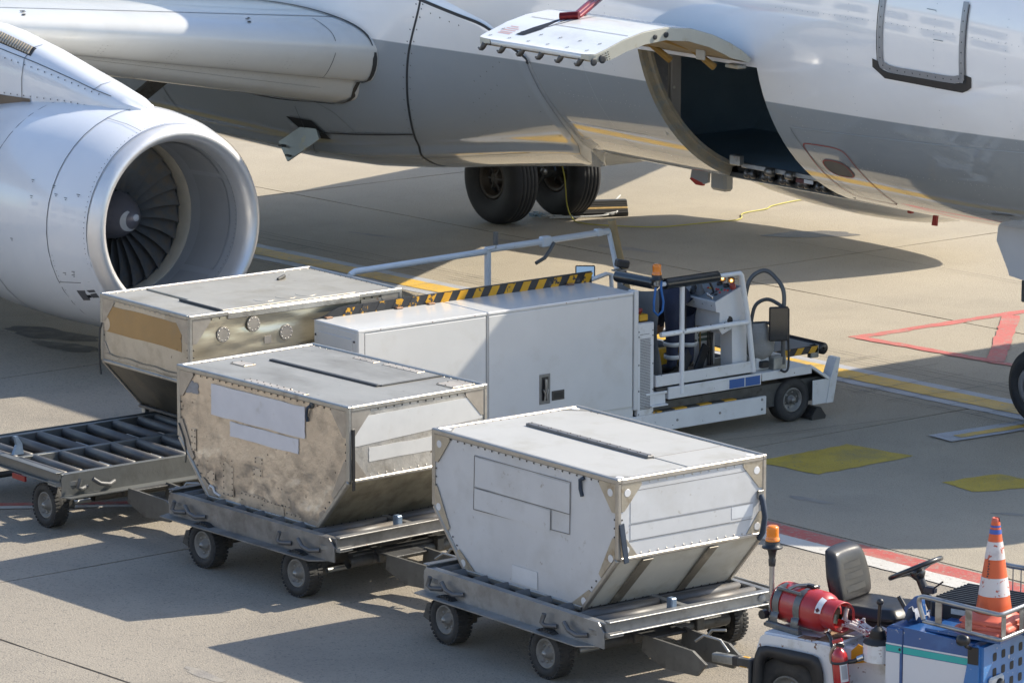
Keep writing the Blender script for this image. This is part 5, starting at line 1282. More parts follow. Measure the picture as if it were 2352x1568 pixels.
# skirt, hazard strip, chassis beam of the stand
SK = lb('side_skirt', WHITED, X1 - .035, X1, -7.3, -2.44, .145, .33, .006)
for y, z in ((-2.50, .30), (-2.50, .20), (-3.05, .235), (-3.6, .235), (-4.1, .235)): MB().lathe([(0, .014), (.006, .012), (.006, .004), (0.0, .003)], (X1, y, z), (1, 0, 0), 10).build('skirt_bolt', STEEL, SK, off=LO)
lb('dark_underside', mat('under_dark', (.03, .03, .03), .7), -1.9, X1 - .20, -4.1, -2.4, .30, .46)
for k in range(8): lb('hazard_band', YELP if k % 2 else BLKP, X1 - .14, X1 - .036, -4.08 + .16 * k, -3.925 + .16 * k, .325, .34, 0)
st = MB()
for k in range(18): st.box(X1 - .198, X1 - .194, -4.0 + .085 * k, -3.99 + .085 * k, .41 + .002 * k, .418 + .002 * k)
stuff(st.build('bolt_row', RIVB, LD, off=LO))
BM = lb('stand_beam', WHITED, X1 - .12, X1 + .01, -3.72, -2.52, .455, .575, .006)
lb('beam_bracket', WHITED, X1 - .10, X1 + .0, -4.0, -3.73, .52, .545, .004); lb('beam_bracket', WHITED, X1 - .03, X1 - .015, -3.95, -3.74, .42, .53, .003); lb('beam_bracket', WHITED, X1 - .06, X1 + .03, -3.95, -3.74, .405, .42, .003)
BLUEP = mat('blue_panel', (.03, .10, .30), .4, 0, .06, 4)
lb('blue_panel', BLUEP, X1 + .0105, X1 + .013, -2.94, -2.745, .465, .555, 0, BM); lb('blue_panel', BLUEP, X1 + .0105, X1 + .013, -2.73, -2.54, .465, .555, 0, BM)
# operator stand
lb('stand_floor', mat('stand_floor', (.06, .058, .055), .6, .2, .3, 8), -1.95, X1 - .01, -3.86, -2.60, .545, .575)
lb('kick_plate', WHITED, X1 - .012, X1 + .004, -3.87, -2.64, .595, .71, .004); lb('kick_plate', WHITED, -1.75, X1, -3.875, -3.86, .595, .71, .004)
RT = .026
RW = mat('white_rail_paint', (.72, .72, .71), .3, 0, .05, 6, c2=(.5, .48, .45), c2s=11, c2t=(.64, .72), coat=.2)
RA = lt('guard_rail', RW, [(X1, -3.55, .50), (X1, -3.55, 1.60)], RT)
lt('guard_rail', RW, [(X1, -3.82, 1.11), (X1, -3.55, 1.11), (X1, -2.70, 1.11)], RT)
lt('guard_rail', RW, [(X1, -2.62, .60), (X1, -2.64, .75), (X1, -2.69, 1.11), (X1, -2.79, 1.59), (X1, -2.81, 1.61)], RT + .002)
lt('guard_rail', RW, [(X1, -2.805, 1.615), (X1, -3.84, 1.612), (X1 - .02, -3.84, 1.612), (-1.85, -3.84, 1.60)], RT - .003)
PADM = mat('black_pad_vinyl', (.012, .016, .020), .25, 0, .1, 10, coat=.4, bump=.05, bs=20)
lt('rail_padding', PADM, [(X1, -3.77, 1.612), (X1, -3.10, 1.614)], .055, 16)
lt('rail_padding', PADM, [(X1 - .06, -3.84, 1.612), (-1.80, -3.84, 1.602)], .058, 16)
for y in (-3.52, -3.35, -3.18, -3.0): lt('cable_tie', BLACKP, [(X1 + .02 * math.cos(a), y, 1.11 + .03 * math.sin(a)) for a in (0, 1.57, 3.14, 4.71, 6.28)], .006, 5)
lt('loose_cable', BLACKP, [(X1 + .02, -3.52, 1.6), (X1 + .03, -3.53, 1.3), (X1 + .025, -3.52, 1.12)], .004, 5)
CANV = mat('grey_canvas', (.19, .20, .205), .75, 0, .12, 6, c2=(.20, .20, .20), c2s=4, bump=.15, bs=14)
rows = []
for j in range(13):
    v = j / 12; rows.append([(-1.78 + .63 * i / 12 + .02 * math.sin(j * .7), -3.855 - .02 * math.sin(i * 1.1) * v - .015 * math.sin(i * .5 + j * .4) + .04 * v, 1.56 - .86 * v - .05 * math.sin(math.pi * i / 12) * (1 - v)) for i in range(13)])
MB().grid(rows).build('canvas_shroud', CANV, LD, off=LO, fix=False)
def beacon(parent, p, s, off):
    p = Vector(p)
    MB().lathe([(0, .05 * s), (.0, .078 * s), (.012 * s, .078 * s), (.02 * s, .056 * s), (.055 * s, .056 * s)], p, (0, 0, 1), 22).build('beacon_base', BLACKP, parent, off=off)
    pr_ = [(.055 * s, .054 * s), (.075 * s, .054 * s), (.08 * s, .048 * s)] + [(.08 * s + .0105 * s * k, (.048 if k % 2 else .0465) * s) for k in range(1, 8)] + [(.162 * s, .044 * s), (.170 * s, .034 * s), (.172 * s, 0)]
    MB().lathe(pr_, p, (0, 0, 1), 24).build('beacon_lens', AMBER, parent, off=off)
lt('beacon_stalk', GALV, [(X1, -3.86, 1.60), (X1, -3.87, 1.68)], .02)
beacon(LD, (X1, -3.875, 1.665), .92, LO)
BST = mat('blue_webbing', (.02, .12, .36), .6, 0, .1, 20)
lt('blue_strap', BST, [(X1 + .03, -3.84, 1.68), (X1 + .05, -3.86, 1.58), (X1 + .05, -3.83, 1.45), (X1 + .05, -3.84, 1.36), (X1 + .05, -3.90, 1.32), (X1 + .05, -3.95, 1.37), (X1 + .05, -3.95, 1.46), (X1 + .04, -3.92, 1.6)], .012, 6)
# console
cb = MB()
def con(P, y0, y1, f=None): pass
CW = mat('console_white', (.66, .66, .655), .35, 0, .05, 5, c2=(.48, .47, .45), c2s=7, c2t=(.62, .76), coat=.15)
cx0, cx1 = -1.90, -1.245
hd = [(-3.02, 1.235), (-3.04, 1.33), (-2.70, 1.455), (-2.655, 1.42), (-2.66, .60), (-2.93, .60), (-2.925, 1.0), (-2.985, 1.06), (-2.99, 1.21)]
low = [(-2.815, .585), (-2.83, 1.05), (-2.67, 1.2), (-2.64, 1.2), (-2.63, .585)]
CON = MB().prism(low, -1.42, cx1 + .005, lambda p, d: (d, p[0], p[1])).build('console', CW, LD, off=LO)
MB().prism([(-3.03, 1.235), (-3.045, 1.335), (-2.70, 1.46), (-2.655, 1.43), (-2.655, 1.10), (-2.95, 1.0), (-2.99, 1.05), (-2.985, 1.22)], cx0, cx1, lambda p, d: (d, p[0], p[1])).build('console_head', CW, CON, off=LO)
MB().prism([(-2.92, .60), (-2.92, 1.02), (-2.66, 1.02), (-2.66, .60)], -1.72, -1.70, lambda p, d: (d, p[0], p[1])).build('console_back', CW, CON, off=LO)
PAN = mat('control_panel_grey', (.20, .23, .25), .35, .2, .08, 8)
cn = Vector((0, -.125, .345)).normalized()
def cpt(x, t, h=0):    # x across, t 0..1 up the slope
    return Vector((x, -3.04 + .335 * t, 1.337 + .123 * t)) + cn * h
MB().add([cpt(cx0 + .012, .03, .003), cpt(cx1 - .012, .03, .003), cpt(cx1 - .012, .97, .003), cpt(cx0 + .012, .97, .003)], [(0, 1, 2, 3)]).build('control_panel', PAN, CON, off=LO, fix=False)
def knob(x, t, r, h, m, nm, top=1.):
    MB().lathe([(.002, r), (h * .7, r * .9), (h, r * .7 * top), (h, 0)], cpt(x, t), cn, 12).build(nm, m, CON, off=LO)
RB = mat('red_button', (.45, .03, .02), .35); GB = mat('green_button', (.02, .20, .08), .35); YB = mat('yellow_button', (.55, .35, .02), .35)
for k, (x, t) in enumerate(((-1.40, .16), (-1.44, .20), (-1.36, .13), (-1.33, .10))): knob(x, t, .013, .035, CHROME, 'toggle_knob')
for x, t in ((-1.43, .34), (-1.37, .32)): knob(x, t, .022, .012, BLACKP, 'rotary_switch')
for x, t, m in ((-1.58, .56, RB), (-1.55, .56, YB), (-1.52, .57, YB), (-1.46, .58, RB), (-1.43, .58, RB), (-1.395, .6, GB), (-1.35, .62, RB), (-1.31, .64, RB), (-1.36, .46, RB), (-1.42, .47, BLACKP)): knob(x, t, .013, .014, m, 'push_button')
for x, t in ((-1.52, .86), (-1.40, .82)): knob(x, t, .034, .03, BLACKP, 'rotary_switch')
knob(-1.29, .80, .032, .06, mat('dull_red_plastic', (0, 0, 0)), 'stop_button')
GLOW = mat('lit_lamp', (.9, .4, .1), .4, emis=(1, .45, .12, 5))
for x, t in ((-1.50, .96), (-1.36, .95)):
    p = cpt(x, t, .045)
    MB().lathe([(0, .035), (.05, .042), (.05, .036), (.01, .03), (.01, 0)], p, (.55, -.55, .3), 6).build('lamp_hood', BLACKP, CON, off=LO)
    MB().ball(p + Vector((.012, -.012, .01)), .013, 5).build('lamp_bulb', GLOW, CON, off=LO)
for x, t, hh in ((-1.66, .22, .10), (-1.57, .22, .14)):
    p = cpt(x, t)
    MB().lathe([(0, .055), (.012, .05), (.03, .04), (.045, .042), (.05, .03), (hh, .022), (hh + .04, .024), (hh + .06, 0)], p, (0, -.1, 1), 14).build('joystick', BLACKP if x < -1.6 else mat('grey_boot', (.10, .10, .10), .5), CON, off=LO)
MB().tube([cpt(-1.44, .42), cpt(-1.44, .42, .05), cpt(-1.45, .40, .11)], .011, 8).build('lever', BLACKP, CON, off=LO)
MB().ball(cpt(-1.45, .40, .12), .018, 6).build('lever_ball', BLACKP, CON, off=LO)
MB().lathe([(0, .045), (.002, .044), (.003, 0)], (cx1 + .0002, -2.86, 1.13), (1, 0, 0), 20).build('round_opening', BLACKP, CON, off=LO)
MB().lathe([(.003, .04), (.006, .028)], (cx1 + .0002, -2.865, 1.135), (1, 0, 0), 20, a0=60, a1=260).build('opening_rim', CW, CON, off=LO)
lb('green_tag', GB, cx1 + .004, cx1 + .008, -2.885, -2.87, 1.06, 1.10, 0, CON)
for y, z in ((-2.99, 1.29), (-2.90, 1.26)): pass
for x in (-1.70, -1.58, -1.45, -1.31):
    MB().lathe([(0, .009), (.005, .007), (.005, 0)], (x, -3.035, 1.29), (0, -1, 0), 8).build('screw', STEEL, CON, off=LO)
lb('label_plate', mat('dark_green_label', (.10, .15, .13), .5), -1.699, -1.695, -2.88, -2.70, .90, .93, 0, CON); lb('label_plate', mat('dark_green_label', (0, 0, 0)), -1.699, -1.695, -2.88, -2.72, .85, .88, 0, CON)
for k in range(4): lt('cable', BLACKP, [(-1.66, -2.78 + .02 * k, 1.0), (-1.65, -2.80 + .02 * k, .8), (-1.66, -2.79 + .022 * k, .60)], .007, 6)
lt('brass_rod', mat('brass', (.35, .25, .10), .3, .9), [(-1.68, -2.87, 1.0), (-1.68, -2.87, .74)], .008, 8)
lb('yellow_step', YELP, -1.90, -1.80, -3.85, -2.95, .62, .80, .01)
for y in (-3.22, -3.02): MB().beam((-1.55, y, .58), (-1.62, y + .18, .82), .10, .03, (1, 0, 0), .006).build('foot_pedal', BLACKP, LD, off=LO)
# grab loops, cloth bag, mirror
TG = mat('grey_tube', (.105, .11, .112), .4, .2, .15, 8, c2=(.18, .18, .18), c2s=12, c2t=(.65, .72))
def arc(P): return [Vector(p) for p in smoothpath([tuple(q) for q in P], 6)]
lt('grab_loop', TG, arc([(X1 - .35, -2.50, .62), (X1 - .35, -2.47, 1.0), (X1 - .33, -2.44, 1.34), (X1 - .31, -2.38, 1.49), (X1 - .26, -2.26, 1.545), (X1 - .18, -2.19, 1.48), (X1 - .08, -2.16, 1.34), (X1 - .05, -2.19, 1.05), (X1 - .03, -2.20, .62)]), .022, 12)
lt('grab_loop', TG, arc([(X1 - .35, -2.36, .92), (X1 - .35, -2.34, 1.08), (X1 - .33, -2.30, 1.20), (X1 - .24, -2.22, 1.25), (X1 - .07, -2.17, 1.19)]), .019, 12)
lt('grab_loop', TG, arc([(X1 - .35, -2.46, .98), (X1 - .2, -2.34, 1.03), (X1 - .06, -2.22, 1.02)]), .018, 10)
lt('mirror_arm', BLACKP, arc([(X1 + .02, -2.28, .58), (X1 + .05, -2.24, .56), (X1 + .05, -2.20, .62), (X1 + .05, -2.205, .9), (X1 + .05, -2.21, 1.2)]), .012, 8)
MGD = mat('dark_reflection_glass', (.10, .105, .11), .08, .9, 0)  # dark reflection put into the glass colour of the large mirror
mr = MB().box(-.10, .10, -.012, .012, -.175, .175, .03, 0, Matrix.Translation((X1 + .02, -2.31, 1.05)) @ Matrix.Rotation(R(62), 4, 'Z')).build('mirror', BLACKP, LD, off=LO)
MB().box(-.088, .088, -.0155, -.0135, -.16, .16, 0, 0, Matrix.Translation((X1 + .02, -2.31, 1.05)) @ Matrix.Rotation(R(62), 4, 'Z')).build('mirror_glass', MGD, mr, off=LO)
rows = []
for j in range(11):
    v = j / 10; wd = .10 + .10 * math.sin(math.pi * min(1, v * 1.1) * .75) if v < .75 else .19 * (1 - v) / .25 * .9 + .02
    rows.append([(X1 - .16 + .012 * math.sin(3 * a + j) + wd * .55 * math.cos(a), -2.42 + wd * .85 * math.sin(a) + .016 * math.sin(5 * a + 2 * j) + .03 * v, 1.05 - .42 * v) for a in (2 * math.pi * k / 18 for k in range(18))])
MB().grid(rows, closed=True).build('cloth_bag', mat('grey_cloth', (.25, .245, .235), .8, 0, .15, 7, bump=.4, bs=11), LD, off=LO, fix=False)
MB().box(X1 - .42, X1 - .36, -2.56, -2.52, .85, 1.15, .015).build('hanging_vest', mat('dark_vest', (.035, .035, .035), .8), LD, off=LO)
# front end: fender, wheel, bumper, bridge lip
lb('step_box', WHITED, X1 - .55, X1 - .10, -2.50, -2.12, .575, .70, .01)
lb('hinge_block', GALV, X1 - .14, X1 - .02, -2.33, -2.16, .57, .70, .006); lb('hinge_block', BLACKP, X1 - .16, X1 - .05, -2.46, -2.36, .60, .67, .01)
lb('fender', WHITED, X1 - .55, X1 - .01, -2.52, -1.86, .545, .572, .004); lb('fender_edge', WHITED, X1 - .02, X1 - .002, -2.50, -1.84, .485, .571, .003)
MB().beam((X1 - .03, -1.85, .56), (X1 - .03, -1.60, .405), .05, .03, (0, 0, 1), .004).build('fender_strut', WHITED, LD, off=LO)
MB().beam((X1 - .29, -1.86, .555), (X1 - .29, -1.56, .38), .5, .01, (0, 0, 1)).build('fender_slope', DARKST, LD, off=LO)
lb('bumper_side', WHITED, X1 - .04, X1 - .028, -1.80, -1.52, .15, .40, .003)
MB().prism([(-1.62, .15), (-1.53, .15), (-1.44, .60), (-1.49, .60), (-1.57, .40)], X1 - .15, X1 - .02, lambda p, d: (d, p[0], p[1])).build('bumper_plate', WHITED, LD, off=LO)
WHD = wheel_small(LD, (X1 - .14 - LO[0], -2.03 - LO[1], .225), .225, .17, -1, False, mat('loader_rim', (.22, .215, .20), .5, .3, .2, 9, c2=(.12, .11, .10), c2s=10), .55)
WHD.matrix_local = Matrix.Translation((X1 - .14 - LO[0], -2.03 - LO[1], 0)) @ Matrix.Rotation(R(90), 4, 'Z') @ Matrix.Translation((-(X1 - .14 - LO[0]), -(-2.03 - LO[1]), 0))
w2_ = dup(WHD, LD); w2_.matrix_local = Matrix.Translation((-1.9, 0, 0)) @ WHD.matrix_local
w3_ = dup(WHD, LD); w3_.matrix_local = Matrix.Translation((0, -4.9, 0)) @ WHD.matrix_local
BLP = lb('bridge_lip', mat('tread_plate', (.085, .085, .085), .5, .3, .2, 6), -3.4, -1.80, -2.05, -1.18, .585, .60, .004)
lb('lip_edge', BLKP, -1.83, -1.80, -2.1, -1.18, .52, .598, .004)
for k in range(5): MB().prism([(-2.08 + .19 * k, .525), (-1.99 + .19 * k, .525), (-1.94 + .19 * k, .593), (-2.03 + .19 * k, .593)], -1.80, -1.797, lambda p, d: (d, p[0], p[1])).build('yellow_stripe', YELP, BLP, off=LO)
lb('lip_block', GALV, -1.86, -1.80, -1.28, -1.17, .47, .60, .005)
MB().lathe([(0, .012), (0, .062), (1.5, .062)], (-1.795, -1.115, .555), (-1, 0, 0), 22).build('end_roller', BLACKP, LD, off=LO)
# far rail with clamps, boom, mirror, camera
FXR = -3.6
FRM = mat('pale_blue_white_rail', (.60, .63, .65), .35, 0, .06, 5, c2=(.45, .45, .44), c2s=9, c2t=(.62, .74))
lt('bridge_rail', FRM, [(FXR, -5.80, 1.57), (FXR, -5.74, 1.60), (FXR, -4.10, 1.63)], .032)
lt('bridge_rail', FRM, [(FXR, -5.80, .60), (FXR, -5.80, 1.575)], .030)
MB().beam((FXR, -4.08, .6), (FXR, -4.08, 1.675), .06, .05, (0, 1, 0), .006).build('rail_post', FRM, LD, off=LO)
lt('bridge_rail', FRM, [(FXR, -4.10, 1.645), (FXR, -2.50, 1.675), (FXR, -2.49, 1.66), (FXR, -2.30, .95)], .033)
lt('tan_boom', mat('tan_fabric_tube', (.34, .25, .13), .75, 0, .2, 6), [(FXR + .03, -2.49, 1.80), (FXR + .03, -2.24, .90)], .040, 12)
lt('grip', TG, [(-3.4, -4.13, 1.73), (-3.4, -4.13, 1.86)], .027); lt('grip_stem', FRM, [(-3.55, -4.10, 1.66), (-3.4, -4.13, 1.70), (-3.4, -4.13, 1.75)], .012)
lb('rail_clamp', FRM, FXR - .04, FXR + .04, -3.40, -3.28, 1.60, 1.71, .012); lb('rail_clamp', FRM, FXR - .04, FXR + .04, -2.68, -2.60, 1.64, 1.715, .01)
lt('clamp_handle', TG, [(FXR + .05, -3.26, 1.64), (FXR + .06, -3.34, 1.55), (FXR + .07, -3.40, 1.50), (FXR + .08, -3.52, 1.46)], .020, 8)
m2_ = MB().box(-.10, .10, -.01, .01, -.062, .062, .02, 0, Matrix.Translation((-2.5, -3.69, 1.535)) @ Matrix.Rotation(R(52), 4, 'Z') @ Matrix.Rotation(R(-12), 4, 'X')).build('mirror', BLACKP, LD, off=LO)
MB().box(-.088, .088, -.0135, -.0115, -.05, .05, 0, 0, Matrix.Translation((-2.5, -3.69, 1.535)) @ Matrix.Rotation(R(52), 4, 'Z') @ Matrix.Rotation(R(-12), 4, 'X')).build('mirror_glass', mat('mirror_glass', (.45, .47, .48), .05, .95, 0), m2_, off=LO)
lt('mirror_rail', RW, [(-2.2, -3.92, 1.50), (-2.2, -3.66, 1.55), (-2.2, -3.60, 1.54), (-2.2, -3.59, 1.40)], .022)
lt('camera_post', GALV, [(-1.95, -3.70, 1.2), (-1.95, -3.70, 1.62)], .018)
MB().box(-.07, .07, -.045, .045, -.04, .04, .015, 0, Matrix.Translation((-1.95, -3.66, 1.69)) @ Matrix.Rotation(R(75), 4, 'Z') @ Matrix.Rotation(R(12), 4, 'Y')).build('camera_box', BLACKP, LD, off=LO)
lt('camera_cable', BLACKP, [(-1.95, -3.70, 1.66), (-1.93, -3.62, 1.6), (-1.95, -3.6, 1.5), (-1.95, -3.68, 1.45)], .006, 6)
lb('camera_bracket', STEEL, -2.0, -1.9, -3.76, -3.64, 1.62, 1.635, .003)

# ------------------------------------------------------------------ the operator, bent over behind the console
PE = thing('person', 'person in dark blue trousers with pale reflective bands bending over on the loader stand', 'person', (-1.62, -3.20, .578))
def skinbody():
    V = {'pel': (0, 0, .79, .12), 'hl': (.04, -.10, .74, .11), 'hr': (-.05, .10, .74, .11), 'kl': (.05, -.12, .45, .078), 'kr': (-.02, .14, .45, .078), 'al': (.06, -.13, .09, .055), 'ar': (-.02, .15, .09, .055), 'tl': (-.10, -.15, .04, .045), 'tr': (-.18, .16, .04, .045),
         'sp': (-.16, .04, .78, .14), 'ch': (-.36, .09, .64, .15), 'nk': (-.48, .12, .48, .065), 'hd': (-.52, .14, .40, .095), 'hd2': (-.55, .15, .30, .08),
         'sl': (-.38, -.10, .62, .07), 'el': (-.40, -.16, .36, .05), 'wl': (-.36, -.10, .14, .036), 'sr': (-.36, .28, .62, .07), 'er': (-.40, .33, .36, .05), 'wr': (-.38, .26, .14, .036)}
    E_ = [('pel', 'hl'), ('pel', 'hr'), ('hl', 'kl'), ('hr', 'kr'), ('kl', 'al'), ('kr', 'ar'), ('al', 'tl'), ('ar', 'tr'), ('pel', 'sp'), ('sp', 'ch'), ('ch', 'nk'), ('nk', 'hd'), ('hd', 'hd2'), ('ch', 'sl'), ('sl', 'el'), ('el', 'wl'), ('ch', 'sr'), ('sr', 'er'), ('er', 'wr')]
    ks = list(V)
    for s in 'lr':
        w = V['w' + s]
        for f in range(5):
            k1, k2 = f'f{s}{f}a', f'f{s}{f}b'
            dy = (f - 2) * .018
            V[k1] = (w[0] + .01, w[1] + dy, w[2] - .055 - .004 * (f % 3), .009); V[k2] = (w[0] + .035, w[1] + dy * 1.1, w[2] - .09, .008)
            E_ += [('w' + s, k1), (k1, k2)]
    ks = list(V)
    me = bpy.data.meshes.new('body'); me.from_pydata([V[k][:3] for k in ks], [(ks.index(a), ks.index(b_)) for a, b_ in E_], [])
    o = bpy.data.objects.new('body', me); COL.objects.link(o)
    md = o.modifiers.new('skin', 'SKIN')
    if not me.skin_vertices: 
        bpy.context.view_layer.objects.active = o
    lay = me.skin_vertices[0].data
    for i, k in enumerate(ks): lay[i].radius = (V[k][3],) * 2; lay[i].use_root = (k == 'pel')
    o.modifiers.new('sub', 'SUBSURF').levels = 2
    dg_ = bpy.context.evaluated_depsgraph_get(); me2 = bpy.data.meshes.new_from_object(o.evaluated_get(dg_))
    bpy.data.objects.remove(o)
    NAVY = mat('navy_workwear', (.022, .027, .052), .8, 0, .18, 9, bump=.4, bs=12); SKIN_ = mat('skin', (.42, .26, .18), .5); SHOE = mat('dark_shoe', (.03, .028, .026), .5); HAIR = mat('brown_hair', (.06, .035, .02), .6)
    for m in (NAVY, SKIN_, SHOE, HAIR): me2.materials.append(m)
    for f in me2.polygons:
        f.use_smooth = True; c = f.center
        if c.z < .095 and c.x > -.3: f.material_index = 2
        elif c.z < .17 and c.x < -.3: f.material_index = 1
        elif c.x < -.44 and c.z < .50 and -.02 < c.y < .26: f.material_index = 3 if c.x < -.52 or c.z > .40 else 1
    b = bpy.data.objects.new('body', me2); COL.objects.link(b); b.parent = PE
    return b
skinbody()
BAND = mat('reflective_band', (.55, .55, .54), .4, .1, .1, 9)
for (x, y, z, r) in ((.052, -.122, .33, .094), (-.02, .143, .29, .094), (.056, -.126, .20, .085)):
    MB().lathe([(-.022, r * .96), (-.02, r), (.02, r), (.022, r * .96)], (x, y, z), (.05, -.03, 1), 18).build('reflective_band', BAND, PE)
# ------------------------------------------------------------------ tow tractor (local x forward, y to its left, near side at y = 0)
TG0 = (7.0, -9.72, 0)
TU = thing('tow_tractor', 'blue and white baggage tow tractor with black seat and roof-less cab', 'tow tractor', TG0, R(16))
TW = mat('rusty_white_paint', (.66, .67, .68), .35, 0, .05, 5, c2=(.50, .49, .46), c2s=5, c2t=(.56, .72), c3=(.15, .065, .03), c3s=12, c3t=(.615, .65), coat=.25, bump=.05, bs=20)
TB = mat('scratched_blue_paint', (.022, .085, .25), .3, 0, .08, 4, c2=(.04, .14, .36), c2s=4, c2t=(.55, .75), c3=(.36, .39, .42), c3s=11, c3t=(.635, .66), coat=.4, bump=.03, bs=15)
TBL = mat('light_blue_paint', (.045, .17, .42), .38, 0, .08, 4, c2=(.025, .10, .26), c2s=5, c2t=(.55, .75), c3=(.40, .42, .45), c3s=16, c3t=(.64, .67), coat=.2, bump=.04, bs=15)
TEAL = mat('teal_stripe', (.03, .38, .36), .35, 0, .04, 4)
TGY = mat('pale_grey_panel', (.62, .63, .66), .3, 0, .03, 4, c2=(.52, .52, .52), c2s=3, c2t=(.6, .8), coat=.2)
def tb(name, m, x0, x1, y0, y1, z0, z1, ch=.01, parent=None): return MB().box(x0, x1, y0, y1, z0, z1, ch).build(name, m, parent or TU)
def tp(name, m, poly, y0, y1, parent=None): return MB().prism(poly, y0, y1, lambda p, d: (p[0], d, p[1])).build(name, m, parent or TU)
def ttube(name, m, pth, r, n=10, parent=None): return MB().tube(pth, r, n).build(name, m, parent or TU)
RBX = .36; RBW = .31
arch = [(.70, .43), (.70, .56), (.655, .645), (.62, .665), (.21, .668), (.165, .63), (.14, .55), (.14, .43)]
rear = tp('fender_body', TW, [(.115, .43), (.105, .60), (.125, .69), (.15, .755), (.18, .775), (.74, .775), (.785, .765), (.81, .70), (.85, .43)] + arch, .0, 1.30)
tb('fender_deck', TW, .16, .80, .03, 1.27, .765, .785, .006, rear)
ru = MB()
ao = [(.73, .33), (.725, .56), (.68, .665), (.63, .69), (.21, .695), (.14, .65), (.11, .55), (.10, .33)]
ai = [(.645, .33), (.635, .50), (.59, .585), (.52, .598), (.46, .585), (.36, .595), (.25, .615), (.17, .56), (.16, .33)]
ao2 = smoothpath(ao, 3); ai2 = smoothpath(ai[:1] + ai[1:], 3)
nA = 22
def res(P, n):
    L = [0]
    for a, b_ in zip(P, P[1:]): L.append(L[-1] + math.hypot(b_[0] - a[0], b_[1] - a[1]))
    o = []
    for k in range(n):
        s = L[-1] * k / (n - 1)
        for i in range(len(P) - 1):
            if s <= L[i + 1] + 1e-9:
                t = (s - L[i]) / max(1e-9, L[i + 1] - L[i]); o.append((P[i][0] + (P[i + 1][0] - P[i][0]) * t, P[i][1] + (P[i + 1][1] - P[i][1]) * t)); break
    return o
A_, B_ = res(ao2, nA), res(ai2, nA)
ru.grid([[(p[0], -.02, p[1]) for p in A_], [(p[0], -.035, p[1]) for p in A_], [(p[0], -.03, p[1]) for p in B_], [(p[0], .05, p[1]) for p in B_]])
ru.build('fender_rubber', mat('black_fender_rubber', (.022, .021, .021), .5, 0, .15, 6, bump=.06, bs=10), TU, fix=False)
tb('mud_flap', BLACKR, .055, .085, -.03, .28, .28, .56, .008)
tw = wheel_small(TU, (RBX, .13, RBW), RBW, .20, -1, False, RIMG, .50)
for c in ((RBX, 1.17, RBW), (1.72, .13, .27), (1.72, 1.17, .27)): wheel_small(TU, c, c[2], .19, -1 if c[1] < .5 else 1, False, RIMG, .50)
tb('wheel_well', BLACKR, .14, .72, .26, 1.04, .25, .70, .01)
# mid platform, step, battery of small things between fender and hood
MIDP = tb('floor_box', TW, .79, 1.27, .16, 1.30, .40, .745, .012)
tb('step', DARKST, .78, 1.30, .0, .20, .36, .40, .006); tb('sill', TW, .78, 1.30, -.005, .02, .26, .40, .008)
MB().prism([(.86, .62), (1.02, .66), (1.00, .76), (.92, .78), (.86, .72)], .150, .158, lambda p, d: (p[0], d, p[1])).build('yellow_sticker', mat('yellow_sticker', (.62, .30, .01), .45), MIDP)
cc = MB().prism([(1.0 + .13 * math.cos(a), .075 + .125 * math.sin(a)) for a in (math.pi * k / 10 + math.pi for k in range(11))] + [(1.13, .3), (.87, .3)], .70, .835, lambda p, d: (p[0] + .13, p[1] + .05, d)).build('lever_console', TW, TU)
bt = MB().lathe([(.0, .11), (.02, .10), (.03, .07), (.05, .062), (.055, .068), (.07, .058), (.075, .062), (.09, .050), (.095, .054), (.105, .040), (.13, .022), (.13, 0)], (1.12, .10, .835), (.05, 0, 1), 20).build('lever_boot', mat('boot_rubber', (.02, .02, .02), .55), TU)
ttube('gear_lever', mat('lever_metal', (.06, .05, .045), .3, .7), [(1.127, .10, .94), (1.135, .10, 1.13)], .014)
MB().ball((1.137, .10, 1.15), .028, 8).build('lever_knob', BLACKP, TU)
ttube('hand_lever', BLACKP, [(1.20, .26, 1.17), (1.30, .26, 1.03)], .018)
# seat
SEAT = mat('black_seat_vinyl', (.013, .013, .015), .38, 0, .08, 6, c2=(.022, .022, .023), c2s=3, coat=0, bump=.04, bs=22)
def pad(name, f, nx, ny, th, round_=.35):
    """soft cushion: f(u, v, h) -> point, u, v in -1..1"""
    g1 = []; g2 = []
    for i in range(nx + 1):
        u = -1 + 2 * i / nx; r1 = []; r2 = []
        for j in range(ny + 1):
            v = -1 + 2 * j / ny
            e = max(abs(u), abs(v)); q = (1 - abs(u) ** 6) * (1 - abs(v) ** 6)
            cu, cv = u * (1 - .09 * v * v * abs(v)), v * (1 - .07 * u * u * abs(u))
            r1.append(f(cu, cv, th * (max(0, q) ** .35))); r2.append(f(cu, cv, -.02))
        g1.append(r1); g2.append(r2)
    B = MB().grid(g1); B.grid(g2)
    k = nx; m = ny
    for a, b_ in ((g1, g2),):
        ring1 = [a[i][0] for i in range(k + 1)] + [a[k][j] for j in range(1, m + 1)] + [a[i][m] for i in range(k - 1, -1, -1)] + [a[0][j] for j in range(m - 1, 0, -1)]
        ring2 = [b_[i][0] for i in range(k + 1)] + [b_[k][j] for j in range(1, m + 1)] + [b_[i][m] for i in range(k - 1, -1, -1)] + [b_[0][j] for j in range(m - 1, 0, -1)]
        B.grid([ring1, ring2], closed=True)
    return B.build(name, SEAT, TU)
SBU, SBY = .47, .72
def bk(u, v, h):
    wd = .25 * (1 - .16 * max(0, v)); z = 1.15 + .21 * v; lean = -.10 * (v + 1) * .5
    rec = .0
    return (SBU + lean + h + .01 * math.cos(u * 1.5) - .03 * (1 - u * u) * .0 + .03 * u * u, SBY + wd * u, z)
BKR = pad('seat_back', bk, 18, 20, .085)
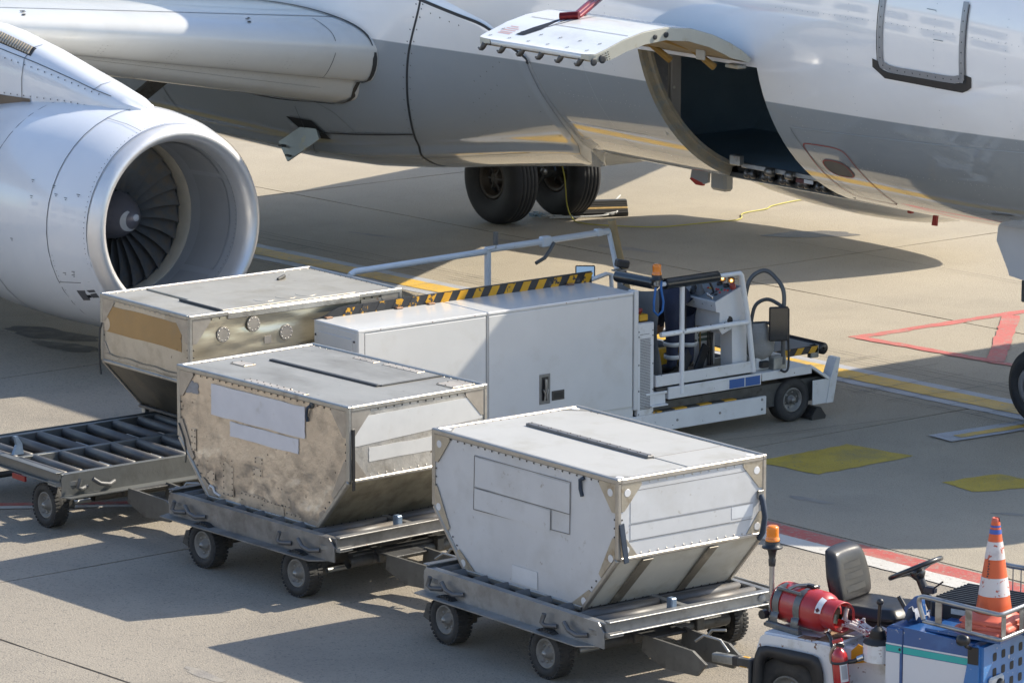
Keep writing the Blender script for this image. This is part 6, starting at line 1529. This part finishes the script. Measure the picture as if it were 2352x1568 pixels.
for z0, z1 in ((1.20, 1.245), (1.12, 1.165), (1.03, 1.075)):
    MB().grid([[(SBU + .094 - .10 * (z - .97) / .40 + .006 * math.sin(math.pi * (k / 8)), SBY - .13 + .26 * k / 8, z) for k in range(9)] for z in (z0, (z0 + z1) / 2, z1)]).build('seat_rib', SEAT, BKR, fix=False)
def st_(u, v, h): return (SBU + .27 + .31 * u, SBY + .25 * v, .875 + h + .03 * max(0, u) ** 2 + .02 * v * v)
pad('seat_cushion', st_, 18, 18, .085)
MB().box(SBU + .1, SBU + .56, SBY - .2, SBY + .2, .75, .875, .02).build('seat_base', BLACKR, TU)
# steering wheel
sc_ = Vector((1.09, .68, 1.285)); sn = Vector((-.46, 0, .89)).normalized()
e1 = sn.cross(Vector((0, 1, 0))).normalized(); e2 = sn.cross(e1)
SWM = mat('steering_black', (.018, .017, .016), .3, 0, .1, 9, coat=.3)
sw_ = MB().tube([sc_ + e1 * math.cos(a) * .205 + e2 * math.sin(a) * .205 for a in (2 * math.pi * k / 36 for k in range(36))], .019, 10, closed=True).build('steering_wheel', SWM, TU)
for a in (R(20), R(140), R(260)): MB().beam(sc_ - sn * .04, sc_ + (e1 * math.cos(a) + e2 * math.sin(a)) * .20, .045, .018, tuple(sn), .005).build('wheel_spoke', SWM, sw_)
MB().lathe([(-.09, .035), (-.05, .06), (-.01, .055), (.0, .03), (0, 0)], sc_, sn, 18).build('wheel_hub', SWM, sw_)
ttube('steering_column', BLACKP, [sc_ - sn * .06, sc_ - sn * .34], .034, 14)
MB().box(-.045, .045, -.03, .03, -.025, .025, .008, 0, Matrix.Translation(sc_ - sn * .16 + Vector((.07, -.02, 0)))).build('column_switch', mat('switch_navy', (.03, .035, .05), .3), TU)
ttube('column_stalk', BLACKP, [sc_ - sn * .15 + Vector((.10, -.03, .0)), sc_ - sn * .15 + Vector((.21, -.06, .085))], .007)
# hood
hz = lambda x: 1.035 - .02 * (x - 1.26) / .74
zt = [(1.265, .92), (1.262, 1.0), (1.40, 1.035), (2.0, .99), (2.0, .90), (1.40, .92)]
HD = tp('hood', TB, [(1.262, .45), (1.262, 1.005), (1.29, 1.02), (2.0, .985), (2.02, .95), (2.02, .45)], .015, 1.285)
tb('hood_door', TB, 1.255, 1.395, .0, .015, .45, 1.0, .006, HD); tp('hood_side', TB, [(1.405, .45), (1.405, 1.02), (2.0, .985), (1.97, .45)], .0, .015, HD)
for x0, x1, nm in ((1.2555, 1.3945, 0), (1.4055, 1.985, 1)):
    f = lambda z, x: z + .035 * (x - 1.26) / .74 * 0
    tb('teal_stripe', TEAL, x0, x1 - .005, -.003, .0, .82, .868, 0, HD); tb('white_stripe', TGY, x0, x1 - .003, -.003, .0, .872, .884, 0, HD)
    tb('grey_panel', TGY, x0, x1 - .02, -.0025, .0, .45, .815, 0, HD)
MB().lathe([(0, .012), (.004, .01), (.004, 0)], (1.375, -.002, .845), (0, -1, 0), 10).build('door_catch', BLACKP, HD)
tp('dash_fin', TB, [(1.30, 1.0), (1.27, 1.10), (1.36, 1.20), (1.42, 1.21), (1.45, 1.02)], .22, .26)
MB().grid([[(1.34 + .11 * i / 8, .10 + .20 * j / 6, 1.03 + .12 * math.sin(i * .35) * (1 - .5 * j / 6) + .015 * math.sin(3 * i + 2 * j)) for j in range(7)] for i in range(9)]).build('grey_plastic_sheet', mat('crumpled_grey_sheet', (.22, .23, .26), .3, 0, .15, 12, bump=.4, bs=20), TU, fix=False)
# ribbed black cover on the hood
RC = tb('radiator_cover', mat('ribbed_black', (.02, .02, .02), .4, 0, .12, 7, c2=(.05, .048, .045), c2s=6, c2t=(.55, .75)), 1.36, 2.6, .42, 1.0, .98, 1.145, .03)
for k in range(11): tb('cover_rib', mat('ribbed_black', (0, 0, 0)), 1.38, 2.58, .44 + .05 * k, .465 + .05 * k, 1.14, 1.158, .005, RC)
tb('cover_sticker', mat('pale_sticker', (.46, .50, .48), .4, 0, .2, 40), 1.56, 1.80, .414, .418, 1.06, 1.10, 0, RC)
# rack of flat bar and tube
RKM = mat('bare_steel_tube', (.34, .34, .34), .35, .8, .15, 9, c2=(.20, .19, .18), c2s=10, c2t=(.55, .7))
RK = ttube('rack_rail', RKM, arc([(1.56, .02, 1.10), (1.52, .02, 1.22), (1.54, .02, 1.265), (1.60, .02, 1.268)]) + [Vector((2.19, .02, 1.232)), Vector((2.215, .04, 1.232)), Vector((2.215, 1.20, 1.232))], .018)
ttube('rack_rail', RKM, arc([(1.50, 1.22, 1.05), (1.48, 1.22, 1.22), (1.52, 1.22, 1.27), (1.60, 1.22, 1.27)]) + [Vector((2.6, 1.22, 1.27))], .020)
for k in range(14): ttube('rack_wire', RKM, [(1.62 + .07 * k, 1.22, 1.26), (1.62 + .07 * k, 1.22, 1.06)], .005, 5)
ttube('rack_base', RKM, [(1.56, .02, 1.085), (2.19, .02, 1.045), (2.21, .04, 1.045), (2.21, 1.2, 1.045)], .016)
for x, z in ((1.69, 1.165), (1.945, 1.148)): MB().box(x - .028, x + .028, .012, .022, z - .09, z + .095, .002).build('rack_post', RKM, TU)
for y in (.06, .32, .62): MB().box(2.21, 2.218, y - .03, y + .03, 1.045, 1.23, .002).build('rack_post', RKM, TU)
tb('rack_tray', TB, 1.56, 2.20, .04, 1.2, 1.005, 1.03, .004)
# front guard of perforated blue plate
GZ = mat('guard_hole', (.012, .014, .018), .7)
FG = MB().prism([(0, .97), (1.25, .97), (1.25, .30), (0, .30)], 0, .05, lambda p, d: (2.04 + d - .10 * (.97 - p[1]) * 0, p[0], p[1])).build('bumper_guard', TBL, TU)
MB().prism([(1.985, .96), (2.04, .985), (2.06, .97), (2.06, .30), (1.92, .30), (1.93, .66)], -.022, .0, lambda p, d: (p[0], d, p[1])).build('guard_flank', TBL, FG)
for i in range(9):
    for j in range(6):
        y, z = .155 + .125 * i, .87 - .115 * j
        P = [(.028 * math.copysign(abs(math.cos(a)) ** .45, math.cos(a)), .032 * math.copysign(abs(math.sin(a)) ** .45, math.sin(a))) for a in (2 * math.pi * k / 16 for k in range(16))]
        if i == 0 and j > 2: continue
        MB().add([(2.0915, y + p[0], z + p[1]) for p in P], [tuple(range(16))]).build('guard_hole', GZ, FG, fix=False)
MB().box(2.085, 2.12, .06, .26, .60, .73, .03).build('headlight_housing', mat('pale_housing', (.5, .51, .52), .35), TU)
MB().lathe([(0, .05), (.03, .05), (.045, .03), (.048, 0)], (2.10, .18, .66), (1, 0, 0), 18).build('headlight', BLACKP, TU)
ttube('lamp_bracket', BLACKP, [(1.99, -.03, .96), (1.99, -.09, .985), (1.985, -.10, 1.03)], .014)
MB().lathe([(0, 0), (0, .04), (.03, .045), (.08, .03), (.085, 0)], (1.94, -.11, 1.03), (1, 0, .1), 16).build('side_lamp', BLACKP, TU)
tb('lamp_plate', BLACKP, 1.97, 2.06, -.035, -.024, .84, .97, .004)
# beacon on its pole
ttube('beacon_pole', mat('satin_pole', (.42, .41, .40), .35, .8, .1, 9), [(.07, .27, .78), (.07, .27, 1.28)], .021, 14)
MB().lathe([(0, .06), (.012, .06), (.02, .03), (.06, .026)], (.07, .27, .775), (0, 0, 1), 16).build('pole_foot', BLACKP, TU)
ttube('clamp_knob', BLACKP, [(.045, .17, .87), (.055, .22, .87)], [.036, .036], 10); ttube('clamp_screw', STEEL, [(.06, .22, .87), (.10, .33, .87)], .012)
MB().lathe([(0, .026), (.05, .03), (.06, .024), (.11, .034), (.15, .050)], (.07, .27, 1.235), (0, 0, 1), 18).build('beacon_stem', BLACKP, TU)
beacon(TU, (.07, .27, 1.375), 1.02, None)
# bracket that carries the gas bottle
BX = Matrix.Translation((.12, .36, 0)) @ Matrix.Rotation(R(-15), 4, 'Z') @ Matrix.Translation((-.12, -.36, 0))
BRM = mat('grey_strap_steel', (.13, .135, .135), .4, .4, .15, 8, c2=(.26, .27, .26), c2s=7, c2t=(.55, .75))
CYC = Vector((.12, .36, .955)); CR = .155
for x in (.20, .43):
    L1 = []; 
    a0, a1 = (R(200), R(60))
    g_ = []
    for k in range(19):
        a = a0 + (R(100) - a0) * k / 18
        wd = .035 if k < 16 else .02
        p = Vector((x, CYC.y + math.cos(a) * (CR + .006), CYC.z + math.sin(a) * (CR + .006)))
        g_.append([p + Vector((-wd, 0, 0)), p + Vector((wd, 0, 0))])
    t_ = []
    for z, y in ((.79, .195), (.86, .185), (.90, .195)):
        t_.append([Vector((x - .05 * (1 if z < .8 else .8), y, z)), Vector((x + .05 * (1 if z < .8 else .8), y, z))])
    MB().add([], []).grid(t_ + g_, X=BX).build('bottle_strap', BRM, TU, fix=False)
MB().box(.13, .50, .16, .21, .785, .83, .008, 0, BX).build('bracket_foot', BRM, TU); MB().box(.13, .50, .50, .55, .785, .83, .008, 0, BX).build('bracket_foot', BRM, TU)
ttube('bracket_bar', BRM, [BX @ Vector((.14, .178, .80)), BX @ Vector((.50, .178, .79))], .016)
ttube('strap_bar', BRM, [BX @ Vector((.19, CYC.y - .12, CYC.z + .13)), BX @ Vector((.44, CYC.y - .12, CYC.z + .13))], .013)
ttube('strap_latch', STEEL, [BX @ Vector(q) for q in ((.30, CYC.y - .115, CYC.z + .14), (.33, CYC.y - .06, CYC.z + .165), (.38, CYC.y + .0, CYC.z + .17), (.46, CYC.y + .06, CYC.z + .16))], .014, 8)
MB().box(.36, .47, CYC.y - .01, CYC.y + .04, CYC.z + .155, CYC.z + .18, .008, 0, BX).build('latch_body', BLACKP, TU)
for x0, x1, y0, y1 in ((.55, .70, .25, .5), (.60, .78, .05, .25), (.46, .62, .03, .12)):
    tb('rust_patch', mat('rusty_deck', (.30, .20, .12), .7, 0, .3, 12, c2=(.14, .06, .03), c2s=10, c2t=(.5, .6)), x0, x1, y0, y1, .785, .7875, 0, rear)
tb('tail_reflector', mat('tail_lens', (.30, .09, .03), .3), .098, .112, .03, .08, .55, .62, .006)
MB().beam((-.45, .62, .33), (.14, .62, .33), .06, .06, (0, 0, 1), .006).build('tow_hitch', DARKST, TU)

# gas bottle strapped on the rear deck
def tl(p): return TU_M @ Vector(p)
TU_M = Matrix.Translation(TG0) @ Matrix.Rotation(R(16), 4, 'Z')
def riding(name, label, cat, p): 
    o = thing(name, label, cat, tl(p), R(16)); return o
GR = mat('red_gas_bottle', (.36, .022, .024), .38, 0, .08, 4, c2=(.28, .03, .03), c2s=5, c2t=(.5, .8), c3=(.5, .35, .33), c3s=22, c3t=(.73, .76), coat=.25, bump=.03, bs=14)
GBT = riding('gas_bottle', 'red gas bottle lying strapped on the back of the tow tractor', 'gas bottle', (CYC.x, CYC.y, CYC.z))
GBT.rotation_euler = (0, 0, R(16 - 15))
pr_ = [(.0, .0), (.0, .10), (.01, .13), (.035, .15), (.07, .155), (.28, .155), (.285, .157), (.29, .155), (.44, .155), (.48, .146), (.52, .118), (.545, .075), (.56, .035), (.575, .03), (.575, 0)]
BT = MB().lathe(pr_, (0, 0, 0), (1, 0, 0), 36).build('bottle_body', GR, GBT)
MB().lathe([(-.012, .13), (.02, .152), (.022, .146), (-.01, .124)], (0, 0, 0), (1, 0, 0), 36).build('foot_ring', GR, GBT)
MB().lathe([(.50, .112), (.53, .118), (.66, .118), (.672, .110), (.66, .105), (.53, .105)], (0, 0, 0), (1, 0, 0), 36, a0=-60, a1=240, side=(0, 0, 1)).build('collar', GR, GBT)
MB().lathe([(.645, .112), (.66, .119), (.674, .112), (.66, .104), (.645, .112)], (0, 0, 0), (1, 0, 0), 36).build('collar_rim', GR, GBT)
BRS = mat('dull_brass_valve', (.20, .19, .13), .35, .8, .15, 12)
VLV = MB().lathe([(0, .022), (.05, .025), (.06, .02), (.075, .02)], (.565, 0, 0), (1, 0, 0), 14).build('valve', BRS, GBT)
MB().tube([(.60, -.02, .03), (.61, -.05, -.05)], .03, 12).build('regulator', BRS, GBT)
MB().tube([(.62, -.02, .055), (.645, -.04, .045)], .024, 10).build('valve_wheel', mat('valve_brown', (.10, .09, .06), .5, .3), GBT)
MB().tube([(.60, -.06, -.08), (.585, -.075, -.125)], .014, 10).build('hose_nut', CHROME, GBT)
T2B = lambda x, y, z: tuple(Matrix.Rotation(R(15), 3, 'Z') @ (Vector((x, y, z)) - CYC))
HOSE = [(.585, -.08, -.13), (.62, -.11, -.12), T2B(.74, .06, .81), T2B(.80, .0, .74), T2B(.88, -.02, .685), T2B(.97, .0, .69), T2B(1.01, .02, .715)]
MB().tube(arc(HOSE), .018, 10).build('gas_hose', mat('hose_black', (.018, .018, .02), .35, coat=.3), GBT)
MB().tube([T2B(1.0, .015, .71), T2B(1.04, .035, .73)], .024, 10).build('hose_end', CHROME, GBT)
lab = []
for k in range(9):
    a = R(-5 - 60 * k / 8 - 0); lab.append([(.50 + .0, -math.sin(R(25 + 55 * k / 8)) * .147, math.cos(R(25 + 55 * k / 8)) * .147), (.545, -math.sin(R(25 + 55 * k / 8)) * .128, math.cos(R(25 + 55 * k / 8)) * .128)])
MB().grid(lab).build('hazard_label', mat('label_white', (.62, .62, .63), .4), GBT, fix=False)
a = R(70); c0 = Vector((.522, -math.sin(a) * .1415, math.cos(a) * .1415)); nn = Vector((.45, -math.sin(a), math.cos(a))).normalized(); ua = Vector((0, -math.cos(a), -math.sin(a))); ub = nn.cross(ua).normalized()
MB().add([c0 + ua * .019, c0 + ub * .019, c0 - ua * .019, c0 - ub * .019], [(0, 1, 2, 3)]).build('hazard_diamond', mat('diamond_maroon', (.08, .008, .01), .4), GBT, fix=False)
# red and white rope
RPM = mat('red_white_rope', (.58, .52, .50), .8, 0, .1, 30, c2=(.24, .02, .03), c2s=26, c2t=(.52, .56))
rope = MB()
for k in range(12):
    y = .26 + .026 * (k % 6); z = .79 + .02 * (k // 6)
    L_ = [(.72 + .01 * k, y - .02, z + .09 + .01 * (k % 3)), (.84, y + .02 * math.sin(k), z + .07), (.97, y - .03 + .02 * math.cos(k * 2), z + .03), (1.12, y + .01 - .012 * k, z - .0), (1.17, y + .03, z - .0), (1.06, y + .05, z + .015), (.92, y + .04, z + .05)]
    rope.tube(arc([tuple(q) for q in L_]), .013, 6)
rope.tube(arc([(.74, .40, .84), (.735, .30, .88), (.73, .27, .94), (.73, .29, 1.0)]), .018, 8)
ro = rope.build('rope', RPM); ro.location = TG0; ro.rotation_euler = (0, 0, R(16))
tag(ro, 'red and white rope heaped beside the tractor seat', 'rope')
# fire extinguisher on the near side
FE = riding('fire_extinguisher', 'red fire extinguisher strapped upright to the side of the tow tractor', 'fire extinguisher', (.905, -.03, .43))
FE.rotation_euler = (R(3), R(-5), R(16))
FRED = mat('extinguisher_red', (.42, .018, .02), .25, 0, .05, 5, c2=(.30, .02, .02), c2s=5, c2t=(.6, .8), coat=.6)
FEB = MB().lathe([(.0, 0), (.0, .055), (.01, .062), (.28, .062), (.315, .056), (.345, .036), (.36, .018), (.375, .018)], (0, 0, 0), (0, 0, 1), 28).build('cylinder', FRED, FE)
for z in (.045, .245): MB().lathe([(0, .0625), (0, .065), (.02, .065), (.02, .0625)], (0, 0, z), (0, 0, 1), 28).build('strap', BLACKR, FEB)
MB().lathe([(.11, .0632), (.26, .0632)], (0, 0, 0), (0, 0, 1), 10, a0=-20, a1=42, side=(.75, -.66, 0)).build('label', mat('label_white', (0, 0, 0)), FEB)
MB().lathe([(.13, .0638), (.235, .0638)], (0, 0, 0), (0, 0, 1), 8, a0=-10, a1=32, side=(.75, -.66, 0)).build('label_print', mat('label_print_grey', (.35, .35, .37), .4), FEB)
MB().box(-.02, .05, -.012, .012, .365, .395, .006).build('valve_head', BLACKP, FE); MB().beam((-.05, 0, .40), (.04, 0, .425), .022, .03, (0, 0, 1), .006).build('trigger', FRED, FE)
MB().tube(arc([(.0, .03, .38), (-.04, -.01, .36), (-.07, -.01, .30), (-.068, -.01, .24)]), .012, 8).build('discharge_tube', mat('tan_hose', (.35, .25, .18), .5), FE)

# traffic cones nested in the rack
ORG = mat('cone_orange', (.62, .105, .03), .45, 0, .06, 4, c2=(.40, .07, .03), c2s=5, c2t=(.58, .78), bump=.05, bs=20)
ORB = mat('cone_base_coral', (.60, .13, .08), .5, 0, .06, 4, c2=(.45, .08, .04), c2s=4, c2t=(.55, .75))
CWH = mat('cone_white_band', (.60, .56, .55), .4, 0, .05, 6, c2=(.42, .36, .35), c2s=6, c2t=(.55, .75), c3=(.42, .07, .03), c3s=17, c3t=(.565, .60))
CBL = mat('cone_blue_tape', (.04, .09, .36), .4, 0, .1, 9, c2=(.5, .10, .06), c2s=12, c2t=(.62, .66))
CXY = (1.99, .30)
def conebase(z, tw_, sc, lab_):
    t = riding('traffic_cone', lab_, 'traffic cone', (CXY[0], CXY[1], z))
    t.rotation_euler = (0, 0, R(16 + tw_)); t['group'] = 'traffic cones nested in the tractor rack'
    P = []
    for k in range(40):
        a = 2 * math.pi * k / 40; c, s = math.cos(a), math.sin(a); r = .205 * sc / max(abs(c), abs(s)) ** .82
        P.append((r * c, r * s))
    B = MB()
    rows = [[(x, y, 0) for x, y in P], [(x, y, .018 + .006 * math.sin(3 * i * .157)) for i, (x, y) in enumerate(P)], [(x * .93, y * .93, .032) for x, y in P]]
    for q, rr, zz in ((.6, .17, .036), (1, .155, .060), (1, .148, .066)): rows.append([(x * .93 * (1 - q) + rr * q * x / math.hypot(x, y), y * .93 * (1 - q) + rr * q * y / math.hypot(x, y), zz) for x, y in P])
    B.grid(rows, closed=True).build('base', ORB, t, fix=False)
    return t
conebase(1.035, -12, 1.05, 'lowest flat base of the nested orange cones, resting on the rack tray')
conebase(1.070, 8, 1.0, 'middle coral base sandwiched between the other nested cones')
CN = conebase(1.105, 0, .95, 'tall orange and white striped traffic cone standing in the tractor rack')
segs = [(.05, .42, ORG), (.0, 0, None)]
prof_ = lambda z: .137 - .107 * (z - .05) / .70
def seg(z0, z1, m, nm, e=0): MB().lathe([(z0, prof_(z0) + e), ((z0 + z1) / 2, prof_((z0 + z1) / 2) + e), (z1, prof_(z1) + e)], (0, 0, 0), (0, 0, 1), 36).build(nm, m, CN)
seg(.045, .74, ORG, 'cone_body')
seg(.195, .33, CWH, 'white_band', .002); seg(.465, .595, CWH, 'white_band', .002); seg(.652, .685, CBL, 'blue_tape', .002); seg(.70, .715, CBL, 'blue_tape', .002)
MB().lathe([(.735, .031), (.765, .029), (.77, .02), (.75, .016)], (0, 0, 0), (0, 0, 1), 14, a0=0, a1=300).build('torn_tip', ORB, CN)
GLY = mat('faded_black_print', (.09, .05, .045), .6)
for k in range(7):
    z = .455 - .0185 * k; 
    r = prof_(z) + .0025; a0 = R(250)
    MB().lathe([(z - .006, prof_(z - .006) + .0025), (z + .006, prof_(z + .006) + .0025)], (0, 0, 0), (0, 0, 1), 4, a0=262 + 2 * (k % 2), a1=270 + 4 * ((k * 3) % 2), side=(1, 0, 0)).build('faded_letter', GLY, CN)

# ------------------------------------------------------------------ chocks, cords, ropes
def chock(loc, rot, label, stripe, s, l=None):
    t = thing('wheel_chock', label, 'wheel chock', loc, rot)
    P = [(-.11 * s, 0), (.11 * s, 0), (.12 * s, .03 * s), (.03 * s, .15 * s), (-.03 * s, .15 * s), (-.12 * s, .03 * s)]
    l = l or .34 * s
    RBK = mat('chock_rubber', (.03, .029, .028), .6, 0, .2, 8)
    b = MB().prism(P, -l, l, lambda p, d: (d, p[0], p[1])).build('chock_body', RBK, t)
    for sd in (-1, 1):
        for k in range(6):
            f = .1 + .16 * k; a = Vector((0, sd * .12 * s, .03 * s)).lerp(Vector((0, sd * .03 * s, .15 * s)), f)
            m_ = mat('chock_stripe', (.60, .40, .16), .5, 0, .2, 20) if (stripe and k == 2) else RBK
            MB().beam(a + Vector((-l, 0, 0)), a + Vector((l, 0, 0)), .022 * s, .016 * s, (0, sd * .8, .6), .003).build('chock_rib', m_, b)
    return t
chock((-12.40, 4.43, 0), R(62), 'striped rubber chock with a white rope by the main wheels', True, 1.3, .36)
chock((-1.25, -1.74, 0), R(0), 'small black chock against the loader front wheel', False, .8, .10)
YC = mat('yellow_cord', (.45, .40, .06), .5)
gp_ = [(-12.3, 3.5, 1.5), (-12.25, 3.62, 1.0), (-12.22, 3.72, .6), (-12.26, 3.80, .2), (-12.2, 3.86, .02), (-11.95, 3.82, .014), (-11.66, 3.94, .014), (-11.17, 4.36, .014), (-11.07, 4.82, .014), (-11.02, 5.22, .014), (-10.96, 5.53, .014), (-11.07, 5.72, .014), (-11.25, 5.87, .014), (-11.34, 6.04, .014), (-11.4, 6.42, .014), (-11.54, 6.65, .014), (-11.67, 7.19, .014), (-11.62, 7.6, .014), (-11.5, 8.6, .014)]
tag(MB().tube(arc(gp_), .008, 6).build('ground_cord', YC), 'thin yellow cord running from the main gear across the concrete', 'cord')
WR = mat('white_rope', (.55, .55, .54), .8, 0, .15, 25, c2=(.3, .32, .34), c2s=25, c2t=(.55, .65))
rp = MB()
rp.tube(arc([(-12.70, 3.70, .02), (-12.55, 3.85, .03), (-12.45, 4.1, .02), (-12.35, 4.35, .02), (-12.22, 4.42, .04), (-12.18, 4.55, .06), (-12.2, 4.7, .10), (-12.30, 4.62, .16), (-12.42, 4.80, .22)]), .012, 8)
rp.tube(arc([(-12.52, 3.72, .02), (-12.4, 3.95, .02), (-12.28, 4.2, .02), (-12.2, 4.4, .03), (-12.25, 4.52, .05)]), .012, 8)
rp.tube([Vector((-12.22 + .06 * math.cos(a), 4.52 + .06 * math.sin(a), .05 + .02 * math.sin(2 * a))) for a in (.6 * k for k in range(11))], .011, 8)
tag(rp.build('chock_rope', WR), 'knotted white rope lying between the main wheels and the striped chock', 'rope')
fr = MB()
for k in range(14):
    a = random.uniform(0, 6.28); q = Vector((-12.72, 3.68, .02)); fr.tube([q, q + Vector((.07 * math.cos(a), .07 * math.sin(a), .06 * random.random())), q + Vector((.12 * math.cos(a + .3), .12 * math.sin(a + .3), .05 * random.random()))], .006, 5)
tag(fr.build('frayed_rope_end', mat('pale_blue_fibre', (.30, .42, .50), .8)), 'frayed pale blue end of the rope near the main wheel', 'rope')
